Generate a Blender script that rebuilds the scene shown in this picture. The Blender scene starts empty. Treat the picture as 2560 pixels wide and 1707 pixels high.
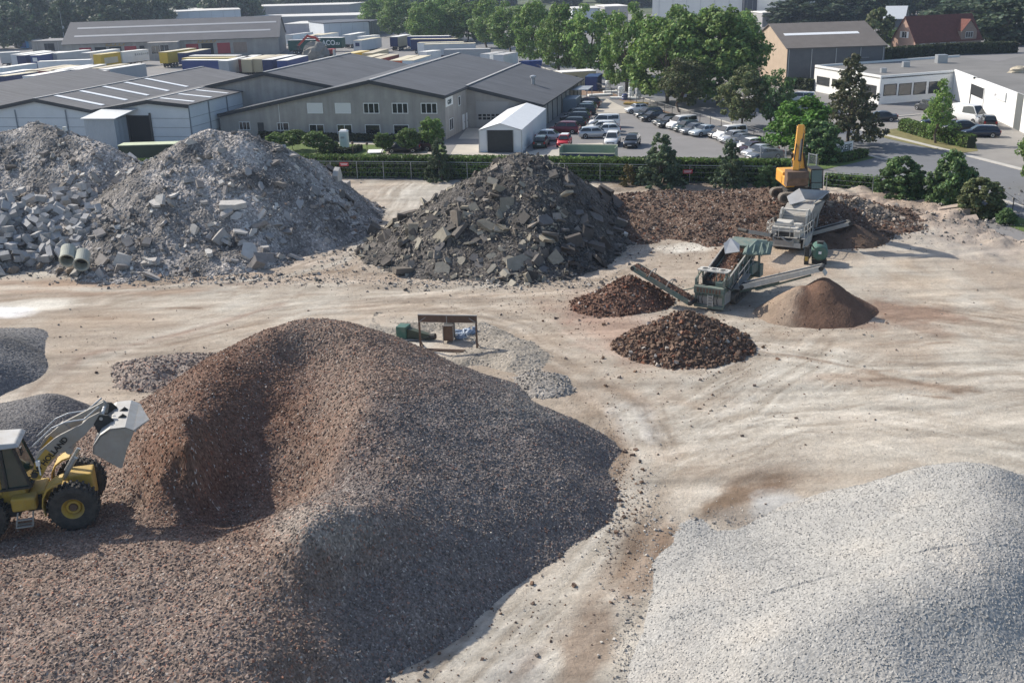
import bpy, math, random
import numpy as np
from mathutils import Vector, Matrix
rad = math.radians
SC = bpy.context.scene
COL = SC.collection
# ---------------------------------------------------------------- camera
HC = 22.0; FPX = 2600.0; PT = rad(19.7); RO = rad(1.66)
_r0 = np.array([1., 0, 0]); F_ = np.array([0, math.cos(PT), -math.sin(PT)]); _u0 = np.array([0, math.sin(PT), math.cos(PT)])
R_ = math.cos(RO)*_r0 - math.sin(RO)*_u0; U_ = math.cos(RO)*_u0 + math.sin(RO)*_r0
CP = np.array([0, 0, HC])
def ray(x, y): return F_*FPX + R_*(x-1280) - U_*(y-853.5)
def G(x, y, z=0.0):
    d = ray(x, y); return CP + d*((z-HC)/d[2])
def PY(x, y, Y):
    d = ray(x, y); return CP + d*(Y/d[1])
def V(x, y, z=0.0): return G(x*1.088435, y*1.088435, z)
def VY(x, y, Y): return PY(x*1.088435, y*1.088435, Y)
def proj(p):
    v = np.asarray(p, float)-CP; w = v@F_
    return np.stack([1280+FPX*(v@R_)/w, 853.5-FPX*(v@U_)/w], -1)
def hz(bx, by, ty):
    b = G(bx, by); lo, hi = 0, 45
    for _ in range(40):
        m = (lo+hi)/2
        if proj([b[0], b[1], m])[1] > ty: lo = m
        else: hi = m
    return lo
cam_d = bpy.data.cameras.new('camera'); cam = bpy.data.objects.new('camera', cam_d); COL.objects.link(cam)
cam_d.sensor_width = 36; cam_d.lens = FPX/2560*36; cam_d.clip_start = 0.5; cam_d.clip_end = 6000
M = Matrix.Identity(4)
for i in range(3):
    M[i][0] = R_[i]; M[i][1] = U_[i]; M[i][2] = -F_[i]; M[i][3] = CP[i]
cam.matrix_world = M; SC.camera = cam
# ---------------------------------------------------------------- light
SUN_EL = rad(36); SH = rad(-36)      # direction the shadows fall, from +x towards the viewer
sd = Vector((-math.cos(SH)*math.cos(SUN_EL), -math.sin(SH)*math.cos(SUN_EL), math.sin(SUN_EL)))  # towards the sun
sl = bpy.data.lights.new('sun', 'SUN'); sl.energy = 4.1; sl.angle = rad(0.53); sl.color = (1.0, 0.93, 0.82)
so = bpy.data.objects.new('sun', sl); COL.objects.link(so); so.rotation_euler = sd.to_track_quat('Z', 'Y').to_euler(); so.location = (0, 0, 60)
W = bpy.data.worlds.new('World'); SC.world = W; W.use_nodes = True
wn = W.node_tree.nodes; wl = W.node_tree.links
sky = wn.new('ShaderNodeTexSky'); sky.sky_type = 'NISHITA'; sky.sun_disc = False
sky.sun_elevation = SUN_EL; sky.sun_rotation = math.atan2(sd.x, sd.y)
sky.air_density = 1.0; sky.dust_density = 1.5
wl.new(sky.outputs[0], wn['Background'].inputs[0]); wn['Background'].inputs[1].default_value = 0.115
SC.view_settings.view_transform = 'Standard'; SC.view_settings.look = 'None'; SC.view_settings.gamma = 1; SC.view_settings.exposure = 0.47
rng = np.random.default_rng(7); random.seed(7)
# ---------------------------------------------------------------- materials
def new_mat(name):
    m = bpy.data.materials.new(name); m.use_nodes = True
    nt = m.node_tree; return m, nt.nodes, nt.links, nt.nodes['Principled BSDF']
def mat(name, col, rough=0.7, metal=0.0, var=0.12, scale=0.8, spec=0.4, bump=0.0, bscale=8.0, emit=None):
    m, n, l, b = new_mat(name)
    b.inputs['Roughness'].default_value = rough; b.inputs['Metallic'].default_value = metal
    b.inputs['Specular IOR Level'].default_value = spec
    c = (*col, 1)
    if var > 0:
        g = n.new('ShaderNodeNewGeometry'); t = n.new('ShaderNodeTexNoise'); t.inputs['Scale'].default_value = scale; t.inputs['Detail'].default_value = 6; t.inputs['Roughness'].default_value = 0.65
        l.new(g.outputs['Position'], t.inputs['Vector'])
        r = n.new('ShaderNodeMapRange'); r.inputs[1].default_value = 0.3; r.inputs[2].default_value = 0.7; r.inputs[3].default_value = 1-var; r.inputs[4].default_value = 1+var*0.7
        l.new(t.outputs[0], r.inputs[0])
        mx = n.new('ShaderNodeVectorMath'); mx.operation = 'SCALE'; mx.inputs[0].default_value = col
        l.new(r.outputs[0], mx.inputs['Scale']); l.new(mx.outputs[0], b.inputs['Base Color'])
        if bump > 0:
            t2 = n.new('ShaderNodeTexNoise'); t2.inputs['Scale'].default_value = bscale; t2.inputs['Detail'].default_value = 5
            l.new(g.outputs['Position'], t2.inputs['Vector'])
            bp = n.new('ShaderNodeBump'); bp.inputs['Strength'].default_value = bump; bp.inputs['Distance'].default_value = 0.1
            l.new(t2.outputs[0], bp.inputs['Height']); l.new(bp.outputs[0], b.inputs['Normal'])
    else: b.inputs['Base Color'].default_value = c
    return m
def attr_mat(name, rough=0.9, var=0.2, scale=3.0, bump=0.0, bscale=12.0, spec=0.2, vor=0.0, vscale=12.0):
    """base colour from the mesh's own 'col' attribute, broken up by noise (and stone-sized cells)"""
    m, n, l, b = new_mat(name)
    b.inputs['Roughness'].default_value = rough; b.inputs['Specular IOR Level'].default_value = spec
    a = n.new('ShaderNodeAttribute'); a.attribute_name = 'col'
    g = n.new('ShaderNodeNewGeometry')
    t = n.new('ShaderNodeTexNoise'); t.inputs['Scale'].default_value = scale; t.inputs['Detail'].default_value = 7; t.inputs['Roughness'].default_value = 0.7
    l.new(g.outputs['Position'], t.inputs['Vector'])
    r = n.new('ShaderNodeMapRange'); r.inputs[1].default_value = 0.3; r.inputs[2].default_value = 0.7; r.inputs[3].default_value = 1-var; r.inputs[4].default_value = 1+var
    l.new(t.outputs[0], r.inputs[0])
    mx = n.new('ShaderNodeVectorMath'); mx.operation = 'SCALE'; l.new(a.outputs['Color'], mx.inputs[0]); l.new(r.outputs[0], mx.inputs['Scale'])
    out = mx.outputs[0]
    if vor > 0:
        v = n.new('ShaderNodeTexVoronoi'); v.inputs['Scale'].default_value = vscale; l.new(g.outputs['Position'], v.inputs['Vector'])
        s = n.new('ShaderNodeSeparateColor'); l.new(v.outputs['Color'], s.inputs[0])
        r2 = n.new('ShaderNodeMapRange'); r2.inputs[3].default_value = 1-vor; r2.inputs[4].default_value = 1+vor
        l.new(s.outputs[0], r2.inputs[0])
        m2 = n.new('ShaderNodeVectorMath'); m2.operation = 'SCALE'; l.new(out, m2.inputs[0]); l.new(r2.outputs[0], m2.inputs['Scale']); out = m2.outputs[0]
    l.new(out, b.inputs['Base Color'])
    if bump > 0:
        t2 = n.new('ShaderNodeTexNoise'); t2.inputs['Scale'].default_value = bscale; t2.inputs['Detail'].default_value = 6; t2.inputs['Roughness'].default_value = 0.75
        l.new(g.outputs['Position'], t2.inputs['Vector'])
        bp = n.new('ShaderNodeBump'); bp.inputs['Strength'].default_value = bump; bp.inputs['Distance'].default_value = 0.15
        l.new(t2.outputs[0], bp.inputs['Height']); l.new(bp.outputs[0], b.inputs['Normal'])
    return m
def grime(m, col=(.30, .255, .20), amt=.65, scale=2.2):
    """dust and dirt patches mixed over a paint, with a rougher surface where they lie"""
    n, l = m.node_tree.nodes, m.node_tree.links; b = n['Principled BSDF']; i = b.inputs['Base Color']; src = i.links[0].from_socket if i.links else None
    g = n.new('ShaderNodeNewGeometry'); t = n.new('ShaderNodeTexNoise'); t.inputs['Scale'].default_value = scale; t.inputs['Detail'].default_value = 8; t.inputs['Roughness'].default_value = .75; l.new(g.outputs['Position'], t.inputs['Vector'])
    r = n.new('ShaderNodeMapRange'); r.inputs[1].default_value = .42; r.inputs[2].default_value = .66; r.inputs[3].default_value = amt*.25; r.inputs[4].default_value = amt; l.new(t.outputs[0], r.inputs[0])
    mx = n.new('ShaderNodeMix'); mx.data_type = 'RGBA'; l.new(r.outputs[0], mx.inputs[0]); mx.inputs[7].default_value = (*col, 1)
    if src: l.new(src, mx.inputs[6])
    else: mx.inputs[6].default_value = i.default_value
    l.new(mx.outputs[2], i); r2 = n.new('ShaderNodeMapRange'); r2.inputs[3].default_value = b.inputs['Roughness'].default_value; r2.inputs[4].default_value = .95; l.new(r.outputs[0], r2.inputs[0]); l.new(r2.outputs[0], b.inputs['Roughness']); return m
# ---------------------------------------------------------------- mesh tools
def rawmesh(name, v, f, mats, col=None, coldom='FACE', smooth=False, midx=None):
    """v (N,3) array, f (M,k) int array, one mesh object"""
    me = bpy.data.meshes.new(name); v = np.asarray(v, np.float32); f = np.asarray(f, np.int32)
    k = f.shape[1]; me.vertices.add(len(v)); me.vertices.foreach_set('co', v.ravel())
    me.loops.add(f.size); me.loops.foreach_set('vertex_index', f.ravel())
    me.polygons.add(len(f)); me.polygons.foreach_set('loop_start', np.arange(len(f), dtype=np.int32)*k)
    me.polygons.foreach_set('loop_total', np.full(len(f), k, np.int32))
    me.polygons.foreach_set('use_smooth', np.full(len(f), smooth, bool))
    if midx is not None: me.polygons.foreach_set('material_index', np.asarray(midx, np.int32))
    me.update(calc_edges=True)
    if col is not None:
        at = me.attributes.new('col', 'FLOAT_COLOR', coldom); c = np.ones((len(col), 4), np.float32); c[:, :3] = col
        at.data.foreach_set('color', c.ravel())
    for m in (mats if isinstance(mats, (list, tuple)) else [mats]): me.materials.append(m)
    o = bpy.data.objects.new(name, me); COL.objects.link(o); return o
def tag(o, label=None, cat=None, group=None, kind=None):
    if label: o['label'] = label
    if cat: o['category'] = cat
    if group: o['group'] = group
    if kind: o['kind'] = kind
    return o
class MB:
    def __init__(s): s.v = []; s.f = []
    def add(s, v, f):
        b = len(s.v); s.v += [tuple(map(float, p)) for p in v]; s.f += [tuple(b+i for i in q) for q in f]; return s
    def hexa(s, p):      # 8 points: bottom ring 0-3 counter-clockwise, top ring 4-7
        return s.add(p, [(3,2,1,0),(4,5,6,7),(0,1,5,4),(1,2,6,5),(2,3,7,6),(3,0,4,7)])
    def box(s, c, d, rz=0, ry=0, rx=0):
        m = Matrix.Rotation(rz, 3, 'Z') @ Matrix.Rotation(ry, 3, 'Y') @ Matrix.Rotation(rx, 3, 'X')
        P = []
        for z in (-1, 1):
            for x, y in ((-1,-1),(1,-1),(1,1),(-1,1)):
                P.append(m @ Vector((x*d[0]/2, y*d[1]/2, z*d[2]/2)) + Vector(c))
        return s.hexa(P)
    def prism(s, poly, z0, z1):     # plan polygon (ccw), vertical
        n = len(poly); b = [(p[0], p[1], z0) for p in poly]; t = [(p[0], p[1], z1) for p in poly]
        return s.add(b+t, [tuple(range(n-1, -1, -1)), tuple(range(n, 2*n))]+[(i, (i+1) % n, (i+1) % n+n, i+n) for i in range(n)])
    def side(s, prof, y0, y1):      # profile in x,z extruded along y
        n = len(prof); a = [(p[0], y0, p[1]) for p in prof]; b = [(p[0], y1, p[1]) for p in prof]
        return s.add(a+b, [tuple(range(n)), tuple(range(2*n-1, n-1, -1))]+[(i, i+n, (i+1) % n+n, (i+1) % n) for i in range(n)])
    def extr(s, pts, d):            # any planar polygon pushed along vector d
        n = len(pts); d = np.array(d); a = [np.array(p, float) for p in pts]; b = [p+d for p in a]
        return s.add(a+b, [tuple(range(n)), tuple(range(2*n-1, n-1, -1))]+[(i, i+n, (i+1) % n+n, (i+1) % n) for i in range(n)])
    def beam(s, p, q, w, h, up=(0, 0, 1)):   # rectangular bar between two points
        p = Vector(p); q = Vector(q); d = (q-p).normalized(); u = Vector(up)
        sd_ = d.cross(u)
        if sd_.length < 1e-4: sd_ = d.cross(Vector((1, 0, 0)))
        sd_.normalize(); u = sd_.cross(d).normalized(); a = sd_*w/2; b = u*h/2
        return s.hexa([p-a-b, p+a-b, q+a-b, q-a-b, p-a+b, p+a+b, q+a+b, q-a+b])
    def tube(s, p, q, r, n=8, r2=None, cap=True):
        p = Vector(p); q = Vector(q); d = (q-p).normalized(); r2 = r if r2 is None else r2
        a = d.cross(Vector((0, 0, 1)))
        if a.length < 1e-3: a = d.cross(Vector((1, 0, 0)))
        a.normalize(); b = d.cross(a)
        A = [p+(a*math.cos(t)+b*math.sin(t))*r for t in [2*math.pi*i/n for i in range(n)]]
        B = [q+(a*math.cos(t)+b*math.sin(t))*r2 for t in [2*math.pi*i/n for i in range(n)]]
        f = [(i, (i+1) % n, (i+1) % n+n, i+n) for i in range(n)]
        if cap: f += [tuple(range(n-1, -1, -1)), tuple(range(n, 2*n))]
        return s.add(A+B, f)
    def path(s, pts, r, n=6):
        for a, b in zip(pts[:-1], pts[1:]): s.tube(a, b, r, n)
        return s
    def lathe(s, prof, c=(0, 0, 0), axis='Z', n=20):   # prof (r, h)
        vs = []
        for r, h in prof:
            for i in range(n):
                t = 2*math.pi*i/n; x, y = r*math.cos(t), r*math.sin(t)
                p = (x, y, h) if axis == 'Z' else ((x, h, y) if axis == 'Y' else (h, x, y))
                vs.append((p[0]+c[0], p[1]+c[1], p[2]+c[2]))
        m = len(prof); f = [(j*n+i, j*n+(i+1) % n, (j+1)*n+(i+1) % n, (j+1)*n+i) for j in range(m-1) for i in range(n)]
        return s.add(vs, f)
    def blob(s, c, r, seed=0, j=0.15, n=8, m=6):
        R = random.Random(seed); vs = [(c[0], c[1], c[2]-r[2])]
        for a in range(1, m):
            ph = math.pi*a/m
            for i in range(n):
                t = 2*math.pi*i/n; k = 1+R.uniform(-j, j)
                vs.append((c[0]+r[0]*k*math.sin(ph)*math.cos(t), c[1]+r[1]*k*math.sin(ph)*math.sin(t), c[2]-r[2]*k*math.cos(ph)))
        vs.append((c[0], c[1], c[2]+r[2])); f = []
        for i in range(n): f.append((0, 1+(i+1) % n, 1+i)); f.append((len(vs)-1, 1+(m-2)*n+i, 1+(m-2)*n+(i+1) % n))
        for a in range(m-2):
            for i in range(n): f.append((1+a*n+i, 1+a*n+(i+1) % n, 1+(a+1)*n+(i+1) % n, 1+(a+1)*n+i))
        return s.add(vs, f)
    def mesh(s, name, m, smooth=False, off=None):
        me = bpy.data.meshes.new(name); v = s.v
        if off is not None: v = [(p[0]-off[0], p[1]-off[1], p[2]-off[2]) for p in v]
        me.from_pydata(v, [], s.f)
        if smooth: me.polygons.foreach_set('use_smooth', np.full(len(me.polygons), True))
        for q in (m if isinstance(m, (list, tuple)) else [m]): me.materials.append(q)
        me.update(); return me
    def obj(s, name, m, parent=None, smooth=False, off=None, bevel=0):
        me = s.mesh(name, m, smooth, off); o = bpy.data.objects.new(name, me); COL.objects.link(o)
        if parent is not None: o.parent = parent
        if bevel:
            md = o.modifiers.new('bevel', 'BEVEL'); md.width = bevel; md.segments = 2; md.limit_method = 'ANGLE'
        return o
def thing(name, label, cat, loc=(0, 0, 0), rz=0, group=None):
    o = bpy.data.objects.new(name, None); COL.objects.link(o); o.location = tuple(map(float, loc)); o.rotation_euler = (0, 0, rz); o.empty_display_size = 0.3
    return tag(o, label, cat, group)
def copy_tree(o, parent=None):
    c = o.copy(); COL.objects.link(c); c.parent = parent
    for ch in list(o.children): copy_tree(ch, c)
    return c
def dup(root, loc, rz=0, label=None, group=None, scale=None):
    kids = list(root.children); r = root.copy(); COL.objects.link(r); r.location = tuple(map(float, loc)); r.rotation_euler = (0, 0, rz)
    for ch in kids: copy_tree(ch, r)
    if label: r['label'] = label
    if group: r['group'] = group
    if scale is not None: r.scale = scale if isinstance(scale, (tuple, list)) else (scale,)*3
    return r
# ---------------------------------------------------------------- noise + height fields
def vnoise(x, y, s, seed):
    """smooth value noise on arrays"""
    R = np.random.default_rng(seed); T = R.random((257, 257)).astype(np.float32)
    u = np.asarray(x)/s+1000.0; v = np.asarray(y)/s+1000.0; iu = np.floor(u).astype(int); iv = np.floor(v).astype(int)
    fu = u-iu; fv = v-iv; fu = fu*fu*(3-2*fu); fv = fv*fv*(3-2*fv); iu %= 256; iv %= 256
    return (T[iu, iv]*(1-fu)*(1-fv)+T[iu+1, iv]*fu*(1-fv)+T[iu, iv+1]*(1-fu)*fv+T[iu+1, iv+1]*fu*fv)-0.5
def fbm(x, y, s, seed, o=4, g=0.5):
    r = 0; a = 1
    for i in range(o): r = r+vnoise(x, y, s, seed+i)*a; s /= 2.03; a *= g
    return r
class Field:
    def __init__(s, pts, c=1.0, lam=.06):
        P = np.array(pts, float); s.P = P[:, :2]; s.c = c; z = P[:, 2]
        K = s.k(P[:, :2]); n = len(P)
        A = np.zeros((n+3, n+3)); A[:n, :n] = K+np.eye(n)*lam; A[:n, n] = 1; A[:n, n+1:] = P[:, :2]; A[n, :n] = 1; A[n+1:, :n] = P[:, :2].T
        s.w = np.linalg.solve(A, np.concatenate([z, [0, 0, 0]]))
    def k(s, Q):
        d = np.sqrt(((Q[:, None, :]-s.P[None])**2).sum(-1)+s.c**2); return -d
    def __call__(s, x, y):
        x = np.asarray(x, float); sh = x.shape; Q = np.stack([x.ravel(), np.asarray(y, float).ravel()], -1); out = np.zeros(len(Q))
        for i in range(0, len(Q), 40000):
            q = Q[i:i+40000]; out[i:i+40000] = s.k(q)@s.w[:-3]+s.w[-3]+q@s.w[-2:]
        return out.reshape(sh)
def inpoly(x, y, poly):
    r = np.zeros(np.shape(x), bool); n = len(poly)
    for i in range(n):
        x0, y0 = poly[i][:2]; x1, y1 = poly[(i+1) % n][:2]
        c = ((y0 > y) != (y1 > y)) & (x < (x1-x0)*(y-y0)/((y1-y0) or 1e-9)+x0); r ^= c
    return r
def mixc(base, c, w): return base*(1-w[..., None])+np.array(c)*w[..., None]
def heap_mesh(name, fn, x0, x1, y0, y1, st, m, colfn, jit=0.4, amp=0.03, zmin=-0.12, loc=(0, 0), parent=None, warp=None):
    """height field heap with stone-sized facets; fn(x,y)->z ; colfn(x,y,z)->(N,3)"""
    xs = np.arange(x0, x1+st, st); ys = np.arange(y0, y1+st, st); X, Y = np.meshgrid(xs, ys)
    X = X+rng.uniform(-jit, jit, X.shape)*st; Y = Y+rng.uniform(-jit, jit, Y.shape)*st
    Z = fn(X, Y); keep = Z > zmin; Z = Z+rng.uniform(-amp, amp, X.shape)
    ny, nx = X.shape; I = np.arange(ny*nx).reshape(ny, nx)
    F = np.stack([I[:-1, :-1], I[:-1, 1:], I[1:, 1:], I[1:, :-1]], -1).reshape(-1, 4)
    kf = (keep[:-1, :-1] | keep[:-1, 1:] | keep[1:, 1:] | keep[1:, :-1]).ravel(); F = F[kf]
    fl = rng.random(len(F)) < .5; Fa, Fb = F[fl], F[~fl]; T = np.concatenate([Fa[:, [0, 1, 2]], Fa[:, [0, 2, 3]], Fb[:, [0, 1, 3]], Fb[:, [1, 2, 3]]]); used = np.unique(T); rm = np.full(ny*nx, -1); rm[used] = np.arange(len(used))
    P = np.stack([X.ravel(), Y.ravel(), Z.ravel()], -1)[used]; T = rm[T]; c = P[T].mean(1)
    col = colfn(c[:, 0], c[:, 1], c[:, 2])
    P = P-np.array([loc[0], loc[1], 0])
    o = rawmesh(name, P, T, m, col); o.location = (loc[0], loc[1], 0)
    if parent is not None: o.parent = parent; o.location = (0, 0, 0)
    return o
_CUBE = np.array([[-1,-1,-1],[1,-1,-1],[1,1,-1],[-1,1,-1],[-1,-1,1],[1,-1,1],[1,1,1],[-1,1,1]], float)*0.5
_CF = np.array([[3,2,1,0],[4,5,6,7],[0,1,5,4],[1,2,6,5],[2,3,7,6],[3,0,4,7]])
def rot_from(nrm, ang):
    """(N,3,3) frames whose z follows nrm, spun by ang"""
    n = nrm/np.linalg.norm(nrm, axis=1, keepdims=True); a = np.where(np.abs(n[:, [2]]) < 0.9, np.array([[0, 0, 1.]]), np.array([[1., 0, 0]]))
    x = np.cross(a, n); x /= np.linalg.norm(x, axis=1, keepdims=True); y = np.cross(n, x); c = np.cos(ang)[:, None]; s = np.sin(ang)[:, None]
    return np.stack([x*c+y*s, y*c-x*s, n], -1)
def chunk_arrays(pos, nrm, size, taper=0.35, tilt=0.5):
    N = len(pos); v = np.repeat(_CUBE[None], N, 0)*(1+rng.uniform(-taper, taper*0.3, (N, 8, 3)))
    v = v*size[:, None, :]; n = nrm+rng.normal(0, 1, (N, 3))*np.asarray(tilt).reshape(-1, 1)
    Rm = rot_from(n, rng.uniform(0, 6.283, N)); v = np.einsum('nij,nkj->nki', Rm, v)+pos[:, None]
    F = (_CF[None]+(np.arange(N)*8)[:, None, None]).reshape(-1, 4)
    return v.reshape(-1, 3), F
def fnormal(fn, x, y, e=0.15):
    gx = (fn(x+e, y)-fn(x-e, y))/(2*e); gy = (fn(x, y+e)-fn(x, y-e))/(2*e)
    n = np.stack([-gx, -gy, np.ones_like(gx)], -1); return n/np.linalg.norm(n, axis=1, keepdims=True)
def chunks(name, fn, xy, sz, colr, m, tilt=0.5, sink=0.2, parent=None, loc=(0, 0), zmin=None):
    """many broken pieces lying on surface fn; xy (N,2), sz (N,3), colr (N,3)"""
    z = fn(xy[:, 0], xy[:, 1])
    if zmin is not None: k = z > zmin; xy = xy[k]; sz = sz[k]; colr = colr[k]; z = z[k]
    nr = fnormal(fn, xy[:, 0], xy[:, 1]); pos = np.stack([xy[:, 0]-loc[0], xy[:, 1]-loc[1], z], -1)+nr*(sz[:, [2]]*(0.5-sink))
    v, F = chunk_arrays(pos, nr, sz, tilt=tilt); o = rawmesh(name, v, F, m, np.repeat(colr, 6, 0))
    if parent is not None: o.parent = parent
    return o
# ================================================================ GROUND
m_land = mat('land_mat', (0.09, 0.11, 0.055), 0.95, var=0.4, scale=0.02)
g = MB().add([(-2500, -60, -0.25), (2500, -60, -0.25), (2500, 3500, -0.25), (-2500, 3500, -0.25)], [(0, 1, 2, 3)]).obj('ground', m_land)
tag(g, 'open land far beyond the works, reaching to the horizon', 'ground', kind='structure')
m_yard = attr_mat('yard_dirt', 0.95, 0.11, 2.6, 0.6, 7.0, vor=0.09, vscale=10.0)
def vpts(l, z=0): return [V(x, y, z)[:2] for x, y in l]
FENCE = [(-75.0, 128.6), tuple(V(640, 405)[:2]), tuple(V(880, 412)[:2]), tuple(V(1450, 420)[:2]), tuple(V(1850, 430)[:2]), tuple(V(1985, 433)[:2]), tuple(V(2140, 470)[:2]), tuple(V(2352, 560)[:2])]
def segdist(x, y, a, b):
    dx, dy = b[0]-a[0], b[1]-a[1]; t = np.clip(((x-a[0])*dx+(y-a[1])*dy)/(dx*dx+dy*dy+1e-9), 0, 1)
    return np.hypot(x-a[0]-t*dx, y-a[1]-t*dy)
def polydist(x, y, P): return np.min([segdist(x, y, P[i], P[i+1]) for i in range(len(P)-1)], 0)
TAN = (0.385, 0.325, 0.262); PALE = (0.475, 0.435, 0.372); BRN = (0.21, 0.145, 0.10); GREY = (0.36, 0.335, 0.31); RED = (0.30, 0.155, 0.10); WHT = (0.72, 0.68, 0.6)
stains = [  # view x, y, rx, ry, angle, colour, strength
 (1745, 1110, 120, 44, -25, (.19, .135, .095), .95), (1660, 1155, 70, 26, -25, (.18, .13, .09), .95), (1720, 1190, 90, 34, 5, (0.29, .25, .21), .8), (1780, 1165, 60, 40, 0, (.42, .41, .39), .8),
 (1360, 1480, 55, 130, 25, BRN, .6), (1480, 1290, 50, 110, 25, BRN, .6), (1430, 1060, 40, 90, -8, BRN, .55), (1400, 905, 110, 35, 15, BRN, .5), (1250, 860, 80, 24, 10, BRN, .45),
 (1000, 1480, 120, 40, -38, BRN, .45), (1120, 1400, 60, 24, -45, PALE, .6), (1330, 1330, 45, 130, 38, PALE, .7), (1120, 800, 110, 34, 18, (.30, .25, .2), .5), (1180, 1540, 70, 60, 0, (.40, .38, .35), .6),
 (2060, 715, 160, 22, 4, (.25, .165, .12), .7), (1900, 738, 120, 14, 5, (.30, .2, .15), .7), (2110, 750, 80, 14, 15, (.28, .2, .15), .5), (1400, 690, 150, 34, -8, (.27, .175, .135), .45), (1450, 770, 130, 60, 10, (.40, .26, .2), .45),
 (1340, 720, 60, 25, 0, (.28, .19, .15), .4), (60, 705, 105, 15, -4, WHT, 1.0), (20, 715, 60, 12, 0, (.85, .85, .85), .9), (150, 660, 260, 16, 2, (.33, .22, .15), .55), (230, 730, 160, 20, 3, (.35, .27, .2), .4), (1590, 568, 60, 12, -4, WHT, .8),
 (1720, 600, 80, 30, 20, (.36, .25, .17), .6), (2050, 880, 190, 14, 5, (.40, .31, .24), .5), (2110, 650, 90, 40, 20, (.38, .3, .22), .35), (2300, 1000, 120, 120, 0, PALE, .6), (1900, 1000, 330, 90, -5, PALE, .5),
 (600, 620, 260, 22, -8, (.40, .33, .27), .3), (950, 600, 90, 18, 0, (.33, .26, .2), .5), (1000, 470, 130, 50, 0, (.42, .39, .34), .6), (760, 500, 100, 60, -30, (.42, .38, .33), .5),
 (2170, 480, 260, 60, 10, (.34, .27, .22), .75), (2250, 560, 160, 40, 8, (.36, .31, .27), .5), (1600, 430, 220, 20, 0, (.22, .17, .13), .7), (1850, 600, 120, 30, 10, (.42, .33, .25), .4),
 (120, 1000, 300, 60, 0, (.30, .27, .25), .5), (700, 640, 500, 10, -1, (.37, .28, .21), .4), (1460, 970, 60, 40, 30, (.47, .45, .42), .6), (1530, 1250, 26, 60, 20, BRN, .6)]
tracks = [([(880, 520), (830, 560), (790, 600), (640, 640), (300, 668), (0, 660)], .55, PALE, .7), ([(905, 560), (870, 590), (800, 620), (500, 660), (0, 690)], .4, BRN, .3),
 ([(0, 960), (120, 860), (330, 780), (700, 690), (1200, 650), (1500, 570), (1640, 560)], .9, PALE, .6), ([(0, 1000), (150, 880), (350, 800), (700, 715), (1200, 672)], .35, BRN, .3), ([(60, 905), (200, 815), (420, 765), (640, 700)], .5, (.31, .23, .18), .5),
 ([(940, 1568), (1180, 1420), (1330, 1280), (1430, 1160), (1480, 1060), (1440, 940), (1330, 880), (1180, 840)], .7, PALE, .55), ([(1080, 1568), (1260, 1400), (1400, 1240), (1500, 1100), (1640, 1020), (1900, 960)], .5, PALE, .5),
 ([(1180, 1568), (1330, 1400), (1440, 1250), (1520, 1130)], .35, BRN, .35), ([(1120, 770), (1300, 830), (1420, 900), (1600, 930), (1900, 860), (2352, 860)], .4, (.38, .3, .23), .3),
 ([(1700, 800), (1900, 830), (2100, 880), (2250, 900)], .22, BRN, .5), ([(1980, 870), (2080, 872), (2200, 900)], .25, BRN, .6), ([(1960, 850), (2060, 852)], .16, BRN, .6), ([(2060, 875), (2140, 885), (2230, 890)], .2, BRN, .5), ([(2090, 905), (2180, 915)], .2, BRN, .45),
 ([(2020, 790), (2110, 785)], .2, BRN, .5), ([(2040, 830), (2100, 835)], .2, BRN, .5), ([(2130, 790), (2180, 786)], .22, BRN, .6), ([(800, 470), (700, 590)], .4, (.36, .31, .26), .5), ([(860, 450), (760, 600)], .3, (.36, .31, .26), .5),
 ([(2352, 700), (2200, 640), (2050, 620), (1950, 560)], .6, PALE, .5), ([(1700, 900), (1850, 1010), (2100, 1040), (2352, 1020)], .5, PALE, .4), ([(700, 655), (430, 650), (380, 645)], .15, (.25, .2, .17), .6),
 ([(200, 728), (260, 733)], .4, BRN, .5), ([(390, 707), (460, 708)], .3, BRN, .5), ([(380, 668), (540, 672)], .2, BRN, .4)]
ROUTES = [([(0, 668), (400, 655), (760, 625), (1000, 640), (1400, 640), (1560, 590)], 4.5), ([(0, 970), (140, 860), (360, 780), (720, 705), (1250, 665), (1380, 650)], 5.0), ([(900, 1640), (1120, 1480), (1320, 1300), (1440, 1160), (1490, 1060), (1430, 940), (1300, 860), (1180, 760), (1000, 700)], 3.0), ([(1100, 1640), (1300, 1420), (1440, 1230), (1560, 1090), (1800, 980), (2352, 900)], 4.0), ([(2352, 760), (2100, 720), (1900, 760), (1700, 880), (1560, 980)], 5.0), ([(940, 420), (860, 500), (790, 580), (640, 650), (300, 690)], 4.0), ([(2352, 1040), (2000, 960), (1750, 960), (1500, 1000)], 4.0), ([(1750, 800), (2000, 840), (2352, 830)], 3.0)]
def ruts(X, Y):
    """wheel ruts running parallel to the driving routes: signed offset from each route drives the pattern"""
    out = np.zeros(X.shape)
    for i, (r, wd) in enumerate(ROUTES):
        P = vpts(r); best = np.full(X.shape, 1e9); sd_ = np.zeros(X.shape); al = np.zeros(X.shape); acc = 0
        for a, b in zip(P[:-1], P[1:]):
            dx, dy = b[0]-a[0], b[1]-a[1]; L = math.hypot(dx, dy); t = np.clip(((X-a[0])*dx+(Y-a[1])*dy)/(L*L), 0, 1); ex, ey = X-a[0]-t*dx, Y-a[1]-t*dy; d = np.hypot(ex, ey); k = d < best
            best = np.where(k, d, best); sd_ = np.where(k, np.sign(dx*ey-dy*ex)*d, sd_); al = np.where(k, acc+t*L, al); acc += L
        u = sd_+fbm(X, Y, 9, 300+i, 2)*1.6; pat = fbm(u, al*.06, .34, 310+i, 4, .65)*(.55+1.6*np.clip(fbm(X, Y, 6, 330+i, 3)+.15, 0, .6)); out += pat*np.exp(-(best/wd)**2)
    return out
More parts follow.
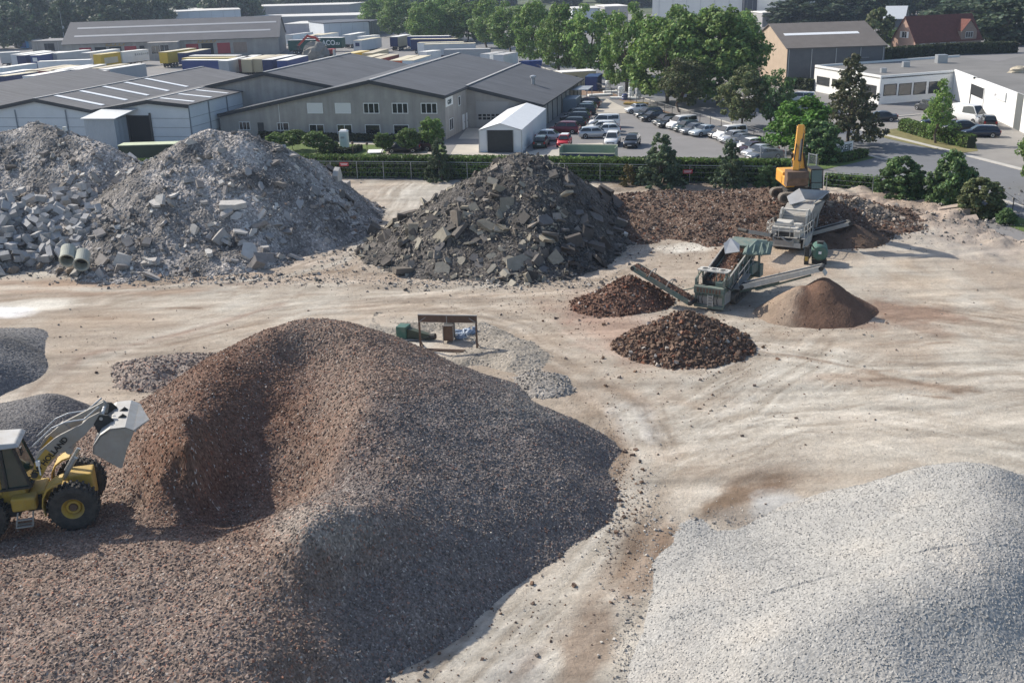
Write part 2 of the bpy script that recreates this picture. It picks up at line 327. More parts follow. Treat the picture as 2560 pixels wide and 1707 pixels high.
def yard_h(X, Y):
    z = fbm(X, Y, 7, 11, 3)*0.10+fbm(X, Y, 1.3, 15, 4, .7)*0.05
    e = np.exp(-polydist(X, Y, vpts([(2000, 470), (2200, 500), (2340, 560)]))/5.0); z += e*np.abs(fbm(X, Y, 2.2, 21, 4))*1.3
    e = np.exp(-polydist(X, Y, vpts([(1450, 432), (2000, 440)]))/3.0); z += e*np.abs(fbm(X, Y, 1.6, 27, 4))*0.7
    return z
def yard():
    xs = np.concatenate([np.arange(-78, -22, .7), np.arange(-22, 40, .19), np.arange(40, 82, .5)]); ys = np.concatenate([np.arange(16, 72, .19), np.arange(72, 134, .42)])
    X, Y = np.meshgrid(xs, ys); RT = ruts(X, Y); Z = yard_h(X, Y)+RT*.018; ny, nx = X.shape; I = np.arange(ny*nx).reshape(ny, nx)
    F = np.stack([I[:-1, :-1], I[:-1, 1:], I[1:, 1:], I[1:, :-1]], -1).reshape(-1, 4)
    poly = [(-78, 10)]+FENCE+[(82, 60), (82, 10)]; poly[1] = (-78, 128)
    cx = X.ravel()[F].mean(1); cy = Y.ravel()[F].mean(1); F = F[inpoly(cx, cy, poly)]
    n1 = fbm(X, Y, 9, 31, 5, .6); n2 = fbm(X, Y, 2.2, 41, 5, .65)
    c = np.zeros(X.shape+(3,))+np.array(TAN); c = mixc(c, PALE, np.clip(.36+n1*1.7, 0, 1)); c = mixc(c, (0.32, .255, .195), np.clip(n2*.9-.02, 0, .6))
    P = proj(np.stack([X, Y, Z*0], -1))/1.088435
    wob = fbm(X, Y, 1.8, 51, 5, .7)
    for x, y, rx, ry, a, cc, s in stains:
        dx = P[..., 0]-x; dy = P[..., 1]-y; a = rad(a); u = (dx*math.cos(a)+dy*math.sin(a))/rx; v = (-dx*math.sin(a)+dy*math.cos(a))/ry
        d = np.sqrt(u*u+v*v)+wob*0.5; c = mixc(c, cc, np.clip((1.3-d)*1.6, 0, 1)*min(1, s*1.2))
    for tr, w, cc, s in tracks:
        d = polydist(X, Y, vpts(tr))*(1+wob*.5); c = mixc(c, cc, np.clip(np.exp(-(d/w)**2)*s*(1.1+n2), 0, 1))
    c = c*(1+np.clip(RT, -.6, .6)[..., None]*np.array([.42, .46, .5]))
    # haul-road streaks: long thin wear marks along the driving direction
    st = fbm(X*0.22+Y*0.05, Y*1.9, 2.0, 61, 4, .7); c = c*(1+st[..., None]*0.34)
    o = rawmesh('yard', np.stack([X, Y, Z], -1).reshape(-1, 3), F, m_yard, np.clip(c, 0.02, 1).reshape(-1, 3), 'POINT', True)
    tag(o, 'dusty tan yard of the recycling works with wheel tracks', 'yard', kind='structure')
yard()
# ================================================================ HEAPS
m_brick = attr_mat('crushed_brick', 0.93, 0.14, 1.2, vor=0.2, vscale=13.0)
m_agg = attr_mat('crushed_aggregate', 0.95, 0.08, 2.0, vor=0.10, vscale=15.0)
m_fine = attr_mat('screened_sand', 0.97, 0.10, 3.0, 0.35, 14.0)
m_rub = attr_mat('broken_rubble', 0.9, 0.18, 3.0, 0.25, 20.0)
def cp(l): return [tuple(V(x, y, z)) for x, y, z in l]
def pickcol(n, pal, w):
    pal = np.array(pal); w = np.array(w, float); return pal[rng.choice(len(pal), n, p=w/w.sum())]*rng.uniform(.7, 1.3, (n, 1))
# --- the big crushed brick heap in the foreground
BIG = cp([(1395,1000,0),(1405,1080,0),(1395,1180,0),(1300,1262,0),(1180,1352,0),(1090,1432,0),(1000,1502,0),(870,1570,0),(740,1650,0),
 (1460,930,-.7),(1520,1100,-.9),(1480,1260,-.9),(1260,1430,-1),(1090,1570,-1),(970,1660,-1),
 (690,735,5.6),(640,745,5.4),(760,742,5.5),(830,762,5.3),(870,778,5.0),(1000,838,3.9),(1100,880,3.1),(1200,918,2.4),(1300,958,1.6),(1370,985,.6),
 (590,778,5.2),(520,830,4.9),(465,880,4.7),(400,905,4.2),(345,945,3.5),(310,1000,2.9),(250,1075,1.6),(440,950,4.8),(425,1000,4.6),(400,1040,4.0),(370,1085,3.2),
 (830,880,4.6),(810,960,4.2),(795,1040,3.6),(770,1110,2.8),
 (700,850,4.0),(620,880,3.9),(620,960,3.0),(540,930,3.9),(520,1010,3.1),(640,1060,2.0),(560,1070,2.2),(600,1150,1.4),(700,1120,1.6),(500,1130,1.8),
 (1000,960,3.5),(1100,1000,2.8),(1200,1050,2.1),(1300,1100,1.3),(1000,1060,3.0),(1100,1120,2.1),(1200,1180,1.3),(920,1020,3.6),(920,1100,3.1),
 (1000,1200,2.2),(1080,1270,1.3),(1000,1310,1.5),(950,1390,1.2),(870,1310,2.0),(790,1330,2.1),(850,1440,1.0),(700,1400,2.0),(750,1500,1.2),
 (860,1165,3.7),(820,1172,3.8),(780,1185,3.85),(740,1203,3.8),(705,1225,3.65),(670,1255,3.3),(600,1238,2.8),(520,1248,2.5),(430,1215,2.3),(380,1225,2.5),(330,1210,2.3),(240,1225,2.2),
 (480,1190,1.4),(600,1190,1.5),(690,1165,1.8),(160,1205,1.8),(60,1240,1.8),(0,1255,1.8),(330,1150,1.9),(420,1150,1.8),(240,1140,1.7),(100,1120,1.3),(0,1130,1.2),(-150,1250,2),(-150,1120,1),
 (100,1275,2.2),(0,1320,2.3),(200,1330,2.3),(350,1330,2.4),(500,1350,2.4),(600,1350,2.5),(150,1450,2.2),(400,1450,2.3),(600,1480,1.9),(0,1568,1.8),(300,1568,1.8),(550,1590,1.5),(-200,1400,2.2),(-200,1600,1.7)])
BIG += [(-10, 56, 2.4), (-10.5, 60, -.3), (-4, 55, 1.2), (-4, 59, -.8), (-18, 59, -.6), (-16, 55, 1.2), (2, 50.5, -.3), (4.5, 51, -1.2), (-22, 52, -.4), (-24, 48, -.3), (-28, 44, -.2), (-34, 42, 0), (-12, 20, 0.5), (-4, 22, -1), (-25, 20, 1), (-36, 22, 1.5), (-38, 30, 1.8), (-38, 38, 1.0)]
bigF = Field(BIG, .35, .08)
def big_h(x, y): return bigF(x, y)+fbm(x, y, 3.0, 71, 4, .55)*0.26
def big_base(x, y):
    """fresh red brick where dug; grey right flank with shade put into the colour"""
    c = np.zeros(np.shape(x)+(3,))+np.array((0.205, 0.152, 0.122)); P = proj(np.stack([x, y, big_h(x, y)], -1))/1.088435; n = fbm(x, y, 3.5, 81, 4)
    w = np.clip(1.5-np.abs((P[..., 0]-520)/270)-np.abs((P[..., 1]-1010)/210)+n*1.1, 0, 1); c = mixc(c, (0.155, 0.094, 0.068), w)
    w = np.clip((P[..., 0]-780)/250+np.clip((P[..., 1]-900)/400, -1, 1)*.5+n*1.2, 0, 1)*(P[..., 1] > 820); c = mixc(c, (0.165, 0.152, 0.147), w*.8)  # right flank greyed, its shade is put into the colour
    w = np.clip(1.2-np.hypot((P[..., 0]-750)/150, (P[..., 1]-1210)/60)+n, 0, 1); c = mixc(c, (0.27, 0.235, 0.205), w*.8)
    w = np.clip(1.2-np.hypot((P[..., 0]-1220)/140, (P[..., 1]-930)/50)+n, 0, 1); c = mixc(c, (0.24, 0.225, 0.205), w*.7)
    w = np.clip((P[..., 1]-1230)/120, 0, 1)*np.clip((680-P[..., 0])/120, 0, 1); c = mixc(c, (0.245, 0.19, 0.158), w*np.clip(.55+n, 0, 1)*.9)
    return c
def gravel_colour(base, sp=0.42, pale=0.02, red=0.06):
    n = len(base); k = np.exp(rng.normal(0, sp*0.55, (n, 1))); c = base*k
    r = rng.random(n); c[r < red] = c[r < red]*np.array((1.25, .88, .76)); c[r > 1-pale] = np.array((.42, .38, .34)); return np.clip(c, .02, .62)
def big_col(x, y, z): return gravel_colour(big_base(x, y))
bh = thing('crushed_brick_heap', 'large heap of reddish crushed brick filling the foreground, dug out where the wheel loader works', 'heap', (-12, 38, 0))
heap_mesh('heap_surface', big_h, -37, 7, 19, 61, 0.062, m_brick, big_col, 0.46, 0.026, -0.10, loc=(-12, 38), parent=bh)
def rnd_xy(n, x0, x1, y0, y1): return np.stack([rng.uniform(x0, x1, n), rng.uniform(y0, y1, n)], -1)
xy = rnd_xy(60000, -36, 6, 20, 60); s = rng.uniform(.035, .085, (len(xy), 1))*rng.uniform(.6, 1.2, (len(xy), 3))
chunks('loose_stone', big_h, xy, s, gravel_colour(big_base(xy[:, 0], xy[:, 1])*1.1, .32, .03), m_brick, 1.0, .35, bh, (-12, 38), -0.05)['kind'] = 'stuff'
# --- pale aggregate heap, bottom right
PALEH = cp([(1545,1208,0),(1500,1290,0),(1480,1400,0),(1440,1500,0),(1415,1570,0),(1380,1680,0),(1500,1190,-.5),(1450,1280,-.8),(1420,1400,-.9),(1370,1520,-1),
 (1650,1226,.05),(1740,1216,.25),(1800,1188,.5),(1900,1158,.9),(2000,1112,1.5),(2100,1078,2.1),(2180,1070,2.4),(2260,1070,2.6),(2310,1085,2.5),(2352,1115,2.2),(2420,1170,1.8),
 (1650,1300,.7),(1600,1400,.9),(1700,1400,1.3),(1700,1500,1.5),(1600,1520,.8),(1800,1300,1.3),(1900,1300,1.8),(2000,1220,1.9),(2100,1150,2.1),
 (1800,1480,2.0),(1950,1420,2.5),(2060,1370,2.8),(2180,1300,3.2),(2280,1220,3.3),(2340,1180,2.9),
 (2100,1440,2.4),(2250,1400,2.65),(2352,1330,2.7),(2450,1300,2.3),(2250,1540,1.7),(2060,1568,2.0),(1850,1590,1.6),(2450,1500,1.6),(2352,1640,1.2),(1700,1650,1)])
PALEH += [(14.5, 41.3, -.2), (17, 42.0, -.1), (20, 42.4, -.1), (22.5, 42.0, -.1), (25, 41.2, .1), (10, 39.5, -.3), (19, 47, -1.5), (12, 44.0, -1.2), (25, 46, -1.5), (30, 44, -1), (3, 18, 0), (12, 17, .3), (24, 18, .3), (28, 30, 1.2), (30, 38, .6)]
palF = Field(PALEH, 1.2)
def pal_h(x, y): return palF(x, y)+fbm(x, y, 2.6, 91, 4, .5)*0.16
def pal_base(x, y):
    n = fbm(x, y, 2.5, 95, 4, .6); c = np.zeros(np.shape(x)+(3,))+np.array((0.345, 0.338, 0.322)); c = mixc(c, (0.40, 0.378, 0.345), np.clip(n*1.3, 0, 1)); c = mixc(c, (0.31, .303, .29), np.clip(-n*1.0-.1, 0, .6)); return c
def pal_col(x, y, z):
    c = pal_base(x, y)*np.exp(rng.normal(0, .11, (len(x), 1))); return np.clip(c, .05, .75)
ph = thing('pale_aggregate_heap', 'wide heap of pale grey crushed aggregate at the bottom right of the yard', 'heap', (16, 32, 0))
heap_mesh('heap_surface', pal_h, 1, 31, 18, 52, 0.052, m_agg, pal_col, 0.46, 0.015, -0.08, loc=(16, 32), parent=ph)
xy = rnd_xy(36000, 2, 30, 19, 50); s = rng.uniform(.025, .055, (len(xy), 1))*rng.uniform(.6, 1.2, (len(xy), 3))
chunks('loose_stone', pal_h, xy, s, pal_base(xy[:, 0], xy[:, 1])*rng.uniform(.95, 1.2, (len(xy), 1)), m_agg, 1.0, .35, ph, (16, 32), -0.05)['kind'] = 'stuff'
# --- generic cone / ridge heaps
def simple_heap(name, label, pts, extra, m, colfn, st, amp, nseed, na=.2, ns=2.0, stones=0, ssz=(.06, .14), c=.8, group=None, spread=1.0, zmin=-.1, cat='heap'):
    P = cp(pts)+extra; A = np.array(P); F = Field(P, c); x0, y0 = A[:, :2].min(0)-spread; x1, y1 = A[:, :2].max(0)+spread; cx, cy = A[:, 0].mean(), A[:, 1].mean()
    fn = lambda x, y: F(x, y)+fbm(x, y, ns, nseed, 4)*na
    t = thing(name, label, cat, (cx, cy, 0), group=group); heap_mesh('heap_surface', fn, x0, x1, y0, y1, st, m, colfn, .42, amp, zmin, loc=(cx, cy), parent=t)
    if stones:
        xy = rnd_xy(stones, x0, x1, y0, y1); s = rng.uniform(*ssz, (stones, 1))*rng.uniform(.55, 1.2, (stones, 3)); zz = fn(xy[:, 0], xy[:, 1])
        chunks('loose_stone', fn, xy, s, colfn(xy[:, 0], xy[:, 1], zz), m, 1.0, .3, t, (cx, cy), -.05)['kind'] = 'stuff'
    return t, fn
def flatcol(c, sp=.12, ns=1.5, nv=.2, seed=5):
    def f(x, y, z): return np.clip(np.array(c)*np.exp(rng.normal(0, sp, (len(x), 1)))*(1+fbm(x, y, ns, seed, 3)[:, None]*nv*2), .01, .8)
    return f
def brickcol(base, red=.15, pale=.03, sp=.5): return lambda x, y, z: gravel_colour(np.zeros((len(x), 3))+np.array(base), sp, pale, red)
simple_heap('dark_grit_heap', 'small dark grey grit heap behind the wheel loader arm', [(235,940,0),(240,1010,0),(180,1080,0),(0,1110,0),(110,903,1.9),(60,915,1.8),(160,912,1.5),(0,930,1.8),(20,925,1.7),(110,980,1.5),(0,1000,1.6),(200,960,.8),(-120,940,1.7),(-120,1080,.5),(270,960,-.6),(-250,1000,0)], [(-24, 52.5, -.2), (-21, 51.5, -.4), (-28, 53, -.2), (-33, 53, 0)], m_agg, flatcol((.17, .162, .158), .22), .065, .02, 101, .1)
simple_heap('dark_grit_heap', 'dark grey grit heap cut off by the left edge beside the track', [(104,800,0),(108,830,.0),(70,880,0),(0,912,0),(140,820,-.6),(40,940,-.8),(0,775,1.6),(50,788,.9),(0,830,1.2),(-60,775,2),(-60,900,.6),(-200,800,1.6)], [(-31.5, 66.5, 0), (-36, 67, 0), (-29.5, 65.2, -.4), (-42, 66, 0)], m_agg, flatcol((.17, .165, .162), .22), .08, .025, 103, .1)
simple_heap('gravel_mound', 'low round mound of grey crushed stone beside the left flank of the brick heap', [(262,880,0),(300,905,0),(400,880,-.1),(290,845,.4),(350,828,.65),(420,830,.6),(460,850,.3),(350,860,.6),(420,860,.5),(240,890,-.3),(330,930,-.3),(480,880,-.2)], [(-24.6, 60.8, -.2), (-20.5, 61.8, -.3), (-17.3, 61, -.2), (-22, 62.5, -.6)], m_brick, brickcol((.27, .225, .195), .06, .03, .3), .085, .03, 105, .12, 1.0, 1500, (.08, .16))
simple_heap('gravel_mound', 'low mound of grey crushed stone at the right foot of the brick heap', [(1180,872,.05),(1210,866,.25),(1250,864,.35),(1295,874,.3),(1318,890,.05),(1312,910,0),(1270,918,.0),(1210,900,.1),(1245,888,.35),(1335,900,-.3),(1290,935,-.3),(1200,930,-.3)], [(.5, 58.8, -.3), (-4, 58.5, -.3), (3.5, 57.5, -.4), (-5.8, 56.5, -.3)], m_agg, flatcol((.28, .26, .235), .2), .09, .03, 107, .12, 1.0, 1500, (.06, .14))
simple_heap('grey_spoil_bank', 'low crescent bank of grey spoil around the frame and its generator', [(1130,770,.3),(1180,800,.45),(1230,830,.2),(1160,840,.25),(1100,818,.2),(1060,826,.15),(1280,850,-.1),(1100,780,.1),(1050,750,.2),(960,745,.15),(880,770,.2),(900,755,.1),(870,795,-.05),(1000,730,-.15),(1200,770,-.2),(1300,800,-.3),(1050,800,-.15),(980,790,-.2),(1140,860,-.2)], [], m_agg, flatcol((.29, .26, .22), .16), .11, .025, 109, .12, 1.0, 600, (.05, .1))
# --- screener products
def cone_heap(name, label, cones, m, colfn, st, amp, nseed, na=.15, ns=1.4, stones=0, ssz=(.06, .14)):
    cx, cy = cones[0][:2]; R = max(math.hypot(c[0]-cx, c[1]-cy)+c[2]/c[3] for c in cones)+1
    def fn(x, y):
        zz = [c[2]-c[3]*(np.sqrt(((x-c[0]))**2+(y-c[1])**2+.12)-.3) for c in cones]; k = 6.0
        z = np.log(sum(np.exp(k*q) for q in zz))/k
        return np.where(z > 0, z, z*.6)+fbm(x, y, ns, nseed, 4)*na*np.clip(.6+z, .1, 1)
    t = thing(name, label, 'heap', (cx, cy, 0)); heap_mesh('heap_surface', fn, cx-R, cx+R, cy-R, cy+R, st, m, colfn, .42, amp, -.06, loc=(cx, cy), parent=t)
    if stones:
        xy = rnd_xy(stones, cx-R, cx+R, cy-R, cy+R); q = rng.uniform(*ssz, (stones, 1))*rng.uniform(.55, 1.2, (stones, 3)); z = fn(xy[:, 0], xy[:, 1])
        chunks('loose_stone', fn, xy, q, colfn(xy[:, 0], xy[:, 1], z), m, 1.0, .3, t, (cx, cy), -.04)['kind'] = 'stuff'
    return t, fn
def cn(x, y, Y, sl): p = VY(x, y, Y); return (p[0], p[1], p[2], sl)
def sandcol(x, y, z):  # paler left side: dried skin, and the sunlight on it put into the colour
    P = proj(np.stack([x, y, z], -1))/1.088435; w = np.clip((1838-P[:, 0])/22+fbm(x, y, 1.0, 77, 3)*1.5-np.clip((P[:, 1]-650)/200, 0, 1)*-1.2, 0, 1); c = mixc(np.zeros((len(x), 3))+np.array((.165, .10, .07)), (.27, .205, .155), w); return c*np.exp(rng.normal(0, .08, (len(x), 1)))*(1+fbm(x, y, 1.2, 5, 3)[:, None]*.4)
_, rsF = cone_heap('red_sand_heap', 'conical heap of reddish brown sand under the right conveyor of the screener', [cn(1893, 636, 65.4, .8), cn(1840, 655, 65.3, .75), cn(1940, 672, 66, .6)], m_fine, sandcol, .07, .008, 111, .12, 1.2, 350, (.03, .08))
_, bsF = cone_heap('brown_sand_heap', 'heap of dark brown sand under the crusher side conveyor', [cn(1962, 516, 83.5, .6), cn(1905, 532, 83.0, .58), cn(2005, 530, 84.5, .5)], m_fine, flatcol((.125, .085, .062), .1, 1.2, .25), .09, .01, 113, .12, 1.2, 300, (.08, .2))
_, bgF = cone_heap('brick_grit_heap', 'cone of coarse brick grit below the left conveyor of the screener', [cn(1446, 634, 69.2, .66), cn(1475, 656, 69.0, .75), cn(1405, 668, 68.3, .42)], m_brick, brickcol((.145, .088, .064), .12, .02, .4), .08, .03, 115, .15, 1.2, 2500, (.08, .2))
def sl(x, y, yb, k, cap=99):
    """point seen at view (x, y) lying on a slope k that rises away from the ground point seen at (x, yb)"""
    Yb = V(x, yb)[1]; d = ray(x*1.088435, y*1.088435); t = -d[2]/d[1]; z = k*(HC-t*Yb)/(t+k); z = min(z, cap); return tuple(V(x, y, z))
class Ridge:
    """heap as the smooth maximum of sloping ridge segments; each chain is ([(x, y, z), ...], slope)"""
    def __init__(s, chains): s.ch = chains
    def __call__(s, x, y):
        out = np.full(np.shape(x), -50.0)
        for c_ in s.ch:
            pts, k = c_[:2]; kx = c_[2] if len(c_) > 2 else 1.0
            if len(pts) == 1: pts = pts*2
            for a, b in zip(pts[:-1], pts[1:]):
                dx, dy = b[0]-a[0], b[1]-a[1]; t = np.clip(((x-a[0])*dx+(y-a[1])*dy)/(dx*dx+dy*dy+1e-9), 0, 1)
                ex_ = x-a[0]-t*dx; ex_ = np.where(ex_ > 0, ex_*kx, ex_); d = np.sqrt(ex_**2+(y-a[1]-t*dy)**2+.5)-.55; z = a[2]+(b[2]-a[2])*t-k*d
                out = np.logaddexp(out*4, z*4)/4
        return np.where(out > .8, out, .8+(out-.8)*.72)
def ext(ch): A = np.array([p for c in ch for p in c[0]]); Z = A[:, 2].max()/min(c[1] for c in ch)*1.15+1; return A[:, 0].min()-Z, A[:, 0].max()+Z, A[:, 1].min()-Z, A[:, 1].max()+Z
def ridge_heap(name, label, P, m, colfn, st, amp, seed, noise, ns, stones, ssz):
    F = Ridge(P); x0, x1, y0, y1 = ext(P); A = np.array([p for c in P for p in c[0]]); cx, cy = A[:, 0].mean(), A[:, 1].mean()
    fn = lambda x, y: F(x, y)+fbm(x, y, ns, seed, 4, .55)*noise
    t = thing(name, label, 'heap', (cx, cy, 0)); heap_mesh('heap_surface', fn, x0, x1, y0, y1, st, m, colfn, .42, amp, -.1, loc=(cx, cy), parent=t)
    xy = rnd_xy(stones, x0, x1, y0, y1); q = np.clip(ssz[0]+rng.pareto(2.5, (stones, 1))*.12, 0, ssz[1])*rng.uniform(.5, 1.2, (stones, 3)); z = fn(xy[:, 0], xy[:, 1])
    chunks('loose_stone', fn, xy, q, colfn(xy[:, 0], xy[:, 1], z), m, .8, .25, t, (cx, cy), -.05)['kind'] = 'stuff'
    return t, fn
_, bfF = ridge_heap('brick_feed_heap', 'long brown heap of unprocessed brick rubble below the orange excavator',
 [([sl(1450,448,545,.09), sl(1520,445,558,.11), sl(1580,452,556,.12), sl(1650,448,556,.15), sl(1710,440,560,.18), sl(1770,438,560,.2), sl(1835,450,565,.22), sl(1900,458,565,.22)], .27), ([sl(1700,490,560,.24), sl(1640,505,556,.2), sl(1500,510,560,.15)], .3)], m_brick, brickcol((.135, .095, .072), .08, .03, .4), .12, .04, 119, .45, 2.8, 17000, (.05, .24))
_, cbF = ridge_heap('brick_lump_heap', 'heap of coarse brown brick lumps in front of the screener', [([sl(1540,728,858,.36), sl(1575,720,862,.38), sl(1612,728,856,.36)], .78), ([sl(1500,765,846,.33), sl(1560,775,862,.33), sl(1632,765,846,.33)], .78)], m_brick, brickcol((.16, .108, .08), .1, .03, .4), .11, .04, 117, .22, 1.5, 9000, (.07, .26))
_, gmF = ridge_heap('grey_rubble_mound', 'rounded mound of grey brown rubble to the right of the crusher', [([sl(1915,462,545,.3), sl(1970,466,540,.33), sl(2020,490,530,.35), sl(2050,508,525,.3)], .5)], m_rub, flatcol((.25, .21, .175), .3), .22, .07, 121, .35, 2.0, 6000, (.1, .45))
# --- rubble heaps
def rubble_heap(name, label, P, m, colr, n, rng_sz, st, seed, slab=.5, noise=.5, core=None, dens=None, cat='heap'):
    F = Ridge(P); x0, x1, y0, y1 = ext(P); A = np.array([p for c in P for p in c[0]]); cx, cy = A[:, 0].mean(), A[:, 1].mean()
    fn = lambda x, y: F(x, y)+fbm(x, y, 3.0, seed, 4, .55)*noise
    t = thing(name, label, cat, (cx, cy, 0)); heap_mesh('heap_surface', fn, x0, x1, y0, y1, st, m, core, .45, .05, -.15, loc=(cx, cy), parent=t)
    xy = rnd_xy(n, x0, x1, y0, y1); base = rng.pareto(2.5, n)*.15+rng_sz[0]*1.0; base = np.clip(base, rng_sz[0], rng_sz[1])
    cl = fbm(xy[:, 0], xy[:, 1], 3.5, seed+9, 3); zz_ = np.clip(fn(xy[:, 0], xy[:, 1]), 0, 9); base = base*(1.3-.085*zz_); base *= np.where(cl > -.06, 1, .45)
    s = np.stack([base*rng.uniform(.8, 1.5, n), base*rng.uniform(.6, 1.1, n), base*rng.uniform(.18, slab, n)], -1)
    chunks('broken_piece', fn, xy, s, colr(xy[:, 0], xy[:, 1], n), m, .62, .02, t, (cx, cy), -.05)['kind'] = 'stuff'
    return t, fn
def conc_pal(x, y, n):
    c = pickcol(n, [(.33, .312, .295), (.26, .24, .225), (.45, .43, .40), (.17, .155, .14), (.58, .55, .5), (.28, .2, .15)], [5, 5, 2.6, 2.6, .8, .35]); return np.clip(c, .05, .66)
def asph_pal(x, y, n):
    P = proj(np.stack([x, y, x*0+1], -1))/1.088435; k = np.clip((P[:, 1]-450)/80, 0, 1)*(rng.random(n) < .85)*(P[:, 0] < 1300)
    a = pickcol(n, [(.105, .094, .086), (.155, .14, .126), (.075, .068, .064), (.25, .225, .2)], [5, 4, 3, 1.3]); b = pickcol(n, [(.30, .27, .215), (.2, .175, .15), (.12, .11, .1), (.4, .36, .29)], [3, 3, 2, 1])
    return np.clip(a*(1-k[:, None])+b*k[:, None], .02, .5)
HP = [(-42, 76, .0)]
CONC1 = [([sl(-130,315,640,.37), sl(0,300,640,.37), sl(72,283,640,.37), sl(150,300,640,.37), sl(230,337,630,.38), sl(300,372,600,.42)], .66), ([sl(-150,480,640,.42), sl(0,470,640,.42), sl(120,475,622,.42), sl(230,490,622,.42)], .5)]
_, c1F = rubble_heap('concrete_rubble_heap', 'grey concrete rubble heap at the far left, behind the tumbled kerb blocks', CONC1, m_rub, conc_pal, 36000, (.10, .95), .15, 131, .6, .55, flatcol((.26, .238, .218), .3, 2.5, .6))
CONC2 = [([sl(350,388,640,.5), sl(420,322,636,.56), sl(482,297,630,.57), sl(560,305,618,.58), sl(640,336,596,.6), sl(715,374,555,.6)], .62, 1.5), ([sl(715,374,555,.6), sl(765,400,470,.6)], .95, 1.5), ([sl(330,500,640,.4), sl(300,560,640,.35), sl(250,610,640,.3)], .4), ([sl(600,520,600,.5), sl(560,540,615,.5), sl(470,560,628,.45)], .5)]
_, c2F = rubble_heap('concrete_rubble_heap', 'tall pale grey heap of broken concrete in the left middle of the yard', CONC2, m_rub, conc_pal, 52000, (.10, 1.0), .14, 141, .5, .5, flatcol((.275, .252, .232), .3, 2.5, .6))
ASPH = [([sl(1045,440,632,.55), sl(1120,388,640,.6), sl(1190,356,642,.6), sl(1238,358,640,.6), sl(1290,385,625,.6)], .66, 1.9), ([sl(1290,385,625,.6), sl(1345,418,560,.6)], .85, 1.7), ([sl(1345,418,560,.6), sl(1405,446,490,.5)], 1.1, 1.6), ([sl(1045,440,632,.55), sl(985,500,618,.5), sl(945,545,605,.4)], .6), ([sl(1190,356,642,.6), sl(1225,450,640,.62), sl(1240,540,640,.64)], .62, 1.6), ([sl(1130,540,640,.55), sl(1060,560,638,.5)], .5)]
_, asF = rubble_heap('asphalt_rubble_heap', 'dark heap of broken asphalt slabs in the middle of the yard', ASPH, m_rub, asph_pal, 42000, (.11, 1.1), .14, 151, .35, .45, flatcol((.095, .086, .078), .3, 2.0, .4))
# ================================================================ VEGETATION
def leaf_mat(name, col, var=.35):
    m, n, l, b = new_mat(name); b.inputs['Roughness'].default_value = .6; b.inputs['Specular IOR Level'].default_value = .25
    g = n.new('ShaderNodeNewGeometry'); t = n.new('ShaderNodeTexNoise'); t.inputs['Scale'].default_value = .55; t.inputs['Detail'].default_value = 5; l.new(g.outputs['Position'], t.inputs['Vector'])
    oi = n.new('ShaderNodeObjectInfo'); r = n.new('ShaderNodeMapRange'); r.inputs[1].default_value = .3; r.inputs[2].default_value = .7; r.inputs[3].default_value = 1-var; r.inputs[4].default_value = 1+var; l.new(t.outputs[0], r.inputs[0])
    a = n.new('ShaderNodeAttribute'); a.attribute_name = 'col'
    mx = n.new('ShaderNodeVectorMath'); mx.operation = 'SCALE'; mx.inputs[0].default_value = col; l.new(r.outputs[0], mx.inputs['Scale'])
    m2 = n.new('ShaderNodeVectorMath'); m2.operation = 'MULTIPLY'; l.new(mx.outputs[0], m2.inputs[0]); l.new(a.outputs['Color'], m2.inputs[1])
    r2 = n.new('ShaderNodeMapRange'); r2.inputs[3].default_value = .78; r2.inputs[4].default_value = 1.22; l.new(oi.outputs['Random'], r2.inputs[0])
    m3 = n.new('ShaderNodeVectorMath'); m3.operation = 'SCALE'; l.new(m2.outputs[0], m3.inputs[0]); l.new(r2.outputs[0], m3.inputs['Scale']); l.new(m3.outputs[0], b.inputs['Base Color'])
    tr = n.new('ShaderNodeBsdfTranslucent'); l.new(m3.outputs[0], tr.inputs['Color']); ms = n.new('ShaderNodeMixShader'); ms.inputs[0].default_value = .28
    l.new(b.outputs[0], ms.inputs[1]); l.new(tr.outputs[0], ms.inputs[2]); l.new(ms.outputs[0], n['Material Output'].inputs['Surface']); return m
L_PLANE = leaf_mat('leaf_plane', (.185, .29, .09)); L_DARK = leaf_mat('leaf_dark', (.12, .20, .085)); L_BRIGHT = leaf_mat('leaf_bright', (.085, .18, .035)); L_OLIVE = leaf_mat('leaf_olive', (.15, .18, .09))
L_CON = leaf_mat('leaf_conifer', (.105, .15, .095)); L_FAR = leaf_mat('leaf_far', (.075, .11, .07)); L_HEDGE = leaf_mat('leaf_hedge', (.13, .21, .06)); L_YEL = leaf_mat('leaf_dry', (.20, .17, .07)); L_DKHEDGE = leaf_mat('leaf_hedge_dark', (.04, .055, .028))
L_PURPLE = leaf_mat('leaf_brown', (.13, .14, .085))
M_BARK = mat('bark', (.14, .11, .085), .9, var=.3, scale=4)
def leaves(P, N, size, seed):
    """quads at P facing N"""
    R = np.random.default_rng(seed); n = len(P); nn = N+R.normal(0, .75, (n, 3)); fr = rot_from(nn, R.uniform(0, 6.28, n)); s = size*R.uniform(.55, 1.25, n)
    q = np.array([[-.5, -.5, 0], [.5, -.4, .12], [.55, .5, 0], [-.4, .55, .1]]); v = np.einsum('nij,kj->nki', fr, q)*s[:, None, None]+P[:, None]
    return v.reshape(-1, 3), np.arange(n*4).reshape(-1, 4), R.uniform(.6, 1.35, n)[:, None]*np.stack([R.uniform(.85, 1.2, n), np.ones(n), R.uniform(.7, 1.1, n)], -1)
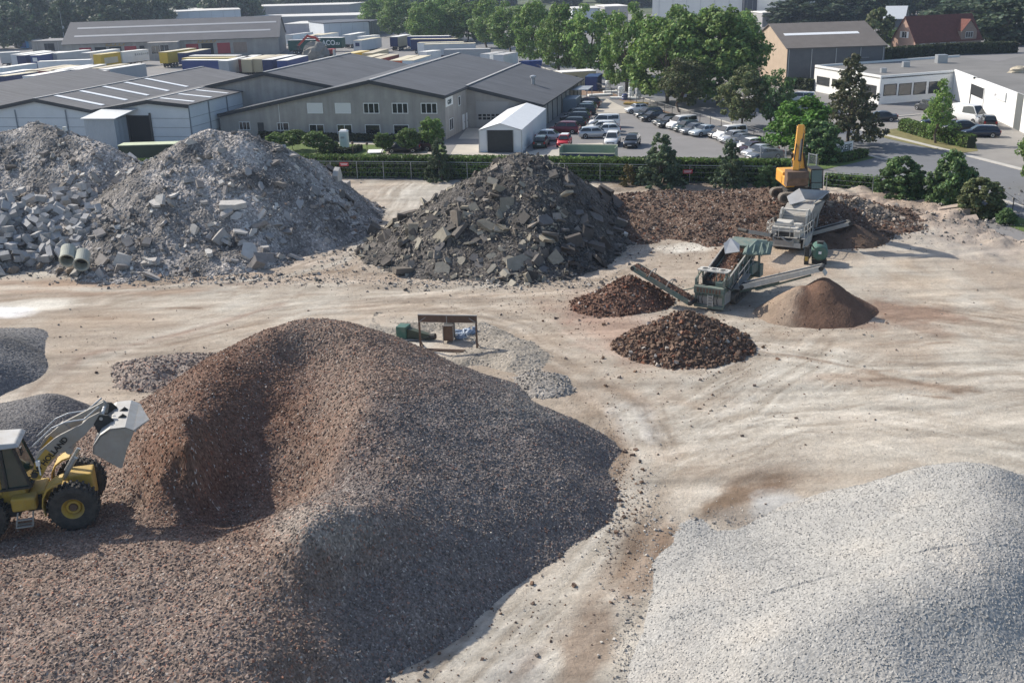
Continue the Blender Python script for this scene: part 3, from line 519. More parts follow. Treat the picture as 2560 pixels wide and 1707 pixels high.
def clump_crown(prof, n_cl, n_leaf, rc, size, seed, lean=0.0, fill=.75):
    """prof(t)->radius at relative height t in 0..1 ; crown is unit high; returns leaf arrays"""
    R = np.random.default_rng(seed); t = R.uniform(0, 1, n_cl*3); r = np.array([prof(q) for q in t]); k = R.random(len(t)) < r/r.max(); t = t[k][:n_cl]; r = r[k][:n_cl]; a = R.uniform(0, 6.28, len(t))
    rr = r*np.sqrt(R.uniform(fill**2*.35, 1, len(t))); rr *= R.uniform(.85, 1.12, len(t)); C = np.stack([rr*np.cos(a), rr*np.sin(a), t], -1)
    m = n_leaf//len(t); d = R.normal(0, 1, (len(t), m, 3)); d /= np.linalg.norm(d, axis=2, keepdims=True); rad_ = rc*R.uniform(.6, 1.3, (len(t), 1, 1))*R.uniform(.55, 1.05, (len(t), m, 1))
    P = (C[:, None]+d*rad_*np.array([1, 1, .75])).reshape(-1, 3); N = (d+C[:, None]*np.array([.8, .8, .3])*0.5+np.array([0, 0, .35])).reshape(-1, 3)
    return leaves(P, N, size, seed+1)
def crown_mesh(name, arr, m, sc):
    v, f, c = arr; v = v*np.array(sc); o = rawmesh(name, v, f, m, c); me = o.data; bpy.data.objects.remove(o); return me
def trunk_mesh(h, r, top, nl=7, seed=1, spread=.28):
    R = random.Random(seed); b = MB(); pts = [(0, 0, -.15), (R.uniform(-.1, .1), R.uniform(-.1, .1), h*.5), (R.uniform(-.2, .2), R.uniform(-.2, .2), top)]
    b.tube(pts[0], pts[1], r*1.15, 8, r*.8); b.tube(pts[1], pts[2], r*.8, 8, r*.15)
    for i in range(nl):
        a = i*2.4+R.random(); z = h*R.uniform(.7, 1.3); k = top*spread*R.uniform(.7, 1.2)
        p = (0, 0, z); q = (k*.55*math.cos(a), k*.55*math.sin(a), z+top*.18); e = (k*math.cos(a), k*math.sin(a), z+top*.34); b.tube(p, q, r*.42, 6, r*.25); b.tube(q, e, r*.25, 5, r*.06)
    return b.mesh('trunk', M_BARK, True)
def pf_plane(t): return max(.03, math.sin(math.pi*min(1, t*.86+.14))**.62*.5*(1.0 if t < .55 else 1-(t-.55)*.55))
def pf_oval(t): return max(.03, math.sin(math.pi*min(1, t*.9+.08))**.6*.42)
def pf_round(t): return max(.03, math.sqrt(max(0, 1-(2*t-1)**2))*.5)
def pf_cone(t): return .05+.5*(1-t)**.8*(.6+.4*abs(math.sin(t*22)))
def pf_bush(t): return max(.05, math.sqrt(max(0, 1-t**2))*.55)
CR = {}
def reg(kind, mats, prof, base, nc, nl, rc, sz, H, vs=3, wx=1.0):
    for i in range(vs):
        me = clump_crown(prof, nc, nl, rc, sz/H, 200+len(CR)*7+i)
        CR[(kind, i)] = (crown_mesh('crown', me, mats, (wx, wx, 1)), base)
reg('plane', L_PLANE, pf_plane, .13, 150, 11500, .10, .40, 13, 3, 1.18); reg('oval', L_DARK, pf_oval, .16, 120, 8000, .09, .40, 13, 3, 1.2); reg('round', L_BRIGHT, pf_round, .3, 110, 5200, .11, .11, 2, 2, 1.05)
reg('conifer', L_CON, pf_cone, .0, 260, 10000, .05, .16, 5, 2, 1.1); reg('bush', L_DARK, pf_bush, .0, 160, 8500, .085, .17, 3.5, 2, 1.1); reg('bright', L_BRIGHT, pf_bush, .12, 90, 8000, .13, .26, 6.5, 1)
reg('loose', L_PURPLE, pf_cone, .1, 260, 7500, .05, .26, 9, 1, 1.0); reg('far', L_FAR, pf_plane, .04, 90, 4200, .12, .8, 15, 3, 1.15); reg('olive', L_OLIVE, pf_plane, .18, 110, 8000, .10, .3, 9, 2, 1.15); reg('dry', L_YEL, pf_bush, .0, 60, 2200, .09, .15, 2.5, 1); reg('pointed', L_PLANE, pf_cone, .22, 150, 6500, .07, .22, 8, 1, 1.1); reg('willow', L_OLIVE, pf_oval, .05, 80, 4000, .1, .5, 9, 1)
TRK = [trunk_mesh(.3, .022, .8, 8, i, .26) for i in range(3)]     # unit-high trunks, scaled by the tree height
def tree(kind, x, y, h, w, label, name='tree', cat='tree', group=None, var=None, rz=None, mt=None, z=0.0):
    """h height, w crown width; trunk and crown are the parts"""
    vs = [k for k in CR if k[0] == kind]; key = vs[(random.randrange(len(vs)) if var is None else var) % len(vs)]; me, base = CR[key]
    t = thing(name, label, cat, (x, y, z), random.uniform(0, 6.28) if rz is None else rz, group)
    c = bpy.data.objects.new('crown', me); COL.objects.link(c); c.parent = t; ch = h*(1-base); c.location = (0, 0, h*base); c.scale = (w/(1.0), w/(1.0), ch)
    if mt:
        c.material_slots[0].link = 'OBJECT'; c.material_slots[0].material = mt
    k = bpy.data.objects.new('trunk' if cat == 'tree' else 'stem', TRK[random.randrange(3)]); COL.objects.link(k); k.parent = t; k.scale = (h, h, h*.98) if cat == 'tree' else (w*.7, w*.7, h*.7)
    return t
def ptree(kind, bx, by, ty, wpx, label, **k):
    """tree by the pixel of its foot, the pixel row of its top and its crown width in pixels"""
    p = G(bx, by); h = hz(bx, by, ty); d = np.linalg.norm(p-CP); return tree(kind, p[0], p[1], h, wpx*d/FPX, label, **k)
# --- the avenue of plane trees along the street (pixels of the full photograph)
AV = [(1117, 100, -8, 92, 'avenue tree with yellowish leaves at the left end of the row'), (1166, 106, -8, 96, 'broad avenue tree behind the white lorry'), (1222, 120, -6, 74, 'avenue tree in front of the dark parked trailer'), (1279, 133, 2, 100, 'avenue tree beside the white van on the street'), (1336, 162, 2, 92, 'avenue tree just behind the two white box trailers'),
      (1403, 186, 6, 96, 'narrow avenue tree rising over the right end of the warehouse roof'), (1475, 190, 8, 108, 'avenue tree behind the pale site cabin on the street corner'), (1567, 228, 4, 110, 'avenue tree with a bare leaning trunk above the stacked white frames')]
for bx, by, ty, w, lb in AV: ptree('plane', bx, by, ty, w, lb, name='plane_tree', group='avenue trees along the street')
for bx, by, ty, w, lb, kd in [(1671, 256, 12, 175, 'large light green plane tree above the street fence', 'plane'), (1790, 262, 14, 190, 'largest plane tree, its crown touching the brown barn', 'plane'), (1706, 280, 140, 92, 'slim olive tree on the brown verge by the car park', 'olive'),
      (1857, 318, 168, 104, 'round olive brown tree on the verge behind the white cars', 'olive'), (1935, 320, 176, 84, 'dark green tree beside the brown barn wall', 'oval'), (2003, 385, 245, 150, 'bright green bushy tree above the excavator boom', 'bright'),
      (2120, 366, 140, 170, 'tall loose dark tree in front of the white office', 'loose'), (2343, 357, 198, 76, 'small pointed street tree on the grass island', 'pointed'), (2045, 402, 305, 92, 'low dark round tree next to the name board', 'bush')]:
    ptree(kd, bx, by, ty, w, lb, name='street_tree', mt=None)
for bx, by, ty, w, lb in [(1070, 110, -10, 80, 'yellow green tree at the far end of the avenue'), (1000, 92, -12, 90, 'light green tree behind the trailer yard'), (950, 82, -14, 85, 'light green tree left of the avenue, nearest the low sheds'), (1700, 180, 10, 120, 'tree standing behind the large plane trees'), (1850, 190, 30, 110, 'tree behind the largest plane tree')]: ptree('plane', bx, by, ty, w, lb, name='background_tree')
for i, (bx, by, ty, w) in enumerate([(736, 376, 326, 56), (789, 384, 329, 56), (961, 388, 333, 44), (1022, 388, 322, 56), (1082, 386, 296, 56), (690, 362, 332, 46), (823, 380, 346, 44)]):
    ptree('round' if i < 5 else 'bush', bx, by, ty, w, ['clipped ball tree at the left edge of the lawn', 'clipped ball tree left of the white toilet cabin', 'clipped ball tree to the right of the white toilet cabin', 'clipped ball tree over the black parked car', 'highest ball tree, before the warehouse corner', 'low round bush just behind the concrete heap', 'round bush right beside the white toilet cabin'][i], name='ball_tree' if i < 5 else 'round_bush', mt=L_HEDGE)
# conifers and bushes on the fence line
for bx, by, ty, w, kd, lb, nm in [(1103, 450, 345, 78, 'conifer', 'feathery conifer by the fence, left of the asphalt heap', 'conifer'), (1650, 466, 333, 120, 'conifer', 'wide dark conifer in front of the car park hedge', 'conifer'), (1822, 468, 350, 88, 'conifer', 'dark conifer nearest the yard gate', 'conifer'), (1570, 466, 412, 44, 'dry', 'small yellowish shrub left of the wide conifer', 'dry_shrub'), (1918, 470, 415, 50, 'bush', 'green shrub just left of the gate', 'shrub'),
      (2250, 490, 393, 100, 'bush', 'rounded leafy shrub on the yard edge, leftmost of the three by the street', 'shrub'), (2375, 508, 382, 96, 'bush', 'tallest upright leafy shrub between its two neighbours by the street', 'shrub'), (2445, 538, 446, 96, 'bush', 'light green leafy shrub nearest the street fence', 'shrub'), (2515, 560, 520, 40, 'bush', 'tiny shrub at the foot of the street fence', 'shrub')]:
    ptree(kd, bx, by, ty, w, lb, name=nm, cat='tree' if nm == 'conifer' else 'shrub', mt=L_OLIVE if 'light green' in lb else None)
ptree('plane', 2600, 470, 300, 90, 'leafy branchy tree cut by the right edge above the street', name='street_tree')
for bx, by, ty, w, kd, lb in [(2010, 66, -12, 150, 'far', 'big dark tree behind the barn roof, left one'), (2095, 62, -10, 120, 'far', 'dark tree behind the barn roof, right one'), (2190, 130, 22, 78, 'willow', 'drooping pale willow between the barn and the small shed'), (2420, 75, -20, 150, 'far', 'dark tree directly behind the red roofed house'), (2510, 110, -10, 150, 'far', 'dense tree right of the red roofed house'), (2240, 125, 70, 50, 'oval', 'small bush like tree by the shed wall')]: ptree(kd, bx, by, ty, w, lb, name='background_tree')
# far woodland: individual crowns
wood = []
for row, (Y0, hh, ww, step) in enumerate([(395, 17, 15, 11), (430, 18, 16, 13), (480, 19, 18, 15), (540, 20, 20, 19), (620, 20, 24, 23), (720, 22, 28, 30), (850, 24, 36, 40), (1000, 24, 44, 50)]):
    x = -.58*Y0
    while x < .56*Y0:
        px, py = proj([x, Y0, 6])
        dens = 1 if (px < 640 or px > 2150 or Y0 > 700) else (.0 if Y0 < 600 else .8)
        if 2150 < px and Y0 < 420: dens = .35
        if px < 640 and Y0 < 420: dens = .9 if px < 400 else 0
        if px < 640 and Y0 < 470 and px > 350: dens = 0
        if random.random() < dens: wood.append((x+random.uniform(-4, 4), Y0+random.uniform(-12, 12), hh*random.uniform(.75, 1.15), ww*random.uniform(.8, 1.15)))
        x += step*random.uniform(.8, 1.2)
for x, y, h, w in wood:
    tree('far', x, y, h, w, 'dark crown in the belt of trees on the skyline beyond the works', name='woodland_tree', group='trees in the far belt')
print('wood', len(wood))
def hedge(name, label, P, w, h, m, dens=46, size=.22, cat='hedge', z0=0.0, seed=3):
    """clipped hedge along world points P"""
    R = np.random.default_rng(seed); core = MB(); AP = []; AN = []
    for a, b in zip(P[:-1], P[1:]):
        a = np.array([a[0], a[1]]); b = np.array([b[0], b[1]]); L = np.linalg.norm(b-a); d = (b-a)/L; nn = np.array([-d[1], d[0]])
        core.beam((a[0], a[1], z0+h*.47), (b[0], b[1], z0+h*.47), w*.8, h*.9)
        for side in range(3):
            n = int(L*(h if side < 2 else w)*dens*(1.3 if side == 2 else 1)); u = R.uniform(0, L, n)
            if side < 2: s = 1 if side == 0 else -1; q = a+d*u[:, None]+nn*s*(w*.5+R.normal(0, .05, (n, 1))); zz = R.uniform(.02, h, n); N = np.repeat([[nn[0]*s, nn[1]*s, .2]], n, 0)
            else: q = a+d*u[:, None]+nn*R.uniform(-w/2, w/2, (n, 1)); zz = h+R.normal(0, .05, n); N = np.repeat([[0, 0, 1.]], n, 0)
            AP.append(np.column_stack([q, zz+z0])); AN.append(N)
    v, f, c = leaves(np.concatenate(AP), np.concatenate(AN), size, seed); loc = (P[0][0], P[0][1], z0)
    t = thing(name, label, cat, loc); o = rawmesh('foliage', v-np.array(loc), f, m, c); o.parent = t
    core.obj('branch_mass', mat('hedge_core', (.02, .028, .014), .9, var=.2), t, off=loc); return t
def gp(*l): return [tuple(G(x, y)[:2]) for x, y in l]
hedge('clipped_hedge', 'long clipped hedge behind the chain link fence between yard and car park', [(-44, 120.6)]+gp((700, 440), (1000, 442), (1450, 449), (1975, 457)), 1.6, 2.35, L_HEDGE, 55, .2)
hedge('clipped_hedge', 'dark clipped hedge under the ground floor windows of the grey warehouse', gp((650, 346), (860, 352), (1108, 356)), .9, .9, L_DKHEDGE, 40, .2)
hedge('clipped_hedge', 'low rough hedge on the yard side of the driveway', gp((2062, 466), (2200, 476)), 1.2, 1.3, L_HEDGE, 40, .22)
hedge('clipped_hedge', 'short dark hedge below the name board', gp((2040, 412), (2110, 404), (2160, 392)), 1.2, .9, L_HEDGE, 40, .2)
hedge('clipped_hedge', 'light green clipped hedge on the grass island by the parked cars', gp((2256, 326), (2330, 348), (2428, 371)), 1.3, 1.5, L_HEDGE, 44, .2)
hedge('clipped_hedge', 'long dark garden hedge in front of the red roofed house', gp((2200, 150), (2360, 138), (2540, 132)), 1.8, 2.4, L_DKHEDGE, 12, .5)
hedge('clipped_hedge', 'small dark hedge ring around the toilet cabin', gp((838, 379), (855, 385), (882, 384), (900, 376)), .8, .7, L_DKHEDGE, 40, .2)
hedge('clipped_hedge', 'dark hedge at the foot of the brown barn wall', gp((1985, 222), (2040, 228)), 1.6, 1.8, L_DKHEDGE, 20, .35)
# ================================================================ GROUND SHEETS
M_ASPH = attr_mat('asphalt', .9, .12, .35, .15, 6.0); M_CONCP = mat('concrete_paving', (.47, .43, .37), .9, var=.14, scale=.3); M_GRASS = mat('lawn_grass', (.10, .15, .035), .95, var=.35, scale=.8, bump=.5, bscale=9)
M_SOIL = mat('verge_soil', (.235, .155, .105), .95, var=.3, scale=1.2, bump=.6, bscale=5); M_ROAD = mat('street_asphalt', (.17, .175, .185), .88, var=.1, scale=.3); M_PAVE = mat('forecourt_paving', (.27, .255, .235), .9, var=.12, scale=.4); M_KERB = mat('kerb_stone', (.5, .48, .44), .85, var=.15); M_DRY = mat('dry_grass', (.20, .18, .075), .95, var=.35, scale=1.0)
M_LOT = mat('car_park_asphalt', (.215, .208, .205), .9, var=.12, scale=.25)
def sheet(name, P, z, m, label=None):
    o = MB().add([(p[0], p[1], z) for p in P], [tuple(range(len(P)))]).obj(name, m); return tag(o, label, name.replace('_', ' '), kind='structure')
back = [(140, 90), (260, 430), (60, 520), (-260, 520), (-260, 132)]
sheet('industrial_estate_ground', FENCE[0:1]+[(p[0], p[1]+.35) for p in FENCE[1:-1]]+[FENCE[-1]]+back, -.02, M_LOT, 'grey asphalt of the industrial estate behind the yard')
sheet('concrete_apron', gp((1118, 398), (1142, 362), (1197, 362), (1197, 383), (1310, 384), (1345, 374), (1395, 362), (1505, 358), (1530, 380), (1545, 404)), .012, M_CONCP, 'pale concrete apron around the white tent')
sheet('concrete_apron', gp((1300, 320), (1168, 320), (1146, 348), (1200, 348)), .014, M_CONCP, 'concrete court before the roller door')
sheet('concrete_apron', gp((1468, 282), (1478, 244), (1515, 246), (1545, 262), (1592, 280), (1560, 284)), .012, M_CONCP, 'pale concrete strip at the end of the car park')
sheet('lawn', gp((660, 400), (640, 350), (1108, 362), (1118, 398)), .012, M_GRASS, 'lawn before the grey warehouse')
sheet('garden_path', gp((650, 352), (1090, 361), (1088, 365), (650, 357)), .024, M_CONCP, 'narrow pale path across the lawn')
sheet('driveway', gp((955, 388), (975, 376), (1100, 380), (1112, 396), (960, 394)), .024, M_CONCP, 'pale drive under the two black cars')
sheet('verge', gp((1440, 222), (1500, 222), (1610, 262), (1700, 290), (1800, 322), (1905, 356), (1960, 380), (1965, 396), (1900, 378), (1800, 342), (1710, 314), (1650, 292), (1570, 258), (1520, 240), (1440, 238)), .012, M_SOIL, 'brown bark covered verge between car park and street')
sheet('street', gp((1120, 88), (1170, 108), (1300, 150), (1480, 208), (1700, 272), (1900, 330), (2060, 395), (2100, 440), (2250, 452), (2400, 490), (2560, 545), (2900, 660), (2900, 500), (2560, 425), (2365, 375), (2220, 339), (2136, 322), (1950, 268), (1750, 220), (1520, 172), (1350, 136), (1190, 92)), .016, M_ROAD, 'grey street running past the car park')
sheet('forecourt', gp((2000, 290), (2136, 322), (2220, 339), (2365, 375), (2560, 425), (2800, 480), (2800, 300), (2400, 245), (2200, 250), (2040, 262)), .008, M_PAVE, 'paved forecourt of the white hall')
sheet('forecourt', gp((1960, 282), (1990, 225), (2200, 262), (2376, 250), (2380, 275), (2250, 288), (2190, 296)), .012, M_LOT, 'dark asphalt strip beside the white office')
sheet('grass_island', gp((2168, 333), (2255, 320), (2330, 338), (2440, 364), (2445, 378), (2400, 384), (2330, 372), (2220, 348)), .03, M_DRY, 'dry grass island with a hedge')
sheet('verge', gp((1985, 425), (2050, 392), (2130, 378), (2190, 395), (2120, 412), (2040, 428)), .03, M_GRASS, 'small grass corner below the name board')
sheet('verge', gp((2170, 478), (2400, 520), (2560, 580), (2700, 640), (2700, 600), (2560, 548), (2400, 494), (2280, 470)), .03, M_GRASS, 'grassy strip between the yard edge and the street')
def kerb(label, px, w=.3, h=.11):
    P = gp(*px); b = MB()
    for i, (a, c) in enumerate(zip(P[:-1], P[1:])): b.beam((a[0], a[1], h/2+.01+i*.002), (c[0], c[1], h/2+.01+i*.002), w, h)
    tag(b.obj('kerb', M_KERB), label, 'kerb')
kerb('pale kerb line on the near side of the street', [(1350, 168), (1480, 209), (1700, 273), (1900, 331)], .35)
kerb('pale kerb line on the far side of the street', [(1240, 112), (1350, 137), (1520, 173), (1750, 221), (1950, 269)], .35)
kerb('broad pale kerb and gutter along the forecourt', [(2100, 314), (2220, 340), (2365, 376), (2560, 426), (2700, 462)], .7, .08)
kerb('kerb at the corner of the driveway mouth', [(2130, 379), (2200, 398), (2250, 408)], .4)
kerb('kerb below the shrubs at the right edge', [(2480, 492), (2560, 520), (2700, 575)], .4)
kerb('kerb between car park and brown verge', [(1572, 259), (1650, 293), (1710, 315), (1800, 343), (1900, 379)], .25)
kerb('kerb along the dark strip of the office forecourt', [(2100, 292), (2190, 297), (2300, 288)], .3)
# ================================================================ BUILDINGS
M_CW = mat('pebble_concrete_wall', (.36, .34, .315), .9, var=.14, scale=.5, bump=.2, bscale=20); M_ROOFD = mat('dark_fibre_roof', (.082, .09, .105), .85, var=.18, scale=.25); M_ROOFG = mat('grey_fibre_roof', (.12, .122, .13), .85, var=.15, scale=.3)
M_TRIM = mat('dark_verge_trim', (.045, .048, .052), .7, var=.1); M_RIDGE = mat('ridge_cap', (.42, .42, .42), .7, var=.1); M_WHITEP = mat('white_panel_wall', (.62, .66, .69), .75, var=.07, scale=.4); M_WHITE = mat('white_render', (.80, .80, .78), .7, var=.04, scale=.3); M_GLASS = mat('window_glass', (.018, .022, .025), .08, var=0, spec=.8)
M_FRAME = mat('white_window_frame', (.78, .78, .77), .5, var=0); M_BLIND = mat('white_roller_blind', (.72, .72, .7), .6, var=.03); M_SKYL = mat('translucent_roof_light', (.85, .86, .86), .35, var=.04, spec=.7); M_STEEL = mat('galvanised_steel', (.42, .44, .46), .45, .5, var=.1); M_DKSTEEL = mat('dark_steel', (.06, .062, .065), .5, .3, var=.1)
M_BRICK = mat('brown_brick', (.30, .225, .18), .9, var=.15, scale=2); M_TILE = mat('red_roof_tile', (.15, .05, .036), .85, var=.25, scale=1.5); M_GABLE = mat('pinkish_brick', (.42, .28, .22), .9, var=.12, scale=2); M_DARKIN = mat('dark_opening', (.02, .022, .024), .9, var=0); M_RED = mat('red_shutter', (.36, .035, .045), .5, var=.08); M_GRNP = mat('dark_green_panel', (.012, .045, .04), .5, var=.05)
M_GREENTXT = mat('dark_teal_lettering', (.01, .045, .045), .5, var=0); M_CORR = mat('corrugated_sheet', (.40, .45, .50), .5, .2, var=.06)
def corrugate(m, sc, strength=.5, ax=0, rot=0):
    n, l = m.node_tree.nodes, m.node_tree.links; g = n.new('ShaderNodeNewGeometry'); mp = n.new('ShaderNodeMapping'); mp.inputs['Rotation'].default_value = (0, 0, rot); l.new(g.outputs['Position'], mp.inputs[0])
    w = n.new('ShaderNodeTexWave'); w.inputs['Scale'].default_value = sc; w.bands_direction = 'XYZ'[ax]; l.new(mp.outputs[0], w.inputs[0]); b = n.new('ShaderNodeBump'); b.inputs['Strength'].default_value = strength; b.inputs['Distance'].default_value = .05; l.new(w.outputs['Fac'], b.inputs['Height']); l.new(b.outputs[0], n['Principled BSDF'].inputs['Normal'])
def streaks(m, ang, amt=.22):
    """run-off stains and sheet-to-sheet tone changes down a roof"""
    n, l = m.node_tree.nodes, m.node_tree.links; b = n['Principled BSDF']; src = b.inputs['Base Color'].links[0].from_socket; g = n.new('ShaderNodeNewGeometry'); mp = n.new('ShaderNodeMapping'); mp.vector_type = 'TEXTURE'; mp.inputs['Rotation'].default_value = (0, 0, ang); mp.inputs['Scale'].default_value = (14, .9, 9); l.new(g.outputs['Position'], mp.inputs[0])
    t = n.new('ShaderNodeTexNoise'); t.inputs['Scale'].default_value = 1.6; t.inputs['Detail'].default_value = 5; l.new(mp.outputs[0], t.inputs['Vector']); r = n.new('ShaderNodeMapRange'); r.inputs[1].default_value = .3; r.inputs[2].default_value = .7; r.inputs[3].default_value = 1-amt; r.inputs[4].default_value = 1+amt; l.new(t.outputs[0], r.inputs[0]); v = n.new('ShaderNodeVectorMath'); v.operation = 'SCALE'; l.new(src, v.inputs[0]); l.new(r.outputs[0], v.inputs['Scale']); l.new(v.outputs[0], b.inputs['Base Color'])
streaks(M_ROOFD, -rad(13.3)); streaks(M_ROOFG, -rad(13.3))
_w = M_CW.node_tree; _b = _w.nodes['Principled BSDF']; _s = _b.inputs['Base Color'].links[0].from_socket; _g = _w.nodes.new('ShaderNodeNewGeometry'); _m = _w.nodes.new('ShaderNodeMapping'); _m.inputs['Scale'].default_value = (1.3, 1.3, .12); _w.links.new(_g.outputs['Position'], _m.inputs[0]); _t = _w.nodes.new('ShaderNodeTexNoise'); _t.inputs['Scale'].default_value = 1.0; _t.inputs['Detail'].default_value = 6; _w.links.new(_m.outputs[0], _t.inputs['Vector']); _r = _w.nodes.new('ShaderNodeMapRange'); _r.inputs[1].default_value = .35; _r.inputs[2].default_value = .65; _r.inputs[3].default_value = .88; _r.inputs[4].default_value = 1.06; _w.links.new(_t.outputs[0], _r.inputs[0]); _v = _w.nodes.new('ShaderNodeVectorMath'); _v.operation = 'SCALE'; _w.links.new(_s, _v.inputs[0]); _w.links.new(_r.outputs[0], _v.inputs['Scale']); _w.links.new(_v.outputs[0], _b.inputs['Base Color'])
corrugate(M_CORR, 1.3, .8, 0, 0); corrugate(M_ROOFD, .35, .35, 1, rad(13.3)); corrugate(M_ROOFG, .45, .5, 1, rad(13.3))
class Frame:
    """local frame of a building: u to the right along its front, v away from the viewer"""
    def __init__(s, org, ang): s.o = np.array([org[0], org[1], 0.]); s.e = np.array([math.cos(ang), math.sin(ang), 0]); s.n = np.array([-math.sin(ang), math.cos(ang), 0]); s.a = ang
    def __call__(s, u, v, z=0): return tuple(s.o+s.e*u+s.n*v+np.array([0, 0, z]))
    def px(s, x, y, z=0): p = G(x, y, z)-s.o; return p@s.e, p@s.n
    def onv(s, x, y, v):
        d = ray(x, y); t = ((s.o-CP)@s.n+v)/(d@s.n); p = CP+d*t-s.o; return p@s.e, p[2]
    def onu(s, x, y, u):
        d = ray(x, y); t = ((s.o-CP)@s.e+u)/(d@s.e); p = CP+d*t-s.o; return p@s.n, p[2]
def fbox(b, f, u0, u1, v0, v1, z0, z1): return b.hexa([f(u0, v0, z0), f(u1, v0, z0), f(u1, v1, z0), f(u0, v1, z0), f(u0, v0, z1), f(u1, v0, z1), f(u1, v1, z1), f(u0, v1, z1)])
def window(T, f, u0, u1, z0, z1, v, axis='v', n=2, fm=M_FRAME, pm=M_GLASS, t=.07, name='window', d=.05, sgn=-1):
    """framed window on the wall v = const (axis 'v') or u = const (axis 'u'); sgn = outward direction"""
    def bx(b, a0, a1, c0, c1, d0, d1):
        if axis == 'v': fbox(b, f, a0, a1, *sorted((v+sgn*d0, v+sgn*d1)), c0, c1)
        else: fbox(b, f, *sorted((v+sgn*d0, v+sgn*d1)), a0, a1, c0, c1)
    b = MB(); bx(b, u0, u1, z0, z0+t, .005, d+.02); bx(b, u0, u1, z1-t, z1, .005, d); bx(b, u0, u0+t, z0+t, z1-t, .005, d); bx(b, u1-t, u1, z0+t, z1-t, .005, d)
    for i in range(n): c = u0+(u1-u0)*(i+1)/(n+1); bx(b, c-t/2, c+t/2, z0+t, z1-t, .005, d)
    w = b.obj(name, fm, T, off=T.location); p = MB(); bx(p, u0+t, u1-t, z0+t, z1-t, .003, .02); p.obj('pane', pm, w, off=T.location); return w
def text3(T, s, f, u, z, v, size, m, axis='v', name='lettering', sgn=-1, d=.02, sx=1.0):
    """raised lettering as real mesh"""
    cu = bpy.data.curves.new('txt', 'FONT'); cu.body = s; cu.size = size; cu.extrude = .015; cu.offset = size*.02; o = bpy.data.objects.new('txt', cu); COL.objects.link(o); bpy.context.view_layer.update()
    me = bpy.data.meshes.new_from_object(o.evaluated_get(bpy.context.evaluated_depsgraph_get())); bpy.data.objects.remove(o)
    out = bpy.data.objects.new(name, me); COL.objects.link(out); me.materials.clear(); me.materials.append(m)
    e = Vector(f.e) if axis == 'v' else Vector(f.n); up = Vector((0, 0, 1)); nn = e.cross(up); M4 = Matrix.Identity(4)
    org = Vector(f(u, v+sgn*d, z)) if axis == 'v' else Vector(f(v+sgn*d, u, z)); org -= Vector(T.location)
    for i in range(3): M4[i][0] = e[i]*sx; M4[i][1] = up[i]; M4[i][2] = nn[i]; M4[i][3] = org[i]
    me.transform(M4); out.parent = T; return out
# ---- grey warehouse with the gabled office front
FA = Frame(G(1116, 349), -rad(13.3)); A0 = G(1116, 349)
T = thing('grey_warehouse', 'large grey pebble concrete warehouse with dark roofs and a row of office windows', 'warehouse', A0)
ULB = -34.0; zl = 3.26
w = MB()
w.add([FA(ULB, 0), FA(0, 0), FA(0, 0, 5.8), FA(-10.6, 0, 7.9), FA(ULB, 0, zl)], [(0, 1, 2, 3, 4)])                      # office gable
w.add([FA(0, 0), FA(0, 11.5), FA(0, 11.5, 5.8), FA(0, 0, 5.8)], [(0, 1, 2, 3)])
w.add([FA(0, 11.5), FA(11.21, 11.5), FA(11.21, 11.5, 3.2), FA(0, 11.5, 5.85)], [(0, 1, 2, 3)])
w.add([FA(11.21, 11.5), FA(11.21, 48), FA(11.21, 48, 3.2), FA(11.21, 11.5, 3.2)], [(0, 1, 2, 3)])
w.add([FA(ULB, 9), FA(ULB, 0), FA(ULB, 0, zl), FA(ULB, 9, zl)], [(0, 1, 2, 3)])
w.add([FA(-41.3, 9, 0), FA(-19.6, 9, 0), FA(-19.6, 9, 6.15), FA(-30.5, 9, 8.25), FA(-41.3, 9, 6.15)], [(0, 1, 2, 3, 4)])        # rear gable
w.add([FA(-41, 46, 0), FA(11.21, 48, 0), FA(11.21, 48, 3.2), FA(0, 48, 5.8), FA(-10.6, 46, 7.9), FA(-20, 46, 6.1), FA(-30.5, 44, 8.2), FA(-41.3, 44, 6.1)], [(7, 6, 5, 4, 3, 2, 1, 0)])
w.obj('wall', M_CW, T, off=T.location)
def roof(T, name, f, prof, v0, v1, m, over=.25, trim=None, th=.16):
    """folded roof slab following profile [(u,z)...] from v0 to v1"""
    b = MB(); n = len(prof)
    for (u0, z0), (u1, z1) in zip(prof[:-1], prof[1:]): b.hexa([f(u0, v0-over, z0), f(u1, v0-over, z1), f(u1, v1+over, z1), f(u0, v1+over, z0), f(u0, v0-over, z0+th), f(u1, v0-over, z1+th), f(u1, v1+over, z1+th), f(u0, v1+over, z0+th)])
    r = b.obj(name, m, T, off=T.location)
    if trim is not None:
        b = MB()
        for (u0, z0), (u1, z1) in zip(prof[:-1], prof[1:]): b.beam(f(u0, v0-over-.06, z0-.06), f(u1, v0-over-.06, z1-.06), .1, .5)
        b.obj('verge_board', trim, r, off=T.location)
    return r
r1 = roof(T, 'roof', FA, [(ULB-.1, zl), (-10.6, 7.9), (.15, 5.8)], 0, 46, M_ROOFD, .3, M_TRIM)
r2 = roof(T, 'roof', FA, [(.15, 5.86), (11.5, 3.15)], 11.5, 48, M_ROOFD, .25, M_TRIM)
r3 = roof(T, 'roof', FA, [(-41.4, 6.1), (-30.5, 8.25), (-19.4, 6.15)], 9, 44, M_ROOFD, .3, M_TRIM)
b = MB(); b.beam(FA(-10.6, -.3, 8.1), FA(-10.6, 46.2, 8.1), .45, .12); b.beam(FA(-30.5, 8.7, 8.45), FA(-30.5, 44.2, 8.45), .45, .12); b.beam(FA(.1, 11.3, 6.08), FA(.1, 48.2, 6.08), .4, .1); b.obj('ridge_capping', M_RIDGE, r1, off=T.location)
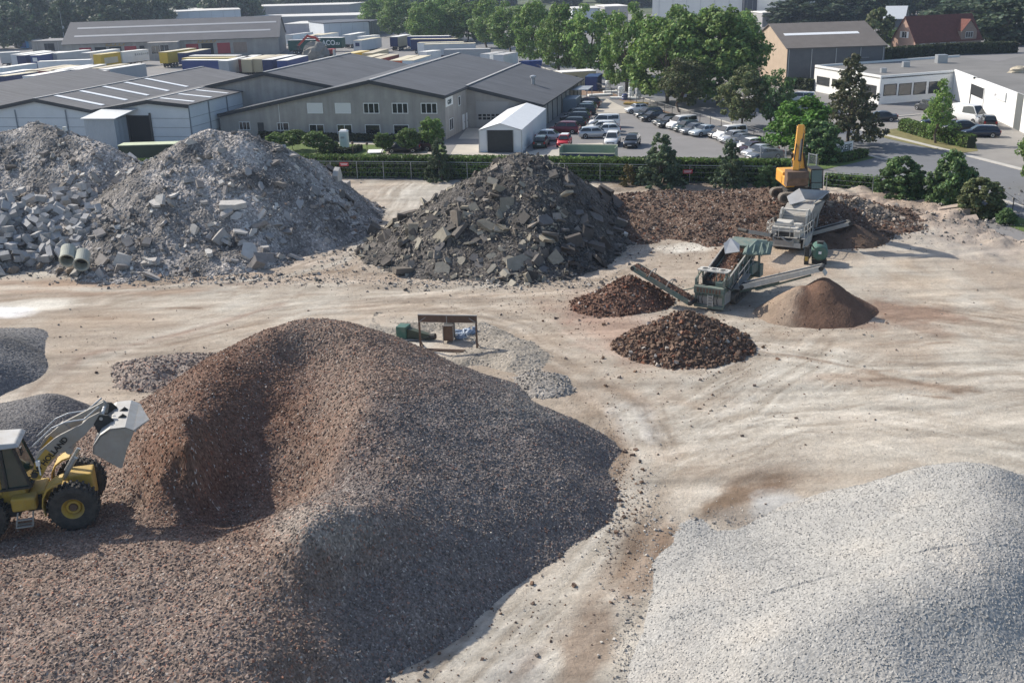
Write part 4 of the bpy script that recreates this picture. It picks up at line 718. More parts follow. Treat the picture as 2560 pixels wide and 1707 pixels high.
b = MB(); b.beam(FA(11.55, 11.3, 3.22), FA(11.55, 48.2, 3.22), .28, .22); b.beam(FA(.24, -.3, 5.75), FA(.24, 11.4, 5.75), .2, .2)
for v in np.arange(12, 48, 3.9): b.beam(FA(11.27, v, 0), FA(11.27, v, 3.1), .12, .1)
b.obj('gutter', M_TRIM, r2, off=T.location)
for i in range(5):
    u = -20.24+4.2*i
    window(T, FA, u, u+2.34, 3.5, 4.96, 0, n=0 if i < 2 else 2, pm=M_BLIND if i < 2 else M_GLASS, t=.1)
    window(T, FA, u+.05, u+2.3, .66, 1.98, 0, n=1 if i in (0, 1) else 0, t=.08)
window(T, FA, -31.0, -29.3, 1.12, 2.3, 0, n=2); window(T, FA, -25.1, -23.3, 1.1, 2.2, 0, n=1)
window(T, FA, 1.8, 3.7, .9, 2.5, 0, axis='u', n=1, sgn=1); window(T, FA, 6.8, 7.9, 3.7, 5.0, 0, axis='u', n=0, sgn=1)
def door(T, f, u0, u1, z1, v, axis='v', m=M_FRAME, sgn=-1, name='door'):
    b = MB()
    if axis == 'v': fbox(b, f, u0, u1, *sorted((v+sgn*.01, v+sgn*.07)), .02, z1)
    else: fbox(b, f, *sorted((v+sgn*.01, v+sgn*.07)), u0, u1, .02, z1)
    d = b.obj(name, m, T, off=T.location); b = MB(); c = u1-.15
    if axis == 'v': fbox(b, f, c-.04, c+.04, *sorted((v+sgn*.07, v+sgn*.13)), 1.0, 1.12)
    else: fbox(b, f, *sorted((v+sgn*.07, v+sgn*.13)), c-.04, c+.04, 1.0, 1.12)
    b.obj('handle', M_DKSTEEL, d, off=T.location); return d
door(T, FA, -28.1, -27.2, 2.2, 0, m=M_DKSTEEL); door(T, FA, 8.6, 9.7, 2.2, 0, 'u', sgn=1); door(T, FA, 10.6, 11.3, 2.2, 0, 'u', sgn=1)
b = MB(); fbox(b, FA, 1.39, 6.34, 11.42, 11.49, .02, 3.75); gd = b.obj('roller_door', mat('door_panel_grey', (.36, .35, .34), .7, var=.04), T, off=T.location)
b = MB(); [fbox(b, FA, 1.7+i*.66, 2.18+i*.66, 11.38, 11.41, z, z+.32) for i in range(7) for z in (1.15, 1.62)]; b.obj('pane', M_GLASS, gd, off=T.location)
b = MB(); fbox(b, FA, .05, .12, .2, 3.7, 4.35, 5.55); sg = b.obj('sign_board', M_WHITE, T, off=T.location); text3(T, 'GREIF', FA, .95, 4.6, .12, .85, M_GREENTXT, 'u', 'lettering', 1, .02, .9)
b = MB(); b.lathe([(.28, 0), (.28, 1.0), (.52, 1.05), (.52, 1.3), (.1, 1.45), (0, 1.45)], FA(6.6, 28, 4.45), n=14); b.obj('roof_vent', M_STEEL, T, off=T.location, smooth=False)
b = MB(); b.lathe([(.25, 0), (.25, 1.1), (.3, 1.1), (0, 1.2)], FA(-31, 38, 8.3), n=12); b.obj('roof_vent', M_STEEL, T, off=T.location)
b = MB(); fbox(b, FA, 11.3, 14.2, 36, 42, 2.6, 2.72); b.beam(FA(14.0, 36.2, 0), FA(14.0, 36.2, 2.6), .12, .12); b.beam(FA(14.0, 41.8, 0), FA(14.0, 41.8, 2.6), .12, .12); b.obj('canopy', M_STEEL, T, off=T.location)
b = MB(); fbox(b, FA, 11.3, 13.4, 28.5, 33.5, 0, 2.1); b.obj('lean_to', mat('lean_to_sheet', (.20, .24, .28), .6, var=.1), T, off=T.location)
# ---- white panelled warehouse on the left
T = thing('white_warehouse', 'long white panelled warehouse with several dark ridged roofs and bright roof light strips', 'warehouse', FA(-50, -7.3))
VF = -7.28; prof = [(-82, 6.3), (-70.5, 4.2), (-58.3, 6.35), (-49.4, 4.75), (-40.6, 6.1), (-34.6, 5.5)]
b = MB(); b.add([FA(-82, VF), FA(-34.7, VF)]+[FA(u, VF, z) for u, z in prof[::-1]], [tuple(range(8))]); b.add([FA(-34.7, VF), FA(-34.7, 9.1), FA(-34.7, 9.1, 5.5), FA(-34.7, VF, 5.5)], [(0, 1, 2, 3)]); b.obj('wall', M_WHITEP, T, off=T.location); b = MB(); b.add([FA(-82, 41), FA(-41.4, 41)]+[FA(u, 41, z) for u, z in [(-41.4, 6.1)]+prof[:-1][::-1]], [tuple(range(7, -1, -1))][:1] if False else [tuple(range(7))[::-1]]); b.obj('wall', M_WHITEP, T, off=T.location)
b = MB()
for z in (1.25, 2.5, 3.75): b.beam(FA(-82, VF-.02, z), FA(-34.7, VF-.02, z), .03, .05); b.beam(FA(-34.68, VF, z), FA(-34.68, 9, z), .03, .05)
for u in (-70.3, -62, -53.8, -49.4, -45.2): b.beam(FA(u, VF-.06, 0), FA(u, VF-.06, 4.7 if u == -49.4 else 4.9), .22, .12)
for v in (VF+.2, -1.5, 4): b.beam(FA(-34.63, v, 0), FA(-34.63, v, 5.4), .22, .12)
b.obj('pilaster', mat('panel_joint', (.22, .25, .28), .7, var=.05), T, off=T.location)
rr = roof(T, 'roof', FA, [(-82, 6.3), (-70.5, 4.2), (-58.3, 6.35), (-49.4, 4.75), (-40.6, 6.1)], VF, 41, M_ROOFG, .3, M_TRIM)
rr2 = roof(T, 'roof', FA, [(-40.6, 6.11), (-34.4, 5.5)], VF, 16.5, M_ROOFG, .3, M_TRIM)
b = MB()
for v in np.arange(-3.5, 22, 6.0):
    for (ua, za), (ub, zb) in (((-70.2, 4.3), (-58.9, 6.3)), ((-57.7, 6.3), (-50.2, 4.93))):
        MB().beam(FA(ua, v, za+.17), FA(ub, v, zb+.17), .95, .06).obj('roof_light', M_SKYL, rr, off=T.location)
for v in np.arange(-4.8, 14, 5.0): MB().beam(FA(-40.1, v, 6.24), FA(-35.0, v, 5.75), .7, .06).obj('roof_light', M_SKYL, rr2, off=T.location)
b = MB(); b.beam(FA(-58.3, VF-.3, 6.55), FA(-58.3, 41, 6.55), .4, .1); b.beam(FA(-40.6, VF-.3, 6.3), FA(-40.6, 16.5, 6.3), .4, .1); b.beam(FA(-70.5, VF-.3, 4.42), FA(-70.5, 41, 4.42), .4, .1); b.obj('ridge_capping', M_RIDGE, rr, off=T.location)
# corrugated porch with an open door
b = MB(); b.add([FA(-48.9, VF-.05), FA(-44.3, VF-3.2), FA(-44.3, VF-3.2, 4.0), FA(-48.9, VF-.05, 4.0)], [(0, 1, 2, 3)]); fbox(b, FA, -48.9, -44.2, VF-3.2, VF-.03, 0, 4.05); b.obj('porch', M_CORR, T, off=T.location)
b = MB(); b.add([FA(-49.2, VF-3.5, 4.08), FA(-43.9, VF-3.5, 4.08), FA(-42.2, VF-.02, 5.1), FA(-47.5, VF-.02, 5.1), FA(-49.2, VF-3.5, 4.18), FA(-43.9, VF-3.5, 4.18), FA(-42.2, VF-.02, 5.2), FA(-47.5, VF-.02, 5.2)], [(3, 2, 1, 0), (4, 5, 6, 7), (0, 1, 5, 4), (1, 2, 6, 5), (2, 3, 7, 6), (3, 0, 4, 7)]); b.obj('porch_roof', mat('porch_sheet', (.52, .55, .57), .5, .3, var=.05), T, off=T.location)
b = MB(); fbox(b, FA, -44.0, -40.7, VF-.06, VF-.02, .02, 4.15); b.obj('door_opening', M_DARKIN, T, off=T.location)
b = MB(); fbox(b, FA, -40.7, -40.45, VF-.2, VF-.02, 0, 4.5); fbox(b, FA, -44.2, -43.95, VF-.25, VF-.07, 0, 4.2); b.obj('door_frame', M_DKSTEEL, T, off=T.location)
# ---- white marquee
p0 = G(1199, 381); p1 = G(1306, 381); ang = math.atan2(p1[1]-p0[1], p1[0]-p0[0]); FT = Frame(p0, ang); Wd = float(np.linalg.norm((p1-p0)[:2])); dn = G(1370, 273, 2.8)-G(1310, 326, 2.8); FT.n = np.array([dn[0], dn[1], 0])/np.linalg.norm(dn[:2]); DL = float(np.linalg.norm(dn[:2])); rz_ = FT.onv(1254, 309, 0)[1]; eh = 2.8
M_TENT = mat('white_tarpaulin', (.74, .76, .77), .55, var=.05, scale=.8, bump=.25, bscale=2.5)
T = thing('storage_tent', 'white tarpaulin storage tent with a pitched roof and dark open front', 'tent', p0)
b = MB(); th = .05
for a, c in (((0, eh), (Wd/2, rz_)), ((Wd/2, rz_), (Wd, eh))):
    b.hexa([FT(a[0], -.15, a[1]), FT(c[0], -.15, c[1]), FT(c[0], DL, c[1]), FT(a[0], DL, a[1]), FT(a[0], -.15, a[1]+th), FT(c[0], -.15, c[1]+th), FT(c[0], DL, c[1]+th), FT(a[0], DL, a[1]+th)])
b.obj('roof', M_TENT, T, off=T.location)
b = MB(); fbox(b, FT, 0, .06, 0, DL, 0, eh); fbox(b, FT, Wd-.06, Wd, 0, DL, 0, eh); fbox(b, FT, 0.06, Wd-.06, DL-.06, DL, 0, eh); fbox(b, FT, .06, 1.05, 0, .05, 0, eh-.02); fbox(b, FT, Wd-1.1, Wd-.06, 0, .05, 0, eh-.02)
b.add([FT(.3, .0, eh), FT(Wd-.3, .0, eh), FT(Wd/2, .0, rz_-.05), FT(.3, .05, eh), FT(Wd-.3, .05, eh), FT(Wd/2, .05, rz_-.05)], [(0, 1, 2), (5, 4, 3), (0, 3, 4, 1), (1, 4, 5, 2), (2, 5, 3, 0)]); b.obj('side_wall', M_TENT, T, off=T.location)
b = MB(); fbox(b, FT, 1.05, Wd-1.1, .02, .06, .02, eh-.02); b.obj('front_opening', mat('opening_shade', (.045, .047, .045), .8, var=.15, scale=3), T, off=T.location)  # dark sheet across the open front, the shade inside given as colour
b = MB(); [b.beam(FT(u, -.1, 0), FT(u, -.1, eh), .1, .1) for u in (0.03, 1.05, Wd-1.1, Wd-.03)]; b.obj('pole', M_STEEL, T, off=T.location)
# ---- white office and hall on the right
q1 = G(2033, 228); q2 = G(2196, 262); q3 = G(2378, 246); q4 = G(2534, 321)
T = thing('white_office_hall', 'low white flat roofed office joined to a white hall with an open door', 'building', q2)
def wallbox(b, p, q, z0, z1, t=.25, side=1):
    d = np.array([q[0]-p[0], q[1]-p[1]]); d /= np.linalg.norm(d); n = np.array([-d[1], d[0]])*side*t
    return b.hexa([(p[0], p[1], z0), (q[0], q[1], z0), (q[0]+n[0], q[1]+n[1], z0), (p[0]+n[0], p[1]+n[1], z0), (p[0], p[1], z1), (q[0], q[1], z1), (q[0]+n[0], q[1]+n[1], z1), (p[0]+n[0], p[1]+n[1], z1)])
q5 = q4+(q4-q3)*.9; hb = np.array([q5[0]+34, q5[1]+52, 0]); q6 = q1+(q3-q2)*2.2; zo = 4.5; zh = hz(2378, 246, 174)
b = MB(); wallbox(b, q1, q2, 0, zo); wallbox(b, q2+(q3-q2)*.001, q3, 0, zo-.02); wallbox(b, q3, q5, 0, zh); wallbox(b, q6, q1, 0, zo-.01); b.obj('wall', M_WHITE, T, off=T.location)
M_FLAT = mat('bitumen_flat_roof', (.19, .185, .178), .9, var=.2, scale=.15)
far = q6+(q3-q2)*0; b = MB(); b.prism([tuple(q1[:2]), tuple(q2[:2]), tuple(q3[:2]), tuple((q3+(q6-q1)*.55)[:2]), tuple(q6[:2])], zo-.55, zo-.35); b.prism([tuple(q3[:2]+np.array([.2, .2])), tuple(q5[:2]+np.array([.2, .2])), tuple((q5+np.array([40, 10, 0]))[:2]), tuple((q3+np.array([38, 42, 0]))[:2])], zh-.6, zh-.4); b.obj('roof', M_FLAT, T, off=T.location)
F12 = Frame(q1, math.atan2(q2[1]-q1[1], q2[0]-q1[0])); F23 = Frame(q2, math.atan2(q3[1]-q2[1], q3[0]-q2[0])); F34 = Frame(q3, math.atan2(q4[1]-q3[1], q4[0]-q3[0]))
for (xa, ya), (xb, yb) in (((2043, 190), (2073, 217)), ((2081, 197), (2114, 222)), ((2152, 208), (2190, 238))):
    u0, z1 = F12.onv(xa, ya, 0); u1, z0 = F12.onv(xb, yb, 0); window(T, F12, u0, u1, z0, z1, 0, n=0, fm=M_DKSTEEL, t=.1)
for (xa, ya), (xb, yb) in (((2210, 212), (2240, 238)), ((2248, 210), (2277, 237)), ((2285, 207), (2313, 235)), ((2323, 205), (2352, 232))):
    u0, z1 = F23.onv(xa, ya, 0); u1, z0 = F23.onv(xb, yb, 0); window(T, F23, u0, u1, z0, z1, 0, n=0, fm=M_DKSTEEL, t=.1)
u0, z1 = F34.onv(2430, 209, 0); u1, _z = F34.onv(2463, 216, 0); b = MB(); fbox(b, F34, u0, u1, -.05, -.01, .02, z1); b.obj('hall_door', M_DARKIN, T, off=T.location)
b = MB(); fbox(b, F34, u0-.15, u0, -.12, -.01, 0, z1+.15); fbox(b, F34, u1, u1+.15, -.12, -.01, 0, z1+.15); fbox(b, F34, u0, u1, -.12, -.01, z1, z1+.15); fbox(b, F34, u0+.5, u1, -.07, -.055, .02, z1*.55); b.obj('door_frame', M_FRAME, T, off=T.location)
u0, z1 = F34.onv(2545, 232, 0); b = MB(); fbox(b, F34, u0, u0+2.6, -.06, -.01, .02, z1); b.obj('hall_door', mat('grey_sliding_door', (.12, .13, .13), .5, var=.1), T, off=T.location)
u0, z1 = F34.onv(2490, 222, 0); u1, z0 = F34.onv(2515, 255, 0); b = MB(); fbox(b, F34, u0, u1, -.2, -.02, z0, z1); sgn_ = b.obj('sign_board', M_WHITE, T, off=T.location); b = MB(); fbox(b, F34, u0+.35, u0+.85, -.23, -.205, z1-1.0, z1-.55); b.obj('emblem', mat('grey_mark', (.42, .42, .44), .5, var=0), sgn_, off=T.location)
b = MB(); [b.beam(F34(u0+.9+i*.16, -.22, z0+.35+.25*math.sin(i*.7)), F34(u0+1.06+i*.16, -.22, z0+.35+.25*math.sin((i+1)*.7)), .03, .08) for i in range(5)]; b.obj('emblem', bpy.data.materials['grey_mark'], sgn_, off=T.location)
b = MB(); 
for x, y, s in ((2264, 168, 1.0), (2208, 182, .8), (2352, 158, 1.6)):
    c = G(x, y, zo-.35); MB().box((c[0], c[1], zo-.35+s*.45), (s*1.1, s*.9, s*.9)).obj('roof_unit', M_STEEL, T, off=T.location)
u0, z1 = F34.onv(2449, 196, 0); b = MB(); b.tube(F34(u0, -.02, z1), F34(u0, -.7, z1+.1), .04); b.box(F34(u0, -.75, z1+.05), (.25, .25, .3)); b.obj('wall_lamp', M_DKSTEEL, T, off=T.location)
c = G(2555, 182, zh-.4); sack = MB().blob((0, 0, .35), (2.2, 1.2, .7), 5, .2, 12, 8); so_ = sack.obj('covered_stack', mat('beige_tarpaulin', (.5, .44, .34), .8, var=.1)); so_.location = tuple(c); tag(so_, 'beige covered stack lying on the roof of the white hall', 'tarpaulin')
# ---- gabled sheds and houses
def gabled(name, label, cat, pA, pB, depth, eave, ridge, wm, rm, gm=None, vf=.5, over=.3, dirn=None, thk=.15):
    """front eave wall from pA to pB (pixels on the ground), ridge parallel to it at depth*vf"""
    a = G(*pA); c = G(*pB); f = Frame(a, math.atan2(c[1]-a[1], c[0]-a[0])); L = float(np.linalg.norm((c-a)[:2])); T = thing(name, label, cat, a)
    if dirn is not None: f.n = np.array([dirn[0], dirn[1], 0])/math.hypot(*dirn)
    b = MB(); b.add([f(0, 0), f(L, 0), f(L, 0, eave), f(0, 0, eave)], [(0, 1, 2, 3)]); b.obj('wall', wm, T, off=T.location); b = MB(); b.add([f(0, depth), f(L, depth), f(L, depth, eave), f(0, depth, eave)], [(3, 2, 1, 0)]); b.obj('wall', wm, T, off=T.location)
    for u in (0, L): MB().add([f(u, 0), f(u, depth), f(u, depth, eave), f(u, depth*vf, ridge), f(u, 0, eave)], [(0, 1, 2, 3, 4)]).obj('gable_wall', gm or wm, T, off=T.location)
    b = MB()
    for (v0, z0), (v1, z1) in (((-over, eave-over*(ridge-eave)/(depth*vf)), (depth*vf, ridge)), ((depth*vf, ridge), (depth+over, eave-over*(ridge-eave)/(depth*(1-vf))))):
        b.hexa([f(-over, v0, z0), f(L+over, v0, z0), f(L+over, v1, z1), f(-over, v1, z1), f(-over, v0, z0+thk), f(L+over, v0, z0+thk), f(L+over, v1, z1+thk), f(-over, v1, z1+thk)])
    r = b.obj('roof', rm, T, off=T.location); return T, f, L, r
def zat(f, x, y, v=0): return f.onv(x, y, v)
M_BARNR = mat('brown_grey_fibre_roof', (.15, .135, .125), .9, var=.14, scale=.6); M_BARNW = mat('dark_grey_block_wall', (.135, .14, .148), .9, var=.12, scale=.7); M_SAND = mat('sandy_gable_wall', (.42, .33, .25), .9, var=.1)
a_ = G(1963, 222); eb = hz(1963, 222, 122)
T, f, L, r = gabled('barn', 'big barn with a brown grey roof, bright roof light strip and grey block wall', 'barn', (1963, 222), (2205, 214), 24, eb, eb+3.6, M_BARNW, M_BARNR, M_SAND)
b = MB(); s0 = (3.6)/12; [b.beam(f(L*.06, 6.2+k, eb+s0*(6.2+k)+.17), f(L*.84, 6.2+k, eb+s0*(6.2+k)+.17), 1.1, .05, (0, -s0, 1)) for k in (0,)]; b.obj('roof_light', M_SKYL, r, off=T.location)
b = MB(); [b.beam(f(u, -.05, .1), f(u, -.05, eb-.2), .12, .1) for u in (.3, L*.25, L*.5, L*.75, L-.3)]; b.obj('downpipe', M_STEEL, T, off=T.location)
b = MB(); fbox(b, f, L*.64, L*.71, -.6, -.02, eb*.72, eb*.72+.25); b.beam(f(L*.71, -.1, eb*.72), f(L*.84, -.1, eb*.72), .06, .06); b.obj('wall_duct', M_STEEL, T, off=T.location)
a_ = (2290, 128); eh_ = hz(2290, 128, 118)
T, f, L, r = gabled('tiled_house', 'brown brick house with a steep dark red tiled roof and a small gabled dormer', 'house', (2286, 134), (2450, 124), 9, 2.6, 8.3, M_BRICK, M_TILE, M_GABLE, .5, .25)
b = MB(); dz0 = 3.0
du = L*.68; b.add([f(du, -.1, 1.8), f(du+4.6, -.1, 1.8), f(du+4.6, -.1, 4.6), f(du+2.3, -.1, 7.2), f(du, -.1, 4.6)], [(0, 1, 2, 3, 4)]); b.add([f(du, -.1, 1.8), f(du, 2.6, 1.8), f(du, 2.6, 4.6), f(du, -.1, 4.6), f(du+4.6, -.1, 1.8), f(du+4.6, 2.6, 1.8), f(du+4.6, 2.6, 4.6), f(du+4.6, -.1, 4.6)], [(0, 1, 2, 3), (7, 6, 5, 4)]); dm = b.obj('dormer', M_BRICK, T, off=T.location)
b = MB()
for a0, a1 in ((0, 2.3), (4.6, 2.3)): b.hexa([f(du+a0, -.3, 4.6), f(du+a1, -.3, 7.2), f(du+a1, 4.1, 7.2), f(du+a0, 2.6, 4.6), f(du+a0, -.3, 4.72), f(du+a1, -.3, 7.34), f(du+a1, 4.1, 7.34), f(du+a0, 2.6, 4.72)])
b.obj('dormer_roof', M_TILE, dm, off=T.location); window(T, f, du+1.2, du+3.4, 3.0, 4.4, -.12, n=2)
for k in range(6): window(T, f, 1.2+k*L*.155, 1.2+k*L*.155+1.6, .9, 2.1, 0, n=1)
window(T, f, 3.4, 5.2, 3.4, 4.9, -.02, axis='u', n=1); b = MB(); fbox(b, f, -.1, -.03, 2.7, 3.3, 3.4, 4.9); fbox(b, f, -.1, -.03, 5.3, 5.9, 3.4, 4.9); b.obj('shutter', M_FRAME, T, off=T.location)
T, f, L, r = gabled('grey_shed', 'grey shed with a pale metal roof between the willow and the red roofed house', 'shed', (2205, 104), (2255, 104), 14, 6, 9, mat('slate_wall', (.10, .115, .13), .8, var=.1), mat('pale_metal_roof', (.5, .53, .56), .6, var=.05))
# depot with red doors
p_ = (205, 155); T, f, L, r = gabled('brick_depot', 'long brown brick depot with a grey roof and red loading doors behind trailers', 'depot', (164, 157), (700, 137), 26, 5.0, 10.4, M_CW, mat('depot_fibre_roof', (.13, .13, .138), .85, var=.15, scale=.2), mat('depot_gable', (.25, .235, .225), .9, var=.1), .5, .4)
b = MB(); sl_ = 5.4/13; [b.beam(f(L*(.04), v, 5.0+sl_*v+.17), f(L*k, v, 5.0+sl_*v+.17), 1.0, .05, (0, -sl_, 1)) for v, k in ((4.2, .96), (9.0, .985))]; b.obj('roof_light', mat('dull_roof_light', (.36, .37, .39), .6, var=.05), r, off=T.location)
for x0, x1, mt_ in ((201, 231, M_RED), (240, 268, M_DARKIN), (276, 306, M_DARKIN), (314, 344, M_RED), (352, 364, M_DARKIN), (468, 499, M_RED), (507, 536, M_DARKIN), (546, 578, M_RED), (586, 620, M_BRICK)):
    u0 = f.onv(x0, 140, 0)[0]; u1 = f.onv(x1, 140, 0)[0]; b = MB(); fbox(b, f, u0, u1, -.08, -.02, .9, 3.9); b.obj('loading_door', mt_, T, off=T.location)
u0 = f.onv(380, 140, 0)[0]; u1 = f.onv(455, 140, 0)[0]; b = MB(); fbox(b, f, u0, u1, -5, -.02, 0, 4.9); ex = b.obj('entrance_block', M_CW, T, off=T.location); window(T, f, u0+1.0, u1-2.5, 1.8, 4.2, -5, n=3, fm=M_STEEL)
for x, s in ((290, 2.4), (519, 2.4)):
    u0 = f.onv(x, 140, 0)[0]; b = MB()
    for i in range(5): b.beam(f(u0-s+i*s*.5, -.12, 4.15), f(u0-s+i*s*.5+.5, -.12, 4.75), .06, .28)
    b.beam(f(u0-s, -.12, 4.2), f(u0+s*.9, -.12, 4.2), .06, .2); b.obj('gold_lettering', mat('ochre_letters', (.42, .28, .12), .6, var=.1), T, off=T.location)
T = thing('antenna_mast', 'thin lattice antenna mast rising beside the brick depot', 'mast', G(164, 118)); c = G(164, 118); hm = hz(164, 118, 28); b = MB(); b.tube(c, (c[0], c[1], hm), .12, 6, .05); b.obj('mast', M_STEEL, T, off=T.location); b = MB(); b.box((c[0]+.3, c[1], hm*.55), (.6, .4, .9)); b.obj('antenna', M_STEEL, T, off=T.location)
HALLS_LATER = [('grey_hall', 'low grey annex at the left end of the brick depot', (84, 140), (162, 138), 4.2, 14)]
# far halls (box with parapet, panel seams, door)
def hall(name, label, pA, pB, h, depth, wm, rm, seams=8, doors=0, par=.25):
    a = G(*pA); c = G(*pB); f = Frame(a, math.atan2(c[1]-a[1], c[0]-a[0])); L = float(np.linalg.norm((c-a)[:2])); T = thing(name, label, 'hall', a); b = MB(); fbox(b, f, 0, L, 0, depth, 0, h); b.obj('wall', wm, T, off=T.location)
    b = MB(); fbox(b, f, -.2, L+.2, -.2, depth+.2, h+.002, h+par); b.obj('roof', rm, T, off=T.location)
    b = MB(); [b.beam(f(L*(i+.5)/seams, -.04, .1), f(L*(i+.5)/seams, -.04, h-.2), .12, .06) for i in range(seams)]; b.obj('panel_seam', M_STEEL, T, off=T.location)
    for i in range(doors): b = MB(); u = L*(i+.4)/max(1, doors); fbox(b, f, u, u+3.2, -.1, -.02, .1, 3.6); b.obj('loading_door', M_DARKIN, T, off=T.location)
    return T, f, L
MW2 = mat('far_white_cladding', (.62, .66, .70), .7, var=.05, scale=.2); MW3 = mat('far_bright_cladding', (.82, .80, .76), .7, var=.04, scale=.1); MG2 = mat('far_grey_wall', (.33, .325, .335), .8, var=.08, scale=.2); MR2 = mat('far_pale_roof', (.62, .61, .58), .8, var=.08, scale=.1); MG3 = mat('far_dark_cladding', (.07, .08, .10), .7, var=.1)
[hall(n_, l_, a_, b_, h_, d_, M_CW, mat('annex_roof', (.2, .2, .205), .8, var=.1), 3, 1) for n_, l_, a_, b_, h_, d_ in HALLS_LATER]
hall('white_hall', 'white box shaped hall standing behind the brick depot roof', (372, 92), (607, 82), hz(372, 92, 34), 45, MW2, MR2)
hall('grey_hall', 'low grey hall with a pale roof in the far left middle', (612, 62), (875, 56), hz(612, 62, 19), 30, MG2, MR2, 10)
hall('grey_hall', 'lower grey hall in front of its pale roofed neighbour', (610, 78), (900, 72), hz(610, 78, 46), 26, MG2, MR2, 6)
hall('grey_hall', 'pale grey hall behind the white curtain sided trailers', (712, 92), (815, 90), hz(712, 92, 62), 20, mat('lilac_grey_wall', (.42, .41, .44), .8, var=.05), MR2, 3)
hall('white_hall', 'white shed with dark green doors on its right end', (812, 98), (925, 92), hz(812, 98, 60), 22, MW2, MG3, 4)
hall('green_shed', 'dark green end of the shed row beside the trailers', (926, 92), (968, 82), hz(926, 92, 56), 20, M_GRNP, MG3, 3)
hall('white_hall', 'long bright white hall partly hidden by the avenue trees', (1630, 62), (2140, 60), hz(1630, 62, -25), 60, MW3, MR2, 14)
hall('dark_office', 'dark glazed office wing in front of the bright white hall', (1858, 62), (1985, 58), hz(1858, 62, 0), 14, MG3, MR2, 9)
hall('white_hall', 'low white building behind the large plane trees', (1905, 68), (1965, 66), hz(1905, 68, 34), 14, MG2, MW3, 3)
hall('white_hall', 'pale building glimpsed between the avenue trees', (1432, 82), (1500, 80), hz(1432, 82, 24), 20, MW2, MR2, 3)
hall('grey_hall', 'grey building with a white roof edge between the avenue trees', (1512, 62), (1570, 60), hz(1512, 62, 18), 20, MG2, MW3, 3)
hall('white_hall', 'white hall glimpsed behind the trees at the top edge', (2138, 46), (2200, 44), hz(2138, 46, -6), 30, MW2, MR2, 5)
T, f, L, r = gabled('arched_hall', 'red brown hall with white arches far in the background', 'hall', (660, 30), (860, 22), 40, 4, 9, mat('far_red_wall', (.32, .15, .11), .9, var=.1), mat('far_dark_roof', (.06, .075, .09), .8, var=.1))
b = MB(); 
for c0 in (.35, .62):
    for i in range(8): t0 = math.pi*i/8; t1 = math.pi*(i+1)/8; b.beam(f(L*c0+14-14*math.cos(t0), -3, 2+9*math.sin(t0)), f(L*c0+14-14*math.cos(t1), -3, 2+9*math.sin(t1)), .5, .5)
b.obj('arch', MW3, T, off=T.location)
# ================================================================ CARS
M_TYRE = mat('rubber', (.022, .022, .023), .85, var=.1); M_RIM = mat('alloy_rim', (.42, .43, .45), .35, .6, var=0); M_CARGLASS = mat('car_glass', (.02, .025, .028), .06, var=0, spec=.9); M_LAMP = mat('headlamp_glass', (.75, .77, .78), .15, var=0, spec=.8); M_TAIL = mat('tail_lamp', (.35, .015, .015), .25, var=0); M_PLATE = mat('number_plate', (.75, .72, .68), .5, var=0); M_BLK = mat('black_plastic', (.02, .02, .021), .6, var=0)
PAINT = {}
def paint(n, c=None, metal=.0):
    if n not in PAINT:
        m, nd, l, b = new_mat('paint_'+n); b.inputs['Base Color'].default_value = (*c, 1); b.inputs['Roughness'].default_value = .32; b.inputs['Metallic'].default_value = metal; b.inputs['Coat Weight'].default_value = .5; b.inputs['Coat Roughness'].default_value = .08; PAINT[n] = m
    return PAINT[n]
paint('white', (.78, .78, .77)); paint('silver', (.50, .52, .54), .3); paint('pale_blue', (.50, .56, .60), .2); paint('black', (.012, .013, .015)); paint('charcoal', (.045, .05, .055), .2); paint('grey', (.20, .215, .23), .3); paint('dark_red', (.16, .012, .025), .1); paint('red', (.55, .015, .02)); paint('dark_green', (.025, .05, .045), .2); paint('navy', (.012, .02, .045), .1); paint('maroon', (.04, .012, .016)); paint('dark_teal', (.03, .055, .06), .2)
TY = {  # L, W, H, hood, belt, cowl, roof front, roof rear, tail glass base, deck, wheelbase
 'hatch': (4.05, 1.72, 1.50, .88, .95, 1.0, .35, -1.35, -1.85, .95, 2.52), 'city': (3.6, 1.62, 1.49, .9, .95, 1.0, .45, -1.3, -1.7, .95, 2.35), 'mini': (3.75, 1.7, 1.42, .9, .96, .85, .35, -1.35, -1.72, .96, 2.47),
 'estate': (4.65, 1.8, 1.48, .88, .95, 1.15, .4, -1.75, -2.2, .95, 2.7), 'sedan': (4.6, 1.78, 1.43, .88, .94, 1.15, .4, -.95, -1.65, 1.0, 2.72), 'mpv': (4.4, 1.82, 1.66, .98, 1.02, 1.35, .5, -1.7, -2.05, 1.02, 2.7), 'suv': (4.5, 1.86, 1.68, 1.02, 1.07, 1.1, .5, -1.65, -2.1, 1.07, 2.65),
 'van': (4.6, 1.83, 1.84, 1.05, 1.15, 1.5, .8, -2.15, -2.25, 1.15, 2.8), 'bigvan': (5.6, 2.0, 2.45, 1.15, 1.3, 2.1, 1.2, -2.7, -2.76, 1.3, 3.3)}
